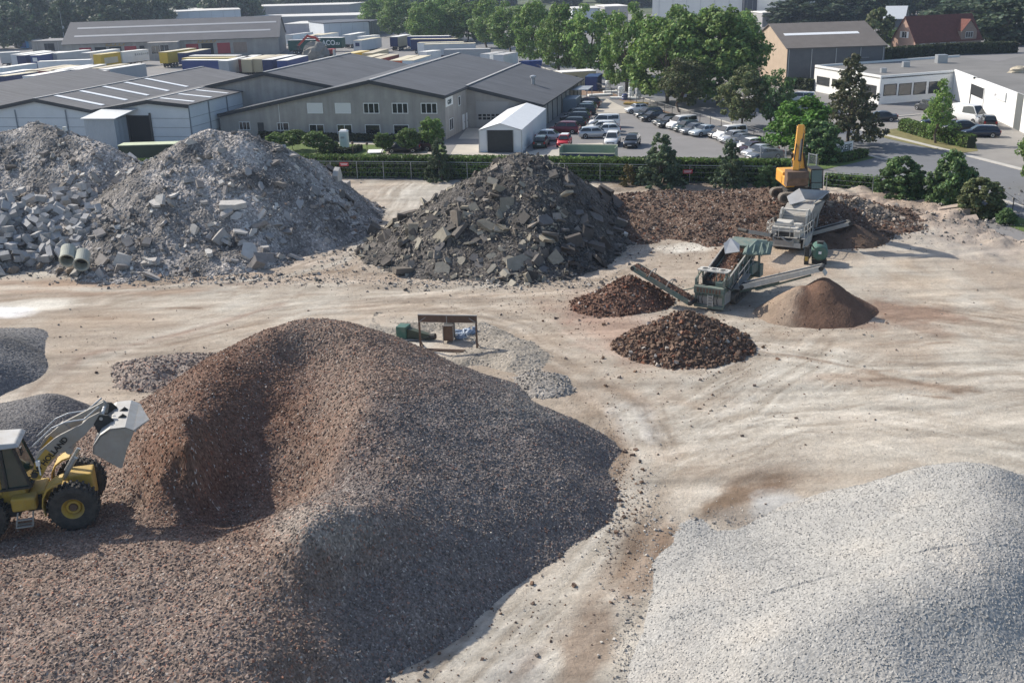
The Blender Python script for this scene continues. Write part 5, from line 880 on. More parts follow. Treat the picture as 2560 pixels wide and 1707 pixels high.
def car_parts(ty):
    L, W, H, hd, bl, a, b_, c, d, dk, wb = TY[ty]; h = W/2; X = L/2
    st = [(X, .36, .60, .72), (X-.07, .27, .70, .86), (X-.3, .22, hd-.12, .95), (X-.75, .2, hd-.04, .985), (a, .2, max(hd, bl-.03), 1), (0, .2, bl, 1), (c, .2, bl, 1), (d, .2, bl, .985), (-X+.18, .24, dk-.02, .95), (-X+.02, .34, dk-.12, .86)]
    vs = []; B = MB()
    for x, zl, zt, k in st:
        w = h*k; zm = (zl+zt)/2+.05; half = [(0, zl), (w*.84, zl), (w*.97, zl+.14), (w, zm), (w*.965, zt-.07), (w*.86, zt-.005), (0, zt+.012)]
        vs += [(x, y, z) for y, z in half]+[(x, -y, z) for y, z in half[-2:0:-1]]
    n = 12; m = len(st); f = [(j*n+i, (j+1)*n+i, (j+1)*n+(i+1) % n, j*n+(i+1) % n) for j in range(m-1) for i in range(n)]; f += [tuple(range(n)), tuple(range(m*n-1, (m-1)*n-1, -1))]; B.add(vs, f)
    gb, gt = .88*h, .69*h; xs = [(a, bl-.02, gb, a, None)]; P = [(a, gb, bl-.02), (d, gb*.97, bl-.02)]
    mid = (b_+c)/2; T_ = [(b_, gt, H-.06), (b_-.35, gt*1.02, H-.01), (mid, gt*1.03, H), (c+.25, gt*1.0, H-.02), (c, gt*.97, H-.07)]
    rail = [(a, gb, bl-.02)]+T_+[(d, gb*.97, bl-.02)]
    V_ = []
    for x, y, z in rail: V_ += [(x, y, z), (x, y*.6, z+(.03 if z > bl+.1 else 0)), (x, -y*.6, z+(.03 if z > bl+.1 else 0)), (x, -y, z)]
    F4 = [(4*i+j, 4*i+j+1, 4*i+j+5, 4*i+j+4) for i in range(len(rail)-1) for j in range(3)]
    base = len(V_); V_ += [(x, y, bl-.05) for x, y in ((b_, gb), (b_-.35, gb), (mid, gb), (c+.25, gb), (c, gb*.98))]+[(x, -y, bl-.05) for x, y in ((b_, gb), (b_-.35, gb), (mid, gb), (c+.25, gb), (c, gb*.98))]
    for s in (0, 1):
        o = 0 if s == 0 else 3; r = [4*i+o for i in range(len(rail))]; q = [base+5*s+i for i in range(5)]
        fs = [(r[0], r[1], q[0])]+[(r[i+1], r[i+2], q[i+1], q[i]) for i in range(4)]+[(r[5], r[6], q[4])]
        F4 += fs if s == 0 else [t[::-1] for t in fs]
    B.add(V_, F4); parts = {'body': B}
    def quad(p, off): return [tuple(np.array(v)+np.array(off)) for v in p]
    def lerp(p, q, t): return tuple(np.array(p)*(1-t)+np.array(q)*t)
    def panel(c4, inset, off, th=.012):    # 4 corners, pushed out
        c4 = [np.array(v, float) for v in c4]; ctr = sum(c4)/4; c4 = [v+(ctr-v)*inset for v in c4]; off = np.array(off); return MB().extr([v+off*.3 for v in c4], off)
    parts['windscreen'] = panel([(a-.03, gb*.95, bl+.01), (a-.03, -gb*.95, bl+.01), (b_+.02, -gt*.95, H-.07), (b_+.02, gt*.95, H-.07)], .06, (.03, 0, .03))
    if ty != 'bigvan': parts['rear_window'] = panel([(d+.02, gb*.9, bl+.05), (c-.01, gt*.92, H-.1), (c-.01, -gt*.92, H-.1), (d+.02, -gb*.9, bl+.05)], .08, (-.03, 0, .025))
    t1 = (b_+c)/2+.15
    for s in (1, -1):
        def P3(x, t): return (x, s*(gb+(gt-gb)*t)*1.0, bl+(H-.07-bl)*t)
        fr = [P3(a-.12-(a-b_)*.05, .06), P3(b_-.05, .93), P3(t1+.04, .93), P3(t1+.04, .06)]; re = [P3(t1-.04, .06), P3(t1-.04, .93), P3(c+.08, .90), P3(d+.16 if d < c-.2 else c+.1, .08)]
        for i, q in enumerate((fr, re)):
            if ty == 'bigvan' and i: continue
            parts['side_window', s, i] = MB().extr([np.array(v)+np.array((0, s*.006, .002)) for v in q], (0, s*.016, .006))
    for s in (1, -1):
        parts['headlight', s] = MB().hexa([(X-.30, s*h*.60, .62), (X-.05, s*h*.55, .58), (X-.16, s*h*.88, .58), (X-.42, s*h*.94, .63), (X-.34, s*h*.60, .76), (X-.12, s*h*.55, .70), (X-.22, s*h*.86, .71), (X-.48, s*h*.93, .78)])
        parts['tail_light', s] = MB().box((-X+.06, s*h*.76, dk-.18), (.14, .22, .26)); parts['side_mirror', s] = MB().box((a-.25, s*(h+.08), bl+.06), (.12, .2, .13))
    parts['grille'] = MB().box((X-.02, 0, .50), (.05, W*.55, .16)); parts['number_plate', 1] = MB().box((X+.01, 0, .42), (.03, .5, .11)); parts['number_plate', -1] = MB().box((-X-.0, 0, .62), (.05, .5, .11))
    return parts, wb, h
CMAT = {'windscreen': M_CARGLASS, 'rear_window': M_CARGLASS, 'side_window': M_CARGLASS, 'headlight': M_LAMP, 'tail_light': M_TAIL, 'grille': M_BLK, 'number_plate': M_PLATE}
TYR = MB().lathe([(.2, -.09), (.28, -.1), (.315, -.07), (.315, .07), (.28, .1), (.2, .09)], axis='Y', n=18).mesh('tyre', M_TYRE, True); RIM = MB().lathe([(0, -.07), (.17, -.085), (.205, -.09), (.205, .09), (.17, .085), (0, .07)], axis='Y', n=14).mesh('rim', M_RIM)
ARCH = MB().lathe([(0, -.0), (.365, -.0), (.365, .01), (0, .01)], axis='Y', n=18).mesh('wheel_arch', M_BLK)
PROTO = {}
def car(ty, col, x, y, ang, label, z=0.0, group=None, cat=None, roof=None):
    if ty not in PROTO:
        parts, wb, h = car_parts(ty); lst = []
        for k, b in parts.items():
            nm = k if isinstance(k, str) else k[0]; b.v = b.v; lst.append((nm, b.mesh(nm, CMAT.get(nm, paint('white')), nm == 'body')))
        PROTO[ty] = (lst, wb, h)
    lst, wb, h = PROTO[ty]; nm = {'van': 'parked_van', 'bigvan': 'parked_van'}.get(ty, 'parked_car')
    t = thing(nm, label, cat or ('van' if 'van' in ty else 'car'), (x, y, z), ang, group)
    for n_, me in lst:
        o = bpy.data.objects.new(n_, me); COL.objects.link(o); o.parent = t
        if n_ in ('body', 'side_mirror'): o.material_slots[0].link = 'OBJECT'; o.material_slots[0].material = PAINT[col]
        if n_ == 'body':
            md = o.modifiers.new('soft', 'EDGE_SPLIT'); md.split_angle = rad(50)
    R = 1.08 if ty in ('suv', 'van', 'bigvan') else 1.0
    for sx in (1, -1):
        for sy in (1, -1):
            px_ = sx*wb/2; w = bpy.data.objects.new('wheel', TYR); COL.objects.link(w); w.parent = t; w.location = (px_, sy*(h-.085), .315*R); w.scale = (R, 1, R)
            r = bpy.data.objects.new('rim', RIM); COL.objects.link(r); r.parent = w; r.location = (0, sy*.012, 0)
            a = bpy.data.objects.new('wheel_arch', ARCH); COL.objects.link(a); a.parent = t; a.location = (px_, sy*(h-.0) if sy > 0 else -(h+.01), .34*R); a.scale = (R, .6, R)
    if roof:
        L, W, H, hd, bl, a, b_, c, d, dk, wb = TY[ty]; MB().hexa([(b_-.1, -h*.66, H+.02), (b_-.1, h*.66, H+.02), (c+.1, h*.64, H+.02), (c+.1, -h*.64, H+.02), (b_-.15, -h*.6, H+.05), (b_-.15, h*.6, H+.05), (c+.15, h*.58, H+.05), (c+.15, -h*.58, H+.05)]).obj('roof_panel', PAINT[roof], t)
    return t
def gcar(ty, col, px, py, deg, label, **k): p = G(px, py); return car(ty, col, p[0], p[1], rad(deg), label, **k)
GP = 'cars in the car park'
def wcar(ty, col, fx, fy, deg, label, **k):
    """placed by the ground pixel of the near front wheel; deg = heading"""
    L, W = TY[ty][:2]; wb = TY[ty][10]; p = G(fx, fy); a = rad(deg); f = np.array([math.cos(a), math.sin(a)]); l = np.array([-f[1], f[0]]); s = 1 if l[1] < 0 else -1
    c = p[:2]-f*wb/2-l*s*(W/2-.05); return car(ty, col, c[0], c[1], a, label, group=GP, **k)
wcar('mpv', 'dark_red', 1384, 335, 164, 'dark red people carrier parked along the warehouse wall')
wcar('estate', 'black', 1402, 320, 165, 'black estate car directly behind the dark red people carrier')
wcar('estate', 'charcoal', 1414, 306, 165, 'dark estate car, third from the front beside the warehouse wall')
wcar('hatch', 'charcoal', 1421, 297, 165, 'dark hatchback, fourth from the front beside the warehouse wall')
wcar('suv', 'dark_teal', 1434, 288, 165, 'tall dark teal off road car with red tail lamps by the warehouse wall')
wcar('hatch', 'silver', 1441, 279, 165, 'silver car, last but one of the row beside the warehouse wall')
wcar('suv', 'maroon', 1446, 271, 165, 'dark reddish car at the far end of the row beside the warehouse wall')
gcar('hatch', 'silver', 1377, 352, -12, 'silver hatchback parked across beside the tent', group=GP); gcar('estate', 'dark_green', 1354, 366, 80, 'dark green estate car showing its tail, next to the tent wall', group=GP); gcar('city', 'red', 1411, 365, 258, 'bright red small car with a white roof facing the yard', group=GP, roof='white')
wcar('van', 'white', 1486, 320, 176, 'white high roofed van at the back of the middle group'); wcar('estate', 'white', 1480, 331, 176, 'white estate car in front of the white high roofed van'); gcar('hatch', 'white', 1515, 336, 176, 'white hatchback half hidden behind the silver estate car', group=GP)
gcar('estate', 'silver', 1488, 344, -3, 'long silver estate car in the middle of the car park', group=GP); gcar('mpv', 'white', 1531, 361, 258, 'white people carrier with a glass roof facing the yard', group=GP); gcar('estate', 'black', 1580, 365, 255, 'black car facing the yard beside the white people carrier', group=GP)
wcar('mini', 'white', 1578, 285, 196, 'white small car with a black roof, first in the right hand row', roof='black'); wcar('estate', 'charcoal', 1611, 296, 210, 'dark estate car, second in the right hand row'); wcar('sedan', 'black', 1623, 305, 208, 'glossy black saloon, third in the right hand row'); wcar('hatch', 'charcoal', 1654, 315, 209, 'dark grey hatchback between two black cars in the right hand row'); wcar('estate', 'black', 1667, 321, 210, 'black estate car left of the white people carrier in the right hand row')
wcar('van', 'white', 1694, 326, 209, 'white people carrier with dark windows in the middle of the right hand row'); wcar('hatch', 'dark_green', 1707, 332, 209, 'dark green hatchback just right of the white people carrier in the row'); wcar('sedan', 'grey', 1727, 338, 209, 'grey saloon between dark green hatchback and pale blue saloon'); wcar('sedan', 'pale_blue', 1752, 343, 208, 'pale blue saloon in the right hand row'); wcar('city', 'charcoal', 1793, 348, 208, 'small dark car on the right of the pale blue saloon')
wcar('van', 'white', 1812, 353, 205, 'white people carrier behind the conifer near the gate'); wcar('hatch', 'silver', 1822, 360, 205, 'silver hatchback in front of the white people carrier near the gate'); wcar('sedan', 'grey', 1841, 366, 204, 'grey blue car, third from the gate'); wcar('estate', 'charcoal', 1853, 374, 204, 'dark car squeezed between the grey and the white car near the gate'); wcar('hatch', 'white', 1862, 380, 204, 'white hatchback closest to the bright green tree'); wcar('sedan', 'maroon', 1870, 388, 204, 'dark maroon saloon just behind the gate'); wcar('sedan', 'silver', 1886, 396, 203, 'silver saloon seen through the bars of the gate'); wcar('sedan', 'grey', 1896, 404, 203, 'grey saloon nearest to the gate')
gcar('sedan', 'black', 1008, 381, 178, 'black saloon under the ball trees before the grey warehouse', group='cars on the drive'); gcar('suv', 'maroon', 1050, 376, 165, 'dark off road car behind the black saloon on the drive', group='cars on the drive')
for a in (('bigvan', 'white', 2422, 306, 292, 'big white delivery van facing the camera before the white hall'), ('suv', 'black', 2468, 318, 75, 'black off road car with red tail lamps beside the big white van'), ('sedan', 'navy', 2345, 316, 160, 'dark blue saloon behind the hedge, left one'), ('sedan', 'black', 2402, 328, 165, 'black saloon roof between hedge and white van'), ('estate', 'navy', 2450, 342, 165, 'dark blue estate car at the right end of the hedge'), ('suv', 'charcoal', 2318, 277, 105, 'dark off road car partly hidden by the small pointed tree'), ('sedan', 'charcoal', 2200, 303, 170, 'dark car in the shade below the loose dark tree'), ('van', 'white', 2001, 258, 155, 'white small van standing by the brown barn'), ('van', 'silver', 1312, 140, 95, 'silver grey panel van driving up the street'), ('van', 'navy', 1544, 205, 165, 'dark blue van on the street behind the leaning trunk')):
    gcar(*a[:5], a[5], group='cars by the white hall' if a[2] > 2150 else None)
# ================================================================ TRAILERS
M_CHAS = mat('trailer_chassis', (.05, .05, .055), .7, var=.15)
BOXM = {}
def bm(n, c): BOXM[n] = mat('tarpaulin_'+n, c, .6, var=.07, scale=.7)
for n, c in dict(white=(.72, .74, .75), grey=(.36, .38, .40), lightgrey=(.52, .55, .58), blue=(.035, .06, .20), navy=(.02, .03, .10), yellow=(.62, .42, .04), green=(.008, .07, .055), red=(.32, .02, .025), orange=(.6, .12, .03), tan=(.5, .42, .27), sky=(.08, .30, .55), dark=(.05, .055, .06), brown=(.16, .05, .04), paleblue=(.55, .62, .68)).items(): bm(n, c)
RFM = {n: mat('roof_sheet_'+n, c, .7, var=.1, scale=.6) for n, c in dict(white=(.78, .77, .73), cream=(.62, .56, .42), tan=(.50, .44, .33), grey=(.45, .45, .45), yellow=(.7, .58, .3), green=(.10, .16, .13)).items()}
TW = MB().lathe([(.25, -.15), (.46, -.16), (.5, -.1), (.5, .1), (.46, .16), (.25, .15)], axis='Y', n=14).mesh('tyre', M_TYRE, True); TR_ = MB().lathe([(0, -.1), (.27, -.12), (.27, .12), (0, .1)], axis='Y', n=12).mesh('rim', M_RIM)
GT = 'lorry trailers parked behind the warehouses'
def trailer(x0, y0, x1, y1, side, roofc, label, end=None, zt=4.0, name='lorry_trailer', wd=2.55, Lmax=13.6, Lmin=5.0, group=GT, skirt=False):
    a = G(x0, y0, zt); b_ = G(x1, y1, zt); d = (b_-a)[:2]; L = float(np.clip(np.linalg.norm(d), Lmin, Lmax)); d /= np.linalg.norm(d); ang = math.atan2(d[1], d[0]); t = thing(name, label, 'trailer', (a[0], a[1], 0), ang, group)
    MB().box((L/2, 0, (1.15+zt-.06)/2), (L, wd, zt-.06-1.15)).obj('cargo_box', BOXM[side], t); MB().box((L/2, 0, zt-.02), (L+.06, wd+.06, .1)).obj('roof', RFM[roofc], t)
    MB().box((-.03, 0, (1.2+zt-.1)/2), (.05, wd-.1, zt-.1-1.25)).obj('rear_door', BOXM[end or side], t)
    b = MB(); b.box((L/2, -.45, 1.02), (L-.3, .16, .24)).box((L/2, .45, 1.02), (L-.3, .16, .24)).box((.1, 0, .75), (.14, wd-.2, .16)).box((L*.72, -.8, .5), (.12, .12, 1.0)).box((L*.72, .8, .5), (.12, .12, 1.0))
    if skirt: b.box((L*.5, -wd/2+.05, .8), (L*.3, .04, .55))
    b.obj('chassis', M_CHAS, t)
    for i in range(3):
        for s in (1, -1):
            w = bpy.data.objects.new('wheel', TW); COL.objects.link(w); w.parent = t; w.location = (1.6+i*1.3, s*1.0, .5); r = bpy.data.objects.new('rim', TR_); COL.objects.link(r); r.parent = w; r.location = (0, s*.02, 0)
    return t
TRL = [(0,132,42,130,'grey','white','pale grey trailer at the left edge, farthest row'),(36,137,118,127,'lightgrey','white','white trailer with a dark hatch low on its rear, left row'),(52,139,140,127,'navy','white','dark navy trailer beside the white one with the hatch'),(86,139,172,127,'blue','white','blue trailer with a white square on its rear'),(132,134,218,125,'grey','white','plain grey sided trailer right of the blue one'),(214,133,298,122,'lightgrey','white','light grey trailer behind the yellow rear door','grey'),
 (242,137,300,130,'yellow','yellow','yellow trailer with printed sides in the left row'),(296,131,362,124,'white','white','white refrigerated trailer with small grey lettering'),(97,154,228,149,'white','white','long white trailer standing side on in front of the left row'),
 (0,170,80,159,'paleblue','white','white roofed trailer with a printed pale side at the left edge'),(0,185,71,174,'paleblue','white','trailer with a bright white roof just below the printed one'),(0,191,84,180,'navy','cream','dark sided trailer with a cream roof at the left edge'),(70,191,165,175,'lightgrey','white','pale trailer with a dark framed rear door near the left roof','white'),(116,191,222,176,'brown','white','brown ended trailer with a white roof in the packed row'),(148,192,262,176,'brown','white','white roof trailer nearest the left warehouse roof'),
 (78,177,190,160,'tan','tan','tan roofed trailer at the left of the packed row'),(110,178,210,160,'red','cream','cream roofed trailer with a red side'),(136,176,248,160,'grey','white','bright roofed trailer in the middle of the packed row'),(184,175,268,158,'grey','white','white roofed trailer with a dark gap beside it'),(236,172,312,160,'tan','tan','broad tan roofed trailer right of the packed row'),(258,174,352,160,'grey','white','white roofed trailer at the right end of the packed row'),
 (407,131,480,121,'yellow','cream','yellow trailer with a black mark on its rear near the depot'),(455,133,526,121,'navy','cream','navy trailer beside the yellow one near the depot'),(480,139,600,139,'grey','white','white roofed trailer side on before the depot'),(462,145,588,144,'yellow','yellow','yellow topped trailer side on before the depot'),(462,150,560,150,'blue','white','blue sided trailer just above the warehouse ridge'),(558,153,622,141,'grey','white','white roof trailer left of the tan group'),
 (605,148,641,138,'brown','white','narrow looking white roof before the depot gable'),(615,150,684,136,'tan','cream','cream roofed trailer, first of the diagonal group'),(642,149,712,136,'tan','tan','tan roofed trailer, second of the diagonal group'),(668,150,738,136,'navy','white','white roofed trailer, third of the diagonal group'),(705,152,768,137,'blue','white','white roofed blue sided trailer, last of the diagonal group'),
 (722,101,800,99,'green','grey','plain dark green trailer behind the red excavator arm'),(762,95,858,94,'green','white','dark green trailer with large white lettering and a red end','red'),(865,88,912,80,'lightgrey','white','white trailer before the white shed'),(893,102,944,94,'lightgrey','cream','short white grey trailer with a dark blue emblem'),(901,92,942,88,'white','white','white trailer with a red stripe'),(770,91,822,81,'paleblue','cream','pale trailer before the lilac shed, left one'),(792,89,845,81,'white','cream','cream roofed trailer before the lilac shed, right one'),(722,88,776,81,'paleblue','grey','grey roofed trailer next to the depot gable'),
 (984,93,1018,87,'tan','white','short navy fronted trailer with a golden side','navy'),(1022,91,1124,90,'blue','white','long blue trailer farthest of the side on row'),(1030,98,1148,97,'navy','cream','long navy trailer with a sky blue front in the side on row','sky'),(1046,107,1158,105,'white','cream','long white trailer in the side on row'),(1062,111,1188,108,'lightgrey','cream','long grey trailer with a brown stripe nearest in the side on row'),(1112,124,1225,122,'grey','grey','plain grey trailer behind the warehouse ridge'),
 (918,134,974,119,'tan','tan','tan trailer with a sandy side, rear right of the red machine'),(872,134,912,127,'yellow','yellow','yellowish trailer just above the middle warehouse ridge'),(798,151,866,136,'grey','white','white roof beside the pile of earth'),(912,145,958,135,'tan','cream','cream roofed trailer left of its brown neighbour'),(934,149,986,136,'brown','tan','brown sided trailer with a tan roof'),(988,152,1036,138,'orange','cream','trailer with an orange rear end','orange'),(1020,152,1074,136,'paleblue','cream','white trailer with dark letters on its side beside the orange one'),
 (1058,130,1092,126,'white','white','white swap body with an open gable'),(1212,136,1250,130,'white','grey','white box trailer behind the ridge, left of two','lightgrey'),(1246,138,1282,131,'white','grey','white box trailer behind the ridge, right of two','lightgrey')]
for r in TRL:
    e = r[7] if len(r) > 7 else None; t = trailer(*r[:4], r[4], r[5], r[6], e, skirt=random.random() < .5)
    if 'large white lettering' in r[6]:
        f_ = Frame(tuple(t.location[:2]), t.rotation_euler.z); L_ = 12
        def tx(s, u, z, sz):
            cu = bpy.data.curves.new('t', 'FONT'); cu.body = s; cu.size = sz; cu.extrude = .02; cu.offset = sz*.025; o = bpy.data.objects.new('t', cu); COL.objects.link(o); bpy.context.view_layer.update(); me = bpy.data.meshes.new_from_object(o.evaluated_get(bpy.context.evaluated_depsgraph_get())); bpy.data.objects.remove(o); me.materials.clear(); me.materials.append(M_WHITE); q = bpy.data.objects.new('lettering', me); COL.objects.link(q); q.parent = t; q.location = (u, -1.31, z); q.rotation_euler = (rad(90), 0, 0)
        tx('ACO', 6.2, 1.9, 2.0); tx('.EU', 10.6, 1.95, 1.0)
    if 'small grey lettering' in r[6]:
        for i in range(7): MB().box((4.6+i*.75, -1.30, 3.0), (.5, .03, .42 if i % 3 else .6)).obj('lettering', BOXM['grey'], t)
    if 'printed sides' in r[6]: MB().box((3.6, -1.30, 2.3), (5.2, .03, 1.5)).obj('print', RFM['cream'], t)
    if 'dark blue emblem' in r[6] or 'white square' in r[6]: MB().box((-.08, 0, 2.9), (.03, 1.3, 1.0)).obj('emblem', BOXM['navy' if 'emblem' in r[6] else 'white'], t)
    if 'dark letters' in r[6]:
        for i in range(4): MB().box((4.5+i*1.2, -1.30, 2.6), (.7, .03, 1.1), ry=.3*(-1)**i).obj('lettering', M_BLK, t)
# lorry tractor units
def tractor(px, py, deg, col, label):
    p = G(px, py); t = thing('lorry', label, 'lorry', (p[0], p[1], 0), rad(deg)); MB().box((1.6, 0, 2.0), (2.1, 2.4, 2.5)).side([(.55, 3.2), (2.55, 3.25), (1.4, 3.9), (.55, 3.9)], -1.1, 1.1).obj('cab', PAINT[col], t, bevel=.08); MB().box((2.67, 0, 2.35), (.05, 2.1, .95)).obj('windscreen', M_CARGLASS, t); MB().box((1.9, -1.22, 2.35), (.8, .05, .7)).obj('side_window', M_CARGLASS, t); MB().box((-1.2, 0, .9), (4.6, .9, .3)).obj('chassis', M_CHAS, t)
    for x in (1.7, -2.1):
        for s in (1, -1): w = bpy.data.objects.new('wheel', TW); COL.objects.link(w); w.parent = t; w.location = (x, s*1.0, .5)
    return t
tractor(1140, 95, 200, 'white', 'white lorry cab at the end of the side on trailers'); tractor(20, 108, 300, 'white', 'white lorry cab at the left edge beside the trailers'); tractor(30, 98, 300, 'dark_green', 'green lorry cab behind the white one at the left edge'); tractor(1200, 100, 190, 'navy', 'dark lorry in the shade of the avenue trees')
for i, (px, py, c) in enumerate([(60, 122, 'sky'), (78, 121, 'lightgrey'), (44, 121, 'dark')]):
    p = G(px, py); t = thing('cargo_container', ['sky blue container at the far left', 'pale container beside the sky blue one', 'dark container left of the sky blue one'][i], 'container', p, rad(80)); MB().box((3, 0, 1.5), (6, 2.4, 2.7)).obj('container_body', BOXM[c], t); MB().box((-.02, 0, 1.5), (.05, 2.1, 2.4)).obj('door', BOXM['grey' if c != 'sky' else 'blue'], t)
p = G(1057, 88); t = thing('cargo_container', 'white container with a dark red banner near the avenue', 'container', p, rad(0)); MB().box((0, 0, 1.6), (11, 2.5, 3.0)).obj('container_body', BOXM['white'], t); MB().box((-1, -1.27, 1.3), (6, .04, 1.4)).obj('banner', BOXM['brown'], t)
p = G(1478, 228); t = thing('cargo_container', 'dark blue container at the end of the warehouse', 'container', p, rad(77)); MB().box((3, 0, 1.3), (6, 2.4, 2.6)).obj('container_body', mat('blue_container', (.02, .055, .15), .5, var=.15), t); MB().box((-.03, 0, 1.3), (.05, 2.1, 2.4)).obj('door', BOXM['blue'], t); b = MB(); [b.box((.4+i*.5, -1.22, 1.3), (.12, .05, 2.4)) for i in range(11)]; b.obj('side_rib', BOXM['navy'], t)
p = G(1440, 212); t = thing('site_cabin', 'cream site cabin roof just beyond the warehouse', 'cabin', p, rad(15)); MB().box((0, 0, 1.3), (7, 4, 2.6)).obj('cabin_body', BOXM['tan'], t); MB().box((0, 0, 2.66), (7.2, 4.2, .12)).obj('roof', RFM['white'], t); MB().box((-1, -2.02, 1.4), (1.2, .05, .9)).obj('window', M_GLASS, t)
p = G(1327, 178); t = thing('waste_skip', 'bright blue skip behind the warehouse roof', 'skip', p, rad(10)); MB().hexa([(-2, -1, .1), (2, -1, .1), (2, 1, .1), (-2, 1, .1), (-2.5, -1.1, 2.2), (2.5, -1.1, 2.2), (2.5, 1.1, 2.2), (-2.5, 1.1, 2.2)]).obj('skip_body', mat('blue_skip', (.015, .06, .3), .5, var=.1), t); MB().box((0, 0, 2.22), (5.1, 2.3, .08)).obj('rim', BOXM['blue'], t)
# red excavator and earth pile among the trailers
p = G(818, 145); t = thing('excavator', 'distant red excavator with its arm bent over a pile of earth', 'excavator', p, rad(170)); MR = mat('faded_red_paint', (.42, .045, .03), .5, var=.15)
MB().box((0, -1.1, .5), (4, .6, .9)).box((0, 1.1, .5), (4, .6, .9)).obj('track', M_CHAS, t); MB().box((-.6, 0, 1.7), (3.4, 2.6, 1.3)).obj('engine_house', MR, t, bevel=.1); MB().box((1.0, -.8, 2.4), (1.5, 1.0, 1.6)).obj('cab', M_CARGLASS, t); b = MB(); b.beam((.8, .2, 1.8), (2.6, .2, 5.4), .5, .7); b.beam((2.6, .2, 5.4), (5.2, .2, 5.9), .45, .6); b.obj('boom', MR, t); b = MB(); b.beam((4.9, .2, 6.2), (8.0, .2, 3.4), .4, .5); ar = b.obj('arm', MR, t); MB().hexa([(7.4, -.4, 2.2), (8.3, -.4, 2.4), (8.3, .8, 2.4), (7.4, .8, 2.2), (7.7, -.4, 3.3), (8.4, -.4, 3.5), (8.4, .8, 3.5), (7.7, .8, 3.3)]).obj('bucket', M_CHAS, ar)
p = G(790, 148); c = MB().blob((0, 0, 1.2), (3.6, 3.0, 3.4), 9, .12, 18, 12).obj('earth_pile', mat('pale_earth', (.25, .235, .21), .95, var=.3, scale=.8, bump=.6, bscale=4), smooth=False); c.location = tuple(p); tag(c, 'grey brown earth pile among the trailers next to the red excavator', 'pile')
# ================================================================ MACHINES IN THE YARD
M_YEL = mat('loader_yellow', (.50, .32, .035), .55, var=.22, scale=1.5); M_DUSTY = mat('dusty_grey_paint', (.36, .35, .33), .7, var=.14, scale=1.2); M_BUCKET = mat('worn_bucket_steel', (.46, .46, .45), .5, .3, var=.16, scale=1.6); M_ORANGE = mat('excavator_orange', (.78, .36, .03), .45, var=.1); M_TEAL = mat('machine_teal', (.085, .17, .155), .6, var=.25, scale=1.5); M_GREY2 = mat('machine_grey', (.40, .395, .38), .7, var=.2, scale=1.5)
M_PALEM = mat('machine_pale', (.60, .59, .55), .65, var=.14, scale=1.5); M_BELT = mat('conveyor_belt', (.045, .038, .034), .85, var=.2); M_RUST = mat('rusty_steel', (.16, .105, .075), .8, var=.3, scale=3); M_DKMACH = mat('greasy_dark_metal', (.05, .048, .045), .7, var=.3, scale=3); M_TRACK = mat('crawler_track', (.16, .14, .12), .85, var=.25, scale=4); M_CABG = mat('tinted_cab_glass', (.02, .055, .05), .08, var=0, spec=.9); M_TANK = mat('tank_green', (.012, .12, .095), .45, var=.2, scale=2)
M_BLOCK = attr_mat('concrete_block', .9, .14, 2.0, .2, 14); M_PIPE = mat('pipe_concrete', (.42, .43, .37), .9, var=.18, scale=2)
for m_, a_ in ((M_YEL, .5), (M_ORANGE, .35), (M_TEAL, .75), (M_PALEM, .5), (M_GREY2, .6), (M_DUSTY, .6), (M_BUCKET, .45), (M_TANK, .4)): grime(m_, amt=a_)
M_DTYRE = grime(mat('dusty_tyre', (.03, .03, .03), .9, var=.1), (.12, .105, .09), .75, 3.0)
# ---- wheel loader, nose to the right, bucket raised over the brick heap
LA = rad(13.7); fwd = np.array([math.cos(LA), math.sin(LA), 0]); lft = np.array([-fwd[1], fwd[0], 0]); WR = .9
w1 = G(185, 1263, 2.85); org = w1+lft*1.12; LO = thing('wheel_loader', 'yellow wheel loader at the left edge with its grey bucket raised and tipped', 'wheel loader', (org[0], org[1], 2.85-WR), LA)
tyre_prof = [(.42, -.30), (.70, -.34), (.84, -.32), (.90, -.27), (.90, .27), (.84, .32), (.70, .34), (.42, .30)]
def lwheel(x, y):
    s = 1 if y > 0 else -1; b = MB().lathe(tyre_prof, (0, 0, 0), 'Y', 40)
    for i in range(26):
        a = 2*math.pi*i/26
        for q, ph in ((-1, 0), (1, .12)):
            c = (math.cos(a+ph)*.915, q*.155, math.sin(a+ph)*.915); b.box(c, (.10, .30, .075), ry=-(a+ph)+math.pi/2 if False else -(a+ph), rz=0)
    w = b.obj('wheel', M_DTYRE, LO); w.location = (x, y, WR); r = MB().lathe([(0, .10*s), (.16, .12*s), (.18, .16*s), (.26, .16*s), (.30, .08*s), (.40, .26*s), (.43, .30*s), (.43, .2*s)], axis='Y', n=28).obj('rim', M_YEL, w, smooth=False)
    MB().lathe([(0, .2*s), (.14, .2*s), (.17, .12*s)], axis='Y', n=16).obj('hub', M_RUST, w); return w
for x in (0, -3.3):
    for y in (-1.12, 1.12): lwheel(x, y)
MB().box((-.1, 0, .95), (1.5, 1.5, .8)).box((.25, 0, 1.5), (.9, .9, .7)).box((-.9, 0, 1.15), (.7, .7, .5)).obj('front_frame', M_YEL, LO, bevel=.05)
MB().tube((0, -1.0, WR), (0, 1.0, WR), .2, 10).tube((-3.3, -1.0, WR), (-3.3, 1.0, WR), .2, 10).obj('axle', M_DKMACH, LO)
MB().box((-3.0, 0, 1.3), (2.6, 1.5, .9)).box((-3.7, 0, 2.1), (2.4, 1.7, 1.1)).box((-1.75, -.95, 1.25), (.9, .55, .55)).box((-1.35, 0, 1.2), (.6, 1.3, .5)).obj('rear_body', M_YEL, LO, bevel=.08)
MB().box((-1.45, -.55, 1.05), (.55, .5, .6)).box((-2.2, -.9, .95), (.5, .4, .4)).obj('engine_block', M_DKMACH, LO)
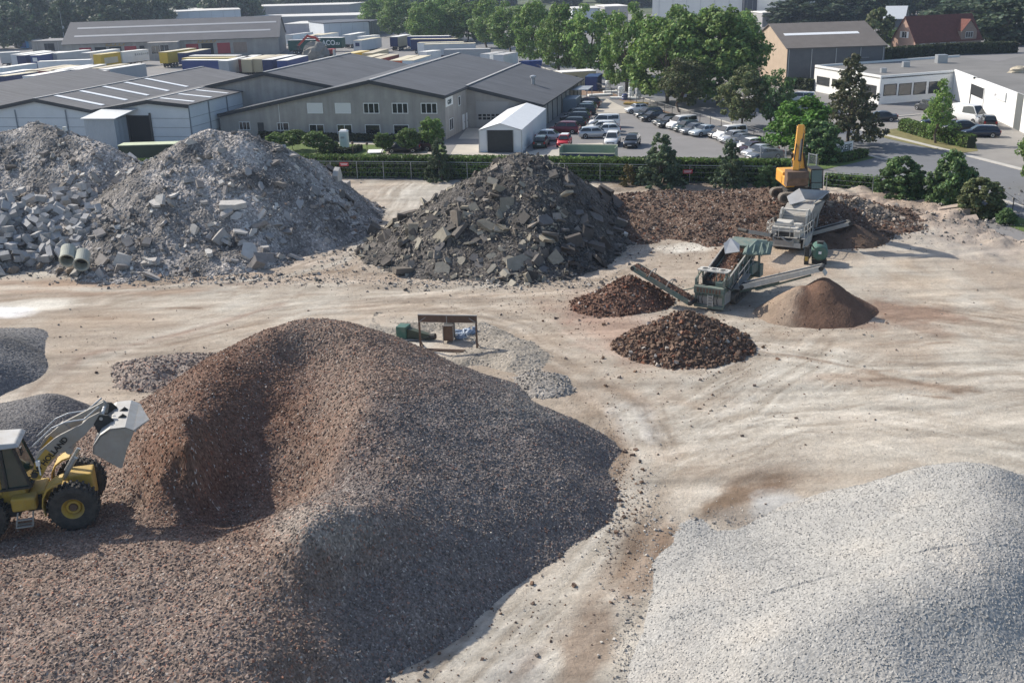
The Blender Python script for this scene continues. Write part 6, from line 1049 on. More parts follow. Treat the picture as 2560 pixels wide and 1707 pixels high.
for s in (-1, 1):
    b = MB(); pr = [(-.98, .75), (-1.03, 1.15), (-.96, 1.5), (-.78, 1.8), (-.5, 2.0), (-.2, 2.08)]
    for (xa, za), (xb, zb) in zip(pr[:-1], pr[1:]): b.hexa([(xa, s*1.12-.38, za), (xb, s*1.12-.38, zb), (xb, s*1.12+.38, zb), (xa, s*1.12+.38, za), (xa-.03, s*1.12-.38, za+.06), (xb-.03, s*1.12-.38, zb+.06), (xb-.03, s*1.12+.38, zb+.06), (xa-.03, s*1.12+.38, za+.06)])
    b.obj('fender', M_YEL, LO)
cab = MB().add([(-2.95, -.78, 1.75), (-1.45, -.78, 1.75), (-1.45, .78, 1.75), (-2.95, .78, 1.75), (-2.85, -.7, 3.45), (-1.85, -.66, 3.45), (-1.85, .66, 3.45), (-2.85, .7, 3.45)], [(3,2,1,0),(4,5,6,7),(0,1,5,4),(1,2,6,5),(2,3,7,6),(3,0,4,7)]).obj('cab', M_CABG, LO)
b = MB()
for p, q in (((-1.45, -.8, 1.75), (-1.85, -.68, 3.45)), ((-1.45, .8, 1.75), (-1.85, .68, 3.45)), ((-2.95, -.8, 1.75), (-2.85, -.72, 3.45)), ((-2.3, -.81, 1.75), (-2.3, -.72, 3.45)), ((-2.95, -.81, 1.78), (-1.45, -.81, 1.78)), ((-1.45, -.78, 1.8), (-1.45, .78, 1.8))): b.beam(p, q, .09, .09)
b.obj('cab_post', M_DKMACH, cab)
MB().hexa([(-3.05, -.85, 3.46), (-1.6, -.82, 3.46), (-1.6, .82, 3.46), (-3.05, .85, 3.46), (-2.95, -.75, 3.68), (-1.75, -.7, 3.62), (-1.75, .7, 3.62), (-2.95, .75, 3.68)]).obj('cab_roof', grime(mat('cab_roof_white', (.5, .5, .49), .5, var=.08), amt=.45), cab, bevel=.04)
MB().tube((-1.62, -.85, 3.5), (-1.45, -1.15, 3.62), .03, 6).box((-1.45, -1.2, 3.5), (.06, .25, .3)).obj('side_mirror', M_BLK, cab)
b = MB(); 
for p, q in (((-2.0, -1.25, .95), (-2.15, -1.25, .35)), ((-1.45, -1.25, .95), (-1.55, -1.25, .35)), ((-2.15, -1.25, .35), (-1.55, -1.25, .35)), ((-2.08, -1.25, .65), (-1.5, -1.25, .65)), ((-2.15, -1.0, .35), (-1.55, -1.0, .35))): b.beam(p, q, .09, .05)
b.obj('step', M_GREY2, LO)
# lift arms follow the outline read off the photograph
arm = [(-1.38, 2.15), (-1.15, 2.85), (-.95, 3.15), (-.3, 3.62), (-.1, 3.72), (.72, 4.05), (1.0, 4.28), (1.42, 4.45), (1.62, 4.25), (1.52, 3.9), (1.1, 3.92), (.72, 3.55), (-.05, 3.05), (-.6, 2.78), (-1.1, 2.1)]
for s in (-1, 1):
    y = s*.62; a_ = MB().side(arm, y-.045, y+.045)
    ao = a_.obj('lift_arm', M_DUSTY, LO)
    lo = MB().side([(-1.42, 2.0), (-1.2, 2.7), (-.72, 3.22), (-.42, 2.86), (-.62, 2.72), (-1.1, 1.98)], y-.06, y+.06).obj('arm_yellow_end', M_YEL, ao)
    MB().tube((-1.28, y-.12, 2.2), (-1.28, y+.12, 2.2), .12, 12).obj('pivot_pin', M_DKMACH, ao)
    MB().tube((-.35, y*.55, 1.75), (.25, y*.7, 2.6), .085, 10).obj('lift_cylinder', M_STEEL, ao)
for i, z_ in enumerate((0,)):
    cu = bpy.data.curves.new('t', 'FONT'); cu.body = 'NEW HOLLAND'; cu.size = .30; cu.extrude = .006; cu.offset = .008; o = bpy.data.objects.new('t', cu); COL.objects.link(o); bpy.context.view_layer.update(); me = bpy.data.meshes.new_from_object(o.evaluated_get(bpy.context.evaluated_depsgraph_get())); bpy.data.objects.remove(o); me.materials.clear(); me.materials.append(M_BLK); q = bpy.data.objects.new('lettering', me); COL.objects.link(q); q.parent = LO; q.location = (-1.42, -.69, 1.98); q.rotation_euler = (rad(90), rad(-44), 0)
MB().tube((.1, -.66, 3.0), (.1, .66, 3.0), .14, 12).tube((.72, -.66, 3.8), (.72, .66, 3.8), .1, 10).obj('cross_tube', M_DUSTY, LO)
MB().side([(-.3, 2.7), (-.35, 3.75), (-.05, 4.0), (.2, 3.6), (.25, 2.9)], -.12, .12).obj('bell_crank', M_DUSTY, LO)
MB().beam((-.1, 0, 3.85), (1.55, 0, 4.55), .12, .16).tube((-.9, 0, 2.3), (-.25, 0, 3.0), .1, 10).obj('tilt_linkage', M_DUSTY, LO)
b = MB()
for y in (-.45, .45): b.path([(-1.2, y, 3.3), (-.4, y, 3.95), (.1, y, 4.12), (.8, y, 4.15), (1.4, y, 4.6)], .035)
b.obj('hydraulic_hose', M_STEEL, LO)
# bucket, tipped over: shell profile (x, z) extruded 2.9 m wide
outer = [(2.68, 3.82), (2.36, 4.02), (1.80, 4.02), (1.42, 3.80), (1.12, 3.42), (1.05, 3.10)]; inner = [(x+(.04 if i < 5 else .05), z-.07) for i, (x, z) in enumerate(outer)]; BW = 1.38
BK = MB()
for (p, q), (r, s_) in zip(zip(outer[:-1], outer[1:]), zip(inner[:-1], inner[1:])): BK.hexa([(p[0], -BW, p[1]), (q[0], -BW, q[1]), (q[0], BW, q[1]), (p[0], BW, p[1]), (r[0], -BW, r[1]), (s_[0], -BW, s_[1]), (s_[0], BW, s_[1]), (r[0], BW, r[1])])
BK = BK.obj('bucket', M_BUCKET, LO)
sp_ = [(2.68, 3.82), (2.36, 4.0), (1.80, 4.0), (1.42, 3.78), (1.12, 3.4), (1.05, 3.1), (1.35, 2.85), (1.92, 2.34), (2.02, 2.34), (2.3, 3.1)]
for y in (-BW, BW-.05): MB().side(sp_, y, y+.05).obj('side_plate', M_DUSTY, BK)
MB().add([(2.66, -BW, 3.86), (2.66, BW, 3.86), (2.95, .42, 3.72), (3.10, 0, 3.66), (2.95, -.42, 3.72), (2.66, -BW, 3.78), (2.66, BW, 3.78), (2.95, .42, 3.66), (3.10, 0, 3.60), (2.95, -.42, 3.66)], [(0, 4, 3, 2, 1), (5, 6, 7, 8, 9), (0, 5, 9, 4), (4, 9, 8, 3), (3, 8, 7, 2), (2, 7, 6, 1), (1, 6, 5, 0)]).obj('cutting_edge', M_BUCKET, BK)
b = MB(); [b.side([(2.0, 4.02), (2.34, 4.02), (2.2, 4.16)], y-.04, y+.04) for y in (-.35, .35)]; b.side([(1.25, 3.6), (1.9, 4.05), (1.7, 4.3), (1.4, 4.35), (1.15, 4.0)], -.68, -.6).side([(1.25, 3.6), (1.9, 4.05), (1.7, 4.3), (1.4, 4.35), (1.15, 4.0)], .6, .68).obj('bucket_bracket', M_DKMACH, BK)
MB().tube((1.45, -.72, 4.2), (1.45, .72, 4.2), .07, 8).obj('pivot_pin', M_STEEL, BK)
for y in (-.85, .85): MB().box((-1.05, y*.9, 2.72), (.14, .2, .18)).tube((-1.05, y*.9, 2.2), (-1.05, y*.9, 2.65), .03, 6).obj('work_lamp', M_LAMP, LO)
# ---- yellow excavator on the brick feed heap, seen from the front
ex = PY(1997, 498, 89.2); EX = thing('excavator', 'orange yellow excavator on the brown heap with its boom raised against the trees', 'excavator', ex)
def EL(x, y, Y): p = PY(x, y, Y); return (p[0]-ex[0], p[1]-ex[1], p[2]-ex[2])
def crawler(T, c, L, w, h, rz, y0, name='track'):
    pr = []; r = h/2
    for i in range(9): t = math.pi/2+math.pi*i/8; pr.append((-L/2+r+r*math.cos(t), r+r*math.sin(t)))
    for i in range(9): t = -math.pi/2+math.pi*i/8; pr.append((L/2-r+r*math.cos(t), r+r*math.sin(t)))
    b = MB().side(pr[::-1], y0-w/2, y0+w/2); n = int(L/.22)
    for i in range(n): b.box((-L/2+r+(L-2*r)*(i+.5)/n, y0, h+.01), (.06, w+.02, .05)); b.box((-L/2+r+(L-2*r)*(i+.5)/n, y0, -.005), (.06, w+.02, .05))
    o = b.obj(name, M_TRACK, T); o.location = c; o.rotation_euler = (0, 0, rz); b = MB(); [b.tube((-L/2+r+(L-2*r)*i/5, y0-w/2-.03, r), (-L/2+r+(L-2*r)*i/5, y0+w/2+.03, r), r*.62, 14) for i in range(6)]; b.obj('track_roller', M_DKMACH, o); return o
for s in (-1, 1): crawler(EX, (0, 0, 0), 4.4, .6, .85, rad(4), s*1.15)
MB().box((0, 0, .75), (2.6, 1.8, .5)).lathe([(0, .95), (.9, .95), (.9, 1.15), (0, 1.15)], n=20).obj('undercarriage', M_DKMACH, EX)
MB().box((-.1, 1.7, 1.75), (2.6, 2.3, 1.1)).box((-1.0, .1, 1.6), (.8, 1.6, .85)).obj('engine_house', M_ORANGE, EX, bevel=.1)
MB().box((-1.0, -.72, 1.6), (.6, .04, .5)).obj('toolbox_panel', M_DKMACH, EX)
cb = MB().hexa([(.55, -1.55, 1.2), (1.5, -1.55, 1.2), (1.5, .1, 1.2), (.55, .1, 1.2), (.6, -1.3, 2.75), (1.45, -1.3, 2.75), (1.45, .1, 2.75), (.6, .1, 2.75)]).obj('cab', M_CABG, EX)
b = MB()
for x in (.53, 1.52): b.beam((x, -1.57, 1.2), (x*.98+.02, -1.32, 2.78), .07, .07); b.beam((x, -1.57, 1.22), (x, .1, 1.22), .07, .07)
b.box((1.03, -.6, 2.8), (1.0, 1.6, .1)).beam((.53, -1.5, 1.7), (1.52, -1.5, 1.7), .06, .06); b.obj('cab_post', M_BLK, cb)
P0, P1, P2 = EL(2003, 455, 88.4), EL(1994, 392, 86.9), EL(2003, 322, 85.4); P3 = EL(1990, 428, 84.0)
MB().beam(P0, P1, .75, .9).beam(P1, P2, .62, .8).box((P1[0], P1[1], P1[2]), (.70, .6, .9)).obj('boom', M_ORANGE, EX, bevel=.05)
ar = MB().beam((P2[0], P2[1]-.1, P2[2]+.25), P3, .5, .75).obj('arm', M_ORANGE, EX, bevel=.04)
b = MB(); b.tube((P0[0]-.55, P0[1]-.2, P0[2]+.2), (P1[0]-.48, P1[1], P1[2]+.3), .11, 8).tube((P0[0]+.55, P0[1]-.2, P0[2]+.2), (P1[0]+.48, P1[1], P1[2]+.3), .11, 8).tube((P1[0], P1[1]-.4, P1[2]+.5), (P2[0], P2[1]-.35, P2[2]+.3), .13, 8).tube((P2[0], P2[1]-.5, P2[2]-.3), (P3[0]+.1, P3[1]-.5, P3[2]+.9), .12, 8); b.obj('hydraulic_cylinder', M_DKMACH, EX)
b = MB().path([(P1[0]-.2, P1[1]-.6, P1[2]+.4), (P2[0]-.35, P2[1]-.3, P2[2]+.1), (P2[0]-.45, P2[1]-.6, P2[2]-.8), (P3[0]-.35, P3[1]-.5, P3[2]+1.0)], .05).obj('hydraulic_hose', M_BLK, EX)
MB().side([(0, 0), (-.9, -.1), (-1.05, -.6), (-.8, -1.25), (-.2, -1.35), (-.25, -1.25), (-.72, -1.12), (-.92, -.6), (-.8, -.2), (0, -.1)], -.85, .85).obj('bucket_a', M_RUST, ar)
bk = bpy.data.objects['bucket_a']; bk.name = 'bucket'; bk.rotation_euler = (0, 0, rad(90)); bk.location = (P3[0], P3[1]+.2, P3[2]+.15)
b = MB(); [b.hexa([(P3[0]-.87+s*1.70, P3[1]-.7, P3[2]+.1), (P3[0]-.83+s*1.70, P3[1]-.7, P3[2]+.1), (P3[0]-.83+s*1.70, P3[1]+.1, P3[2]+.05), (P3[0]-.87+s*1.70, P3[1]+.1, P3[2]+.05), (P3[0]-.87+s*1.70, P3[1]-.7, P3[2]-1.1), (P3[0]-.83+s*1.70, P3[1]-.7, P3[2]-1.1), (P3[0]-.83+s*1.70, P3[1]+.2, P3[2]-1.1), (P3[0]-.87+s*1.70, P3[1]+.2, P3[2]-1.1)]) for s in (0, 1)]; b.obj('bucket_cheek', M_RUST, ar)
# ---- crusher
def C5(cx, cy): return 1480+cx/2.94, 440+cy/2.94
cr0 = G(1962, 630); CA = rad(60); CRU = thing('jaw_crusher', 'pale grey mobile crusher on tracks with flared feed hopper and railings', 'crusher', cr0, CA)
for s in (-1, 1): crawler(CRU, (2.6, 0, 0), 3.6, .45, .75, 0, s*1.0)
def loc5(T, org, ang, x, y, Y):      # pixel at depth Y into the machine's own frame
    p = PY(x, y, Y)-np.array(org); c, s = math.cos(ang), math.sin(ang); return (p[0]*c+p[1]*s, -p[0]*s+p[1]*c, p[2])
def CL(cx, cy, Y): x, y = C5(cx, cy); return loc5(CRU, cr0, CA, x, y, Y)
MB().box((2.3, 0, .85), (5.4, 1.5, .4)).box((.2, 0, 1.0), (.5, 2.2, .5)).obj('chassis', M_GREY2, CRU)
MB().box((.95, .15, 1.55), (1.9, 2.1, .9)).box((.5, -.9, 1.35), (1.3, .5, 1.0)).obj('engine_housing', M_PALEM, CRU, bevel=.05)
MB().box((.9, .45, 2.15), (1.2, 1.3, .35)).box((.85, -.75, 2.08), (.5, .6, .3)).obj('engine_cover', M_PALEM, CRU, bevel=.06)
MB().box((.02, -.2, 1.2), (.25, 1.9, .9)).box((-.1, .5, 1.0), (.3, .7, .8)).tube((-.2, -.6, 1.1), (-.2, .7, 1.1), .16, 10).obj('hydraulic_block', M_DKMACH, CRU)
MB().hexa([(2.1, -1.2, 1.1), (4.2, -1.2, 1.1), (4.2, 1.2, 1.1), (2.1, 1.2, 1.1), (2.3, -1.15, 2.35), (4.2, -1.15, 3.1), (4.2, 1.15, 3.1), (2.3, 1.15, 2.35)]).obj('crusher_box', M_GREY2, CRU)
for s in (-1, 1): MB().side([(1.9, 1.7), (1.95, 2.6), (2.2, 3.05), (2.65, 3.05), (3.3, 2.5), (3.3, 1.7)], s*1.05-.08, s*1.05+.08).obj('side_plate', M_PALEM, CRU)
MB().box((2.35, 0, 2.95), (.35, 2.1, .12)).box((3.0, 0, 2.45), (.9, 1.9, .1)).obj('cross_beam', M_PALEM, CRU)
def rails(T, pts, h, m, name='railing'):
    b = MB()
    for p in pts: b.tube(p, (p[0], p[1], p[2]+h), .03, 6)
    for k in (.5, 1.0):
        for p, q in zip(pts[:-1], pts[1:]): b.tube((p[0], p[1], p[2]+h*k), (q[0], q[1], q[2]+h*k), .028, 6)
    return b.obj(name, m, T)
rails(CRU, [(2.2, -1.55, 1.3), (1.4, -1.55, 1.3), (.6, -1.55, 1.3), (-.15, -1.5, 1.3), (-.35, -1.2, 1.3), (-.35, -.4, 1.3), (-.35, .5, 1.3), (-.35, 1.3, 1.3), (0, 1.55, 1.3), (.8, 1.55, 1.3), (1.7, 1.55, 1.3)], 1.0, M_PALEM)
MB().box((.95, -1.3, 1.27), (2.7, .6, .05)).box((.95, 1.35, 1.27), (2.3, .5, .05)).box((-.15, 0, 1.27), (.5, 2.6, .05)).obj('walkway', M_GREY2, CRU)
b = MB(); b.extr([(-.3, -1.55, 1.2), (2.3, -1.55, 1.2), (2.3, -1.5, .55), (1.2, -1.5, .35), (-.1, -1.45, .5)], (0, .06, 0)); b.extr([(-.35, -1.3, .5), (-.35, 1.2, .5), (-.35, 1.2, .9), (-.35, -1.3, .9)], (.05, 0, 0)); b.obj('skirt_panel', M_PALEM, CRU)
# hopper wings through the photographed corners
def wing(T, name, P, th, m):
    P = [np.array(p, float) for p in P]; n = np.cross(P[1]-P[0], P[-1]-P[0]); n /= np.linalg.norm(n); return MB().extr(P, n*th).obj(name, m, T)
HW = mat('hopper_steel', (.40, .41, .42), .55, .2, var=.15, scale=1.2)
wing(CRU, 'hopper_wing', [CL(1455, 215, 84.2), CL(1570, 185, 84.6), CL(1525, 95, 87.0), CL(1433, 155, 86.0)], .06, HW)
wing(CRU, 'hopper_wing', [CL(1570, 185, 87.0), CL(1690, 168, 87.2), CL(1745, 108, 87.6), CL(1520, 95, 87.2)], .06, HW)
wing(CRU, 'hopper_wing', [CL(1585, 230, 84.0), CL(1680, 160, 86.6), CL(1748, 112, 87.4), CL(1650, 178, 84.2)], .06, HW)
MB().hexa([(4.2, -1.0, 1.6), (6.6, -1.0, 1.9), (6.6, 1.0, 1.9), (4.2, 1.0, 1.6), (4.0, -1.1, 2.9), (7.0, -1.3, 2.9), (7.0, 1.3, 2.9), (4.0, 1.1, 2.9)]).obj('feed_hopper', M_GREY2, CRU)
b = MB(); [b.beam((x, s*1.0, .9), (x+.2, s*1.1, 2.6), .15, .15) for x in (4.3, 5.6) for s in (-1, 1)]; b.obj('hopper_leg', M_GREY2, CRU)
def conveyor(T, org, ang, p, q, w, m, name='conveyor', load=None, hood=False, belt_t=.06, sd=.3, legs=None):
    """belt frame from world point p (low) to q (high)"""
    def lc(v): v = np.array(v, float)-np.array(org); c, s = math.cos(ang), math.sin(ang); return np.array([v[0]*c+v[1]*s, -v[0]*s+v[1]*c, v[2]])
    a, b_ = lc(p), lc(q); d = (b_-a)/np.linalg.norm(b_-a); sv = np.cross(d, [0, 0, 1.]); sv /= np.linalg.norm(sv); up = np.cross(sv, d)
    c = MB().beam(a+sv*w/2, b_+sv*w/2, .07, sd).beam(a-sv*w/2, b_-sv*w/2, .07, sd); n = int(np.linalg.norm(b_-a)/.9)
    for i in range(n+1): k = a+(b_-a)*i/n-up*sd*.35; c.beam(k-sv*w/2, k+sv*w/2, .06, .06)
    c = c.obj(name, m, T); MB().beam(a+up*.08, b_+up*.08, w*.86, .04).obj('belt', M_BELT, c); MB().tube(b_-sv*w*.55, b_+sv*w*.55, .16, 12).tube(a-sv*w*.55, a+sv*w*.55, .16, 12).obj('drum', M_DKMACH, c)
    if load:
        R = np.random.default_rng(3); n = load; t = R.uniform(.02, 1, n); pos = a+(b_-a)*t[:, None]+sv*(R.normal(0, w*.2, n))[:, None]+up*.14; s = R.uniform(.06, .16, (n, 3)); v, F = chunk_arrays(pos, np.repeat([up], n, 0), s, tilt=1.0)
        lo_ = rawmesh('conveyed_material', v, F, m_brick, np.repeat(gravel_colour(np.zeros((n, 3))+np.array((.2, .12, .085)), .5), 6, 0)); lo_.parent = c; lo_['kind'] = 'stuff'
    return c, a, b_, sv, up
conveyor(CRU, cr0, CA, PY(*C5(1600, 420), 83.6), PY(*C5(1890, 342), 83.4), .75, M_GREY2, 'side_conveyor')
conveyor(CRU, cr0, CA, PY(*C5(1290, 430), 81.2), PY(*C5(1110, 400), 79.5), .8, M_GREY2, 'front_conveyor', load=60)
# ---- fuel tank
p = G(2047, 656); t = thing('fuel_tank', 'round dark green tank with a hose stand beside the crusher', 'tank', p, rad(75)); MB().lathe([(0, -.9), (.5, -.86), (.6, -.75), (.6, .75), (.5, .86), (0, .9)], (0, 0, .95), 'X', 22).obj('tank_shell', M_TANK, t, smooth=False); MB().lathe([(0, 0), (.25, 0), (.25, .18), (.3, .2), (0, .24)], (-.1, 0, 1.5), n=14).obj('manhole', M_DKMACH, t); MB().box((-.5, 0, .2), (.15, 1.1, .4)).box((.5, 0, .2), (.15, 1.1, .4)).obj('stand', M_DKMACH, t); MB().box((-.93, 0, 1.0), (.03, .22, .2)).obj('valve_plate', M_LAMP, t)
b = MB().box((-.7, .95, .7), (.35, .35, 1.4)); b.path([(-.7, .95, 1.4), (-.9, .7, 1.7), (-.7, .4, 1.2), (-.9, .8, .5)], .05); b.obj('pump_stand', M_DKMACH, t); MB().box((-.92, .95, .5), (.12, .25, .3)).obj('pump_handle', M_YEL, t)
# ---- screener
so = G(1772, 773); SA = rad(58); SCN = thing('screening_plant', 'dusty teal mobile screener with two long conveyors and a central loaded belt', 'screening plant', so, SA)
def SL(cx, cy, Y): x, y = C5(cx, cy); return loc5(SCN, so, SA, x, y, Y)
for s in (-1, 1): crawler(SCN, (3.4, 0, 0), 3.6, .42, .75, 0, s*1.0)
b = MB(); 
for y in (-.98, .98): b.box((.05, y, 1.1), (.14, .14, 1.9)); b.box((1.6, y*.85, 1.0), (3.2, .14, .22)); b.beam((.05, y, 2.05), (.9, y*.9, 2.5), .1, .1); b.beam((1.2, y*.9, 1.0), (.9, y*.9, 2.5), .1, .1)
b.box((.05, 0, .2), (.3, 2.1, .2)).box((.05, 0, .95), (.12, 2.0, .12)).obj('main_frame', M_TEAL, SCN)
MB().box((.0, 0, 1.35), (.45, 2.1, .5)).box((.4, -.6, 1.75), (.5, .5, .3)).obj('control_panel', M_TEAL, SCN, bevel=.03)
b = MB(); [b.box((-.24, y, 1.35), (.04, .12, .3)) for y in np.arange(-.8, .9, .22)]; b.obj('valve_lever', M_RUST, SCN)
MB().box((.12, 0, .6), (.12, 1.85, .62)).box((.9, -.85, .65), (1.5, .12, .8)).obj('belly_panel', M_GREY2, SCN)
MB().box((.7, 0, .75), (1.2, 1.4, .9)).obj('engine_block', M_DKMACH, SCN)
b = MB(); b.box((.35, 0, 2.55), (.1, 2.0, .08)).box((1.15, 0, 2.55), (.1, 2.0, .08)); [b.box((.75, y, 2.55), (.72, .3 if abs(y) > .9 else .2, .07)) for y in (-.92, -.32, .32, .92)]; pt = b.obj('top_deck', M_PALEM, SCN)
[MB().lathe([(.2, 2.50), (.27, 2.50), (.27, 2.62), (.2, 2.62)], (.75, y, 0), n=16).obj('deck_ring', M_PALEM, pt) for y in (-.62, 0, .62)]
b = MB(); [b.tube((x, y, 1.4), (x, y, 2.5), .03, 6) for x in (.35, 1.15) for y in (-.95, .95, -.3)]; b.obj('deck_post', M_TEAL, pt)
# inclined screen box with walls and brick load
A1, A2 = np.array((1.0, 0, 1.35)), np.array((6.2, 0, 2.75))
for s, m in ((1, M_DKMACH), (-1, M_TEAL)): MB().hexa([(1.0, s*.78, 1.0), (6.2, s*.82, 2.3), (6.2, s*.88, 2.3), (1.0, s*.84, 1.0), (.9, s*.80, 1.9), (6.1, s*.86, 3.35), (6.1, s*.92, 3.35), (.9, s*.86, 1.9)]).obj('box_wall', m, SCN)
conveyor(SCN, so, SA, tuple(np.array(so)+np.array([math.cos(SA)*1.2, math.sin(SA)*1.2, 1.45])), tuple(np.array(so)+np.array([math.cos(SA)*6.3, math.sin(SA)*6.3, 2.85])), 1.45, M_TEAL, 'main_conveyor', load=900)
MB().hexa([(5.9, -1.0, 2.3), (7.6, -1.0, 2.6), (7.6, 1.0, 2.6), (5.9, 1.0, 2.3), (5.7, -1.25, 3.1), (8.0, -1.25, 3.1), (8.0, 1.25, 3.1), (5.7, 1.25, 3.1)]).obj('hopper', M_TEAL, SCN)
b = MB(); [b.beam((x, s*.95, .7), (x, s*.95, 2.5), .14, .14) for x in (5.2, 7.2) for s in (-1, 1)]; b.beam((2.0, -.9, 1.0), (6.0, -.95, .9), .14, .2).beam((2.0, .9, 1.0), (6.0, .95, .9), .14, .2); b.obj('hopper_leg', M_TEAL, SCN)
wing(SCN, 'hopper_wing', [SL(978, 575, 70.2), SL(1085, 560, 70.2), SL(1085, 505, 71.4), SL(1020, 460, 71.8), SL(968, 500, 71.2)], .06, HW)
M_TEALD = mat('dusty_teal', (.17, .22, .19), .7, var=.25, scale=2)
wg = wing(SCN, 'hopper_wing', [SL(1105, 580, 69.4), SL(1240, 585, 69.6), SL(1312, 580, 70.4), SL(1332, 490, 71.3), SL(1215, 475, 71.3), SL(1120, 535, 70.4)], .07, M_TEALD)
b = MB(); [b.beam(SL(1130+k*50, 570, 69.25), SL(1150+k*50, 492, 71.1), .08, .1) for k in range(4)]; b.obj('wing_rib', M_TEALD, wg)
MB().box((4.6, -1.25, 1.9), (1.3, .6, .7)).box((5.6, -1.35, 1.5), (.7, .7, .9)).obj('power_unit', M_TEAL, SCN, bevel=.04)
rails(SCN, [(2.0, -1.3, 1.1), (2.9, -1.35, 1.35), (3.8, -1.35, 1.6), (4.6, -1.4, 1.9)], 1.0, M_GREY2); MB().beam((1.9, -1.2, 1.05), (4.7, -1.25, 1.85), .5, .05).obj('walkway', M_GREY2, SCN)
c, a, b_, sv, up = conveyor(SCN, so, SA, PY(*C5(740, 925), 66.9), PY(*C5(318, 668), 69.3), .85, M_TEAL, 'left_conveyor', load=700, sd=.34)
b = MB(); 
for k in (.42, .72): o = a+(b_-a)*k; pts = [o-sv*.5+up*.1, o-sv*.42+up*.5, o+up*.62, o+sv*.42+up*.5, o+sv*.5+up*.1]; MB().path([tuple(q) for q in pts], .04, 6).obj('belt_hoop', M_GREY2, c)
b = MB(); MB().tube(tuple(a+(b_-a)*.25+up*.05+sv*.45), (.0, .7, 1.5), .05, 8).beam(tuple(a+(b_-a)*.5-up*.2), (.1, .95, .45), .12, .12).beam(tuple(a+(b_-a)*.2), (.05, .98, .3), .14, .14).obj('conveyor_brace', M_TEAL, c)
c, a, b_, sv, up = conveyor(SCN, so, SA, PY(*C5(1110, 805), 67.9), PY(*C5(1690, 672), 65.7), .75, M_PALEM, 'right_conveyor', sd=.36)
MB().beam(tuple(b_), tuple(b_+(b_-a)*.06-np.array([0, 0, .55])), .8, .06).obj('chute', M_PALEM, c); MB().beam(tuple(a+(b_-a)*.15-up*.5), tuple(a+(b_-a)*.85-up*.35), .1, .12).beam(tuple(a+(b_-a)*.1-up*.1), tuple(a+(b_-a)*.15-up*.5), .1, .1).beam((2.6, -.95, .6), tuple(a+(b_-a)*.45-up*.35), .1, .12).obj('conveyor_brace', M_TEALD, c)
b = MB()
for s in (-1, 1):
    for k in range(6): x = 1.2+k*.85; z = 1.05+k*.22; b.beam((x, s*.90, z-.05), (x+.05, s*.92, z+.95), .07, .06)
    b.beam((1.0, s*.93, 1.0), (6.2, s*.95, 2.35), .08, .1); b.beam((.9, s*.93, 1.93), (6.1, s*.95, 3.38), .08, .08); b.beam((3.0, s*.93, .7), (4.2, s*.95, 1.8), .09, .09); b.beam((5.2, s*.93, .7), (4.3, s*.95, 1.8), .09, .09)
b.obj('box_frame', M_GREY2, SCN)
b = MB()
for y in (-.7, -.45, .35, .6): b.path([(-.26, y, 1.15), (-.34, y+.05, .8), (-.1, y+.1, .45), (.1, y+.15, .35)], .03, 5)
b.path([(.4, -1.0, 1.6), (1.0, -1.15, 1.2), (2.2, -1.1, 1.5), (3.4, -1.1, 1.9)], .04, 5); b.path([(.3, .95, 1.7), (.9, 1.2, 1.1), (1.8, 1.1, 1.3)], .04, 5); b.obj('hydraulic_hose', M_BLK, SCN)
b = MB(); b.beam((-.28, -.35, .3), (-.28, -.35, 1.1), .05, .05).beam((-.28, .0, .3), (-.28, .0, 1.1), .05, .05); [b.beam((-.28, -.35, z), (-.28, 0, z), .05, .04) for z in (.4, .6, .8, 1.0)]; b.obj('ladder', M_PALEM, SCN)
b = MB(); [b.beam((x, s*1.18, .8), (x+.1, s*1.2, 2.6), .08, .08) for x in (2.1, 2.9, 3.7) for s in (-1, 1)]; b.path([(-.3, -.8, 1.2), (-.5, -.4, .9), (-.4, .3, 1.3), (-.2, .9, 1.0)], .06, 6); b.path([(-.2, .7, 1.5), (-.5, .9, 1.2), (-.9, .6, 1.0)], .06, 6); b.beam((2.2, -1.25, .7), (4.2, -1.25, 1.0), .1, .14).beam((.2, -1.5, .6), (2.2, -1.3, 1.0), .06, .08); b.obj('crusher_frame', M_GREY2, CRU)
MB().tube((.4, 1.0, 2.0), (.4, 1.0, 2.7), .1, 10).obj('exhaust', M_DKMACH, CRU); MB().lathe([(0, -.06), (.5, -.06), (.5, .06), (0, .06)], (2.9, -1.28, 1.6), 'Y', 18).obj('flywheel', M_DKMACH, CRU); MB().lathe([(0, -.05), (.28, -.05), (.28, .05), (0, .05)], (1.7, -1.28, 1.3), 'Y', 16).obj('pulley', M_DKMACH, CRU)
MB().box((-.12, 0, 1.28), (.04, .9, .3)).obj('radiator_grille', M_DKMACH, CRU)
# ---- small frame with generator in the middle of the yard
f1, f2 = G(1052, 873), G(1193, 876); d_ = (f2-f1)/np.linalg.norm(f2-f1); FRT = thing('panel_frame', 'dark steel goal frame with a long top panel in the middle of the yard', 'frame', f1); h1 = hz(1052, 873, 788)
def fr(k, z, n=0): p = (f2-f1)*k+np.array([-d_[1], d_[0], 0])*n; return (p[0], p[1], z)
for k in (0, 1): MB().beam(fr(k, 0), fr(k, h1), .12, .12, (0, 1, 0)).beam(fr(k, .02, -.5), fr(k, .02, .7), .1, .1).beam(fr(k, .6), fr(k, .05, .6), .06, .06, (1, 0, 0)).obj('post', M_RUST, FRT)
MB().hexa([fr(0, h1-.42, -.05), fr(1, h1-.42, -.05), fr(1, h1-.42, .0), fr(0, h1-.42, .0), fr(0, h1+.02, -.05), fr(1, h1+.02, -.05), fr(1, h1+.02, .0), fr(0, h1+.02, .0)]).obj('panel', M_RUST, FRT)
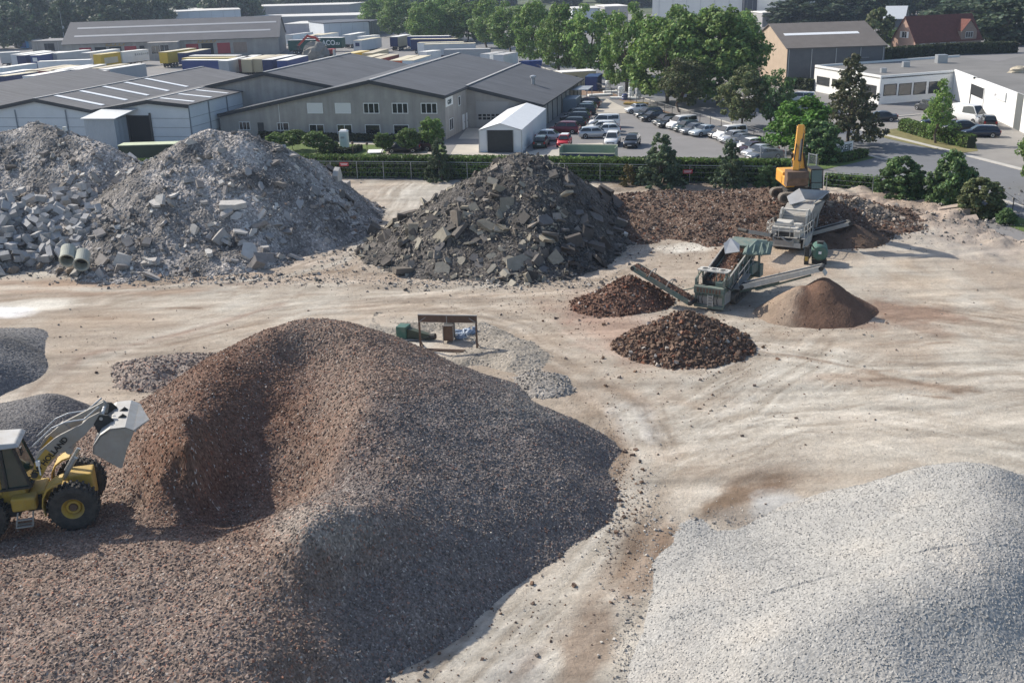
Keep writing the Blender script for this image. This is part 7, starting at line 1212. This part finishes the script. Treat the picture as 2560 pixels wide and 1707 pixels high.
MB().beam(fr(0, h1-.4, -.09), fr(.12, h1-.1, -.09), .04, .04).beam(fr(1, h1-.4, -.09), fr(.88, h1-.1, -.09), .04, .04).beam(fr(.49, h1-.45, -.09), fr(.49, h1, -.09), .05, .05).beam(fr(-.02, h1+.04), fr(1.02, h1+.04), .12, .06).obj('brace', M_GREY2, FRT); MB().tube(fr(0, .08, -.1), fr(.8, .08, -.25), .05, 8).tube(fr(0, .08, -.3), fr(.78, .06, -.4), .05, 8).obj('base_pipe', M_RUST, FRT)
p = G(1122, 856); t = thing('generator', 'small rusty box shaped machine standing below the frame', 'generator', p, rad(-4)); MB().box((0, .3, .62), (.6, .8, .95)).obj('housing', M_RUST, t, bevel=.02); MB().box((0, .3, 1.14), (.55, .75, .06)).box((0, .7, 1.3), (.5, .3, .3)).obj('top_grille', M_DKMACH, t); b = MB(); [b.beam((x, y, 0), (x, y, 1.2), .05, .05) for x in (-.32, .32) for y in (-.12, .72)]; b.beam((-.32, -.12, 1.15), (.32, -.12, 1.15), .05, .05).obj('frame', M_GREY2, t)
p = G(1005, 848); t = thing('pump_unit', 'low green machine with a long body and hoses left of the frame', 'pump', p, rad(-20)); MB().box((0, .3, .45), (.7, .8, .8)).obj('housing', M_TANK, t, bevel=.04); MB().hexa([(.3, 0, .1), (1.9, .1, .1), (1.9, .5, .1), (.3, .6, .1), (.3, .05, .7), (1.9, .15, .4), (1.9, .45, .4), (.3, .55, .7)]).obj('boom_box', mat('olive_machine', (.06, .075, .05), .6, var=.2), t); MB().tube((1.8, .3, .25), (2.2, .3, .3), .2, 12).obj('motor', M_DKMACH, t); MB().path([(1.9, .1, .3), (1.2, -.3, .1), (.2, -.5, .04), (-.6, -.3, .03)], .035).obj('hose', M_BLK, t)
p = G(1160, 845); c = MB()
for i in range(9): R = random.Random(i); c.blob((R.uniform(-.6, .7), R.uniform(-.3, .9), .1), (R.uniform(.2, .45), R.uniform(.15, .4), R.uniform(.12, .4)), i, .35, 8, 6)
c = c.obj('crumpled_tarpaulin', mat('blue_grey_sheeting', (.30, .36, .45), .5, var=.25, scale=4)); c.location = tuple(p); tag(c, 'crumpled blue grey plastic sheeting beside the rusty generator', 'tarpaulin')
for i, (x, y, r) in enumerate([(1172, 858, .35), (1180, 852, .3)]):
    p = G(x, y); b = MB(); pts = [(p[0]+r*math.cos(a), p[1]+r*math.sin(a)*.8, .05+.25*abs(math.sin(a*.5))) for a in np.linspace(0, 6.2, 16)]; b.path(pts, .03); tag(b.obj('hose_coil', mat('pale_hose', (.5, .46, .4), .6, var=.05)), 'pale hose coil lying at the foot of the frame, %s' % ('left one' if i == 0 else 'right one'), 'hose')
# ================================================================ BLOCKS, SLABS, PIPES
def hit(fn, px, py, y0=60, y1=125):
    Ys = np.linspace(y0, y1, 900); d = ray(px, py); P = CP+d*(Ys/d[1])[:, None]; z = fn(P[:, 0], P[:, 1]); k = np.nonzero(P[:, 2] <= np.maximum(z, 0))[0]
    return P[k[0]] if len(k) else None
def blockmesh(sz, seed, tap=.12):
    R = np.random.default_rng(seed); v = _CUBE*np.array(sz)*(1+R.uniform(-tap, tap*.4, (8, 3))); o = rawmesh('block', v, _CF, M_BLOCK, np.repeat([np.array((.36, .355, .35))*R.uniform(.8, 1.2)], 6, 0)); me = o.data; bpy.data.objects.remove(o); return me
KB = [blockmesh((1.0, .55, .5), 1), blockmesh((.8, .6, .5), 2), blockmesh((1.25, .5, .4), 3), blockmesh((.7, .55, .55), 4), blockmesh((.9, .7, .35), 5)]
n = 0; R = random.Random(5); placed = []
while n < 190:
    vx, vy = R.uniform(-10, 292), R.uniform(445, 606)
    if vy < 470+(abs(vx-150)/150)*-20 and R.random() < .6: continue
    if vx > 230+(600-vy)*.5 and vy > 560: continue
    p = hit(c1F, vx*1.0884, vy*1.0884)
    if p is None: continue
    z = max(p[2], 0)+R.choice([.1, .35, .6]); q = np.array([p[0], p[1], z])
    if any(np.linalg.norm(q-o) < .52 for o in placed): 
        if R.random() < .85: continue
    placed.append(q); o = bpy.data.objects.new('concrete_block', KB[R.randrange(5)]); COL.objects.link(o); o.location = tuple(q); o.rotation_euler = (R.gauss(0, .45), R.gauss(0, .45), R.uniform(0, 6.28)); tag(o, 'pale grey concrete block in the tumbled block pile at the left edge', 'concrete block', 'tumbled concrete blocks'); n += 1
def bevel_block(name, c, sz, rz, m, label, cat, group=None, rx=0, ry=0):
    o = MB().box((0, 0, 0), sz).obj(name, m, bevel=.05); o.location = c; o.rotation_euler = (rx, ry, rz); return tag(o, label, cat, group)
M_LEGO = mat('weathered_wall_block', (.36, .335, .31), .9, var=.2, scale=1.5, bump=.3, bscale=8)
wl0, wl1 = V(652, 566), V(786, 458); dd = (wl1-wl0)/7; an = math.atan2(dd[1], dd[0])
for i in range(8):
    for k in range(2):
        if (i, k) in ((0, 1), (4, 1)): continue
        p = wl0+dd*i; L_ = float(np.linalg.norm(dd))*.94; bevel_block('wall_block', (p[0]+.15*k, p[1]+.1*k+R.uniform(-.15, .15), .42+k*.84), (L_, .95, .82), an+R.uniform(-.12, .12), M_LEGO, 'big weathered stacking block in the retaining row at the foot of the concrete heap', 'wall block', 'retaining wall blocks')
def slab(fn, vx, vy, sz, col, label, group, tilt=.35, name='concrete_slab', up=.5, seed=0, cat='slab'):
    p = hit(fn, vx*1.0884, vy*1.0884)
    if p is None: return
    RR = np.random.default_rng(seed+int(vx)*7+int(vy)); nr = fnormal(fn, np.array([p[0]]), np.array([p[1]]))[0]; nr = nr+RR.normal(0, tilt, 3); k = RR.integers(5, 8); a = np.sort(RR.uniform(0, 6.28, k)); a = np.linspace(0, 6.28, k, endpoint=False)+RR.uniform(-.35, .35, k); r = RR.uniform(.7, 1.1, k); P2_ = [(sz[0]/2*r[i]*math.cos(a[i])*1.15, sz[1]/2*r[i]*math.sin(a[i])*1.15) for i in range(k)]
    o = MB().prism(P2_, -sz[2]/2, sz[2]/2).obj(name, col); F3 = rot_from(nr[None], np.array([RR.uniform(0, 6.28)]))[0]; M4 = Matrix([[*F3[i], 0] for i in range(3)]+[[0, 0, 0, 1]]); M4.translation = Vector((p[0], p[1], max(p[2], 0)+up*sz[2])); o.matrix_world = M4; return tag(o, label, cat, group)
M_SL1 = mat('pale_concrete_slab', (.52, .50, .47), .9, var=.15, scale=2, bump=.2); M_SL2 = mat('grey_concrete_slab', (.36, .35, .34), .9, var=.15, scale=2, bump=.2); M_SA1 = mat('asphalt_slab_pale', (.32, .29, .235), .9, var=.2, scale=2, bump=.3); M_SA2 = mat('asphalt_slab_grey', (.16, .15, .145), .9, var=.2, scale=2, bump=.3)
slab(c2F, 528, 478, (2.6, 1.5, .45), M_SL1, 'largest pale slab half way up the front of the concrete heap', None, .25, seed=1); slab(c2F, 575, 588, (2.0, 1.3, .5), M_SL1, 'pale broken slab at the front foot of the concrete heap', None, .3, seed=2); slab(c2F, 358, 470, (1.3, .9, .2), M_SL1, 'small bright slab on the left flank of the concrete heap', None, .2); slab(c2F, 775, 412, (1.8, 1.3, .5), M_SL1, 'big pale chunk at the right end of the concrete heap', None, .3)
Z = [(545,500),(590,520),(620,545),(555,535),(500,520),(560,560),(600,500),(640,520),(520,560),(480,585),(610,575),(650,560),(580,540),(540,600),(660,500),(530,430),(570,400),(430,420),(460,370),(510,350),(600,430),(400,450),(620,380),(690,470),(440,330)]
for i, (x, y) in enumerate(Z): slab(c2F, x, y, (R.uniform(.7, 1.4), R.uniform(.45, .8), R.uniform(.15, .35)), M_SL2 if i % 3 else M_SL1, 'thick grey slab sticking out of the concrete heap', 'slabs on the concrete heap', .55, seed=i)
slab(asF, 1192, 615, (2.6, 2.0, .22), M_SA1, 'largest pale slab leaning at the front foot of the asphalt heap', None, .25, 'asphalt_slab'); slab(asF, 1018, 622, (1.7, 1.4, .2), M_SA1, 'pale square slab at the front left corner of the asphalt heap', None, .3, 'asphalt_slab'); slab(asF, 1250, 512, (1.4, 1.2, .3), M_SA2, 'rounded grey slab in the middle of the asphalt heap', None, .2, 'asphalt_slab')
Z = [(985,520),(1000,500),(1040,545),(1090,595),(1130,590),(1155,575),(1100,610),(1060,600),(1230,590),(1280,580),(1310,570),(1340,560),(1240,545),(1300,530),(1350,520),(1330,490),(1150,530),(1080,560),(1250,620),(1130,620),(1200,560),(1370,500),(960,560),(1030,600),(1270,545),(1215,585),(1170,600),(1010,570)]
for i, (x, y) in enumerate(Z): slab(asF, x, y, (R.uniform(.7, 1.3), R.uniform(.5, .9), R.uniform(.1, .18)), M_SA1 if x < 1210 and i % 3 else M_SA2, 'flat broken slab lying on the front of the asphalt heap', 'slabs on the asphalt heap', .4, 'asphalt_slab', seed=i)
zero = lambda x, y: np.zeros_like(x)
for vx, vy, s, lb in [(1430, 550, (.9, .7, .6), 'round boulder between the asphalt and brick heaps'), (1400, 560, (.9, .6, .15), 'pale flat stone left of the round boulder'), (1438, 562, (.8, .6, .15), 'pale flat stone right of the round boulder'), (2185, 487, (2.4, 1.5, .5), 'large flat slab on the rough ground near the street, upper one'), (2200, 500, (1.6, 1.2, .6), 'large slab leaning on the upper one near the street'), (2230, 515, (1.6, 1.0, .5), 'lowest of the three slabs near the street')]:
    slab(zero, vx, vy, s, mat('boulder_brown', (.38, .31, .26), .9, var=.2, scale=1.5, bump=.3) if 'slab' in lb else M_SL1, lb, None, .25, 'boulder', .6, cat='boulder')
M_BLD = mat('sandstone_brown', (.24, .19, .145), .9, var=.25, scale=1.6, bump=.4)
for i, (vx, vy, s) in enumerate([(8, 612, 1.3), (45, 600, 1.6), (85, 592, 1.2), (120, 612, .9), (30, 628, .8), (95, 618, .9), (170, 630, 1.1), (140, 628, .7), (5, 592, 1.1)]):
    p = V(vx, vy); b = MB().blob((0, 0, 0), (s*.6, s*.45, s*.4), i+40, .22, 7, 5).obj('boulder', M_BLD); b.location = (p[0], p[1], s*.3); b.rotation_euler = (0, .2, i); tag(b, 'brown angular boulder in the row below the tumbled blocks', 'boulder', 'brown boulders below the block pile')
for i, (ax, ay, bx, by, z0, z1) in enumerate([(168, 652, 173, 613, 1.5, 2.3), (203, 662, 209, 625, 1.2, 1.9)]):
    p, q = G(ax, ay, z0), G(bx, by, z1); q = p+(q-p)/np.linalg.norm(q-p)*1.5; t = thing('concrete_pipe', ['wide open concrete pipe, left one of the pair at the foot of the blocks', 'wide open concrete pipe, right one of the pair with a greenish inside'][i], 'pipe', p); d = q-p; dv = Vector(d).normalized(); a = dv.cross(Vector((0, 0, 1))).normalized(); c = a.cross(dv); vs = []; N_ = 26
    for r, h in ((.52, 0), (.62, 0), (.62, .25), (.58, .27), (.58, 1.5), (.48, 1.5), (.48, .05), (.52, 0)): vs += [tuple(a*math.cos(2*math.pi*k/N_)*r+c*math.sin(2*math.pi*k/N_)*r+dv*h) for k in range(N_)]
    MB().add(vs, [(j*N_+k, j*N_+(k+1) % N_, (j+1)*N_+(k+1) % N_, (j+1)*N_+k) for j in range(7) for k in range(N_)]).obj('pipe_shell', M_PIPE, t)
    MB().add([tuple(a*math.cos(2*math.pi*k/N_)*.5+c*math.sin(2*math.pi*k/N_)*.5+dv*.9) for k in range(N_)], [tuple(range(N_))]).obj('shade_disc', M_DKMACH, t)  # dark disc added as the shade inside the pipe
# ================================================================ FENCES, GATES, SIGNS, POLES
def fence(name, label, P, h, step=3.0, m=M_STEEL, wires=4, off=.0):
    t = thing(name, label, 'fence', (P[0][0], P[0][1], 0)); b = MB()
    for a, c in zip(P[:-1], P[1:]):
        L = math.hypot(c[0]-a[0], c[1]-a[1]); n = max(1, int(L/step))
        for i in range(n): k = i/n; x, y = a[0]+(c[0]-a[0])*k, a[1]+(c[1]-a[1])*k; MB().tube((x, y, -.1), (x, y, h), .04, 6).obj('post', m, t, off=t.location)
        b.tube((a[0], a[1], h-.02), (c[0], c[1], h-.02), .03, 5)
        for i in range(wires): z = h*(i+.5)/wires; b.tube((a[0], a[1], z), (c[0], c[1], z), .008, 4)
    b.obj('rail', m, t, off=t.location); return t
FL = [(p[0], p[1]-.1) for p in FENCE]
ft = fence('chain_link_fence', 'long chain link fence with a pale top rail between the yard and the clipped hedge', [FL[0]]+gp((700, 446), (960, 448), (1240, 452), (1500, 456), (1800, 462), (1938, 464)), 2.0)
fence('chain_link_fence', 'chain link fence along the near side of the driveway', gp((2065, 478), (2180, 488), (2270, 492)), 1.9); fence('street_fence', 'green grey fence between brown verge and street', gp((1320, 172), (1470, 222), (1560, 250), (1700, 298), (1860, 340), (1990, 384)), 1.5, 3.0, M_DKSTEEL, 3); fence('street_fence', 'dark leaning fence by the shrubs at the right edge', gp((2425, 478), (2500, 520), (2560, 565), (2640, 610)), 1.7, 3.2, M_DKSTEEL, 4)
M_REDS = mat('red_sign', (.5, .05, .06), .5, var=0)
for i, (x, y) in enumerate(((864, 410), (1717, 428))):
    k = G(x, y+38); hgt = hz(x, y+38, y); o = MB().box((0, 0, 0), (1.0, .03, .42)).obj('warning_sign', M_REDS); o.location = (k[0], k[1]-.3, hgt); tag(o, ['small red sign on the fence right of the concrete heap', 'small red sign on the fence between the two conifers'][i], 'sign'); MB().box((0, -.02, .06), (.8, .01, .06)).box((0, -.02, -.06), (.7, .01, .05)).obj('sign_line', M_FRAME, o)
def gate(name, label, a, b_, h):
    t = thing(name, label, 'gate', a); d = b_-a; L = np.linalg.norm(d); m = MB().beam((0, 0, .15), (d[0], d[1], .15), .07, .07).beam((0, 0, h), (d[0], d[1], h), .07, .07); m.tube((0, 0, 0), (0, 0, h+.1), .07, 8).tube((d[0], d[1], 0), (d[0], d[1], h+.1), .07, 8); m.obj('gate_frame', M_STEEL, t); m = MB(); n = int(L/.14); [m.tube((d[0]*i/n, d[1]*i/n, .15), (d[0]*i/n, d[1]*i/n, h), .016, 4) for i in range(1, n)]; m.obj('bar', M_STEEL, t); return t
gate('bar_gate', 'tall grey bar gate standing open before the last parked cars', G(1900, 418), G(1962, 424), 2.2); gate('bar_gate', 'narrow grey bar gate panel right behind the small shrub', G(1941, 456), G(1963, 450), 2.3); gate('bar_gate', 'grey gate post panel behind the excavator cab', G(2020, 420), G(2040, 424), 1.6)
# name board by the driveway
a, b_ = G(2086, 398), G(2126, 390); Fs = Frame(a, math.atan2(b_[1]-a[1], b_[0]-a[0])); L_ = float(np.linalg.norm((b_-a)[:2])); t = thing('name_board', 'large pale board with dark lettering on posts at the driveway', 'sign', a); b = MB(); fbox(b, Fs, -.1, L_+.3, -.04, .04, .55, 1.75); b.obj('board', M_WHITE, t, off=t.location); text3(t, 'GREIF', Fs, .08, .78, -.04, 1.0, M_GREENTXT, 'v', 'lettering', -1, .012, L_/2.62); b = MB(); b.beam(Fs(.2, .06, 0), Fs(.2, .06, 1.8), .08, .08).beam(Fs(L_, .06, 0), Fs(L_, .06, 1.8), .08, .08); b.obj('post', M_DKSTEEL, t, off=t.location)
for i, (bx, by, ty) in enumerate(((620, 343, 277), (646, 344, 270), (676, 345, 264), (704, 346, 256))):
    p = G(bx, by); h = hz(bx, by, ty); t = thing('flagpole', ['leftmost white flagpole before the grey warehouse', 'white flagpole with a drooping white flag', 'white flagpole just right of the one with the flag', 'rightmost white flagpole before the grey warehouse'][i], 'flagpole', p); MB().tube((0, 0, 0), (0, 0, h), .05, 8, .03).obj('pole', M_WHITE, t)
    if i == 1:
        b = MB(); pr = [(0, 0), (.35, -.9), (.5, -1.8), (.42, -2.7), (.2, -3.4), (.02, -3.5)]; b.extr([(x, .02*math.sin(i_*2), h-.1+z) for i_, (x, z) in enumerate(pr)]+[(-.02, 0, h-3.0), (-.02, 0, h-.5)], (0, .03, 0)); b.obj('flag', M_TENT, t); MB().box((.28, -.02, h-2.5), (.2, .02, .5)).obj('emblem', M_DKSTEEL, t)
p = G(862, 371); t = thing('toilet_cabin', 'white portable toilet cabin on the lawn inside the small hedge', 'toilet cabin', p); MB().box((0, 0, 1.15), (1.15, 1.15, 2.2)).obj('cabin_body', M_WHITE, t, bevel=.05); MB().hexa([(-.62, -.62, 2.25), (.62, -.62, 2.25), (.62, .62, 2.25), (-.62, .62, 2.25), (-.4, -.4, 2.45), (.4, -.4, 2.45), (.4, .4, 2.45), (-.4, .4, 2.45)]).obj('cabin_roof', M_WHITE, t); MB().box((0, -.59, 1.1), (.75, .03, 1.8)).obj('door', mat('toilet_door', (.62, .68, .68), .5, var=.03), t); MB().box((-.1, -.61, 1.5), (.5, .02, .25)).obj('lettering', M_STEEL, t)
for x, y, lb in ((883, 386, 'short lamp post with a round head beside the hedge ring'), (919, 388, 'short lamp post with a round head in the open lawn')):
    p = G(x, y); t = thing('garden_lamp', lb, 'lamp', p); MB().tube((0, 0, 0), (0, 0, 1.3), .04, 8).obj('post', M_RUST, t); MB().blob((0, 0, 1.45), (.18, .18, .18), 1, 0, 10, 8).obj('lamp_head', M_RUST, t)
for x, y, lb in ((938, 384, 'white board lying flat on the lawn'), (997, 379, 'white board lying beside the black saloon')):
    p = G(x, y); o = MB().hexa([(-1.0, -.7, .15), (1.0, -.7, .15), (1.1, .7, .35), (-.9, .7, .35), (-1.0, -.7, .22), (1.0, -.7, .22), (1.1, .7, .42), (-.9, .7, .42)]).obj('white_board', M_WHITE); o.location = tuple(p); tag(o, lb, 'board')
# open green skip by the hedge
s1, s2 = G(1400, 400), G(1536, 402); t = thing('open_skip', 'long open skip with a pale green inside and dark blue outside beside the hedge', 'skip', s1); d = (s2-s1); L_ = float(np.linalg.norm(d)); ah = math.atan2(d[1], d[0]); Fk = Frame(s1, ah); b = MB(); H_ = 1.5
fbox(b, Fk, 0, L_, 0, .08, .1, .8); b.obj('outer_wall', mat('dark_blue_skip', (.015, .03, .09), .5, var=.15), t, off=t.location); b = MB(); fbox(b, Fk, 0, L_, 2.2, 2.28, .1, H_); fbox(b, Fk, -.08, 0, 0, 2.28, .1, H_); fbox(b, Fk, L_, L_+.08, 0, 2.28, .1, H_); fbox(b, Fk, 0, L_, .08, 2.2, .1, .2); b.obj('inner_wall', mat('pale_green_skip', (.26, .33, .24), .6, var=.12), t, off=t.location); b = MB(); [b.beam(Fk(*p_), Fk(*q_), .12, .1) for p_, q_ in (((0, 0, .82), (L_, 0, .82)), ((0, 2.25, H_), (L_, 2.25, H_)), ((L_+.03, 0, .82), (L_+.03, 2.25, H_)))]; b.obj('rim', mat('cream_rim', (.6, .6, .45), .6, var=.05), t, off=t.location)
s = thing('open_skip', 'long open container with a pale top seen between the two concrete heaps', 'skip', G(395, 398)); MB().box((0, 0, 1.0), (9, 2.3, 2.0)).obj('skip_body', mat('dark_green_skip', (.03, .05, .03), .6, var=.2), s); MB().box((0, 0, 2.03), (9.1, 2.4, .08)).obj('cover', mat('pale_green_cover', (.5, .55, .38), .7, var=.1), s)
# stacked white frames and drums at the far end of the car park
for i, (x, y, L_, a_, lb) in enumerate([(1500, 240, 4.5, 12, 'lower white bundle of profiles lying on the pale strip'), (1560, 248, 5.0, -20, 'white profiles stacked towards the drums'), (1530, 232, 3.2, 5, 'upper white bundle of profiles by the fence'), (1590, 262, 4.0, -25, 'yellow framed stack beside the white profiles')]):
    p = G(x, y); t = thing('profile_stack', lb, 'stack', p, rad(a_)); m_ = M_YEL if 'yellow' in lb else M_WHITE
    for k in range(3): MB().box((0, (k-1)*.45, .2), (L_, .35, .28)).obj('bundle', m_, t)
for i, (x, y, mm, lb) in enumerate([(1552, 244, 'white', 'white tank container among the profile stacks, left one'), (1562, 250, 'blue', 'blue drum between two white tank containers'), (1578, 246, 'white', 'white tank container among the profile stacks, middle one'), (1596, 244, 'lightgrey', 'pale tank container, right one of the profile stacks'), (1520, 228, 'white', 'small white barrel by the street fence')]):
    p = G(x, y); t = thing('tank_container', lb, 'tank', p); hh = 1.9 if mm != 'blue' else 1.0; MB().lathe([(0, 0), (.5, 0), (.52, .08), (.52, hh-.12), (.42, hh), (0, hh)], n=14).obj('tank_shell', BOXM[mm], t); MB().lathe([(.54, hh*.33), (.56, hh*.36), (.54, hh*.39)], n=14).lathe([(.54, hh*.66), (.56, hh*.69), (.54, hh*.72)], n=14).obj('hoop', M_STEEL, t)
# loose stones and crumbs strewn over the yard
def strew(name, label, regions, sz, cols, m):
    PT_, S_, C_ = [], [], []
    for vx, vy, rx, ry, n in regions:
        for _ in range(n):
            a = random.gauss(0, .5); b2 = random.gauss(0, .5); p = V(vx+a*rx, vy+b2*ry); PT_.append((p[0], p[1])); s_ = sz[0]+random.paretovariate(2.6)*sz[1]-sz[1]; s_ = min(s_, sz[0]*6); S_.append((s_*random.uniform(.8, 1.4), s_, s_*random.uniform(.5, .9))); C_.append(np.array(random.choice(cols))*random.uniform(.7, 1.2))
    o = chunks(name, yard_h, np.array(PT_), np.array(S_), np.array(C_), m, .6, .15); tag(o, label, 'stones', kind='stuff')
strew('scattered_stone', 'small stones scattered over the yard', [(700, 640, 900, 60, 500), (1200, 700, 500, 80, 450), (1900, 700, 600, 200, 500), (1700, 950, 500, 160, 500), (1350, 1250, 160, 300, 300), (300, 780, 350, 80, 400), (2150, 500, 300, 70, 1800), (1500, 560, 250, 30, 250), (900, 480, 150, 80, 200)], (.022, .022), [(.3, .25, .2), (.42, .38, .33), (.2, .16, .13), (.5, .47, .42)], m_rub)
strew('scattered_stone', 'brick crumbs thrown around the brown heaps', [(1560, 820, 330, 110, 700), (1400, 700, 300, 70, 900), (1560, 570, 260, 40, 500), (1900, 740, 200, 30, 200), (430, 900, 200, 80, 500), (1100, 1380, 300, 200, 400), (850, 1540, 120, 60, 200), (1420, 1150, 60, 200, 500)], (.03, .035), [(.2, .13, .09), (.22, .15, .11), (.15, .11, .09), (.3, .24, .2)], m_rub)
strew('scattered_stone', 'pale crumbs beside the pale aggregate heap and below the rubble', [(1500, 1300, 50, 260, 900), (1700, 1200, 260, 35, 700), (1440, 1500, 40, 140, 600), (1400, 1100, 40, 160, 700)], (.022, .02), [(.42, .4, .37), (.3, .28, .26), (.55, .52, .47)], m_rub)
strew('scattered_stone', 'grey crumbs strewn at the feet of the rubble heaps', [(450, 640, 400, 18, 1600), (780, 560, 110, 90, 900), (1150, 650, 350, 18, 1200), (900, 600, 60, 30, 500), (1410, 560, 60, 40, 400), (2200, 500, 250, 60, 1600)], (.04, .06), [(.36, .34, .31), (.24, .22, .2), (.45, .42, .38), (.15, .14, .13)], m_rub)
# ================================================================ HAZE
mh = bpy.data.materials.new('air_haze'); mh.use_nodes = True; nh = mh.node_tree.nodes; nh.remove(nh['Principled BSDF']); pv = nh.new('ShaderNodeVolumePrincipled'); pv.inputs['Color'].default_value = (.62, .76, 1.0, 1); pv.inputs['Density'].default_value = .00018; pv.inputs['Anisotropy'].default_value = .3
mh.node_tree.links.new(pv.outputs[0], nh['Material Output'].inputs['Volume'])
hz_o = MB().box((0, 760, 14.5), (2400, 1700, 32)).obj('haze', mh); tag(hz_o, 'thin bluish summer haze over the whole place', None, kind='stuff'); hz_o.visible_shadow = True
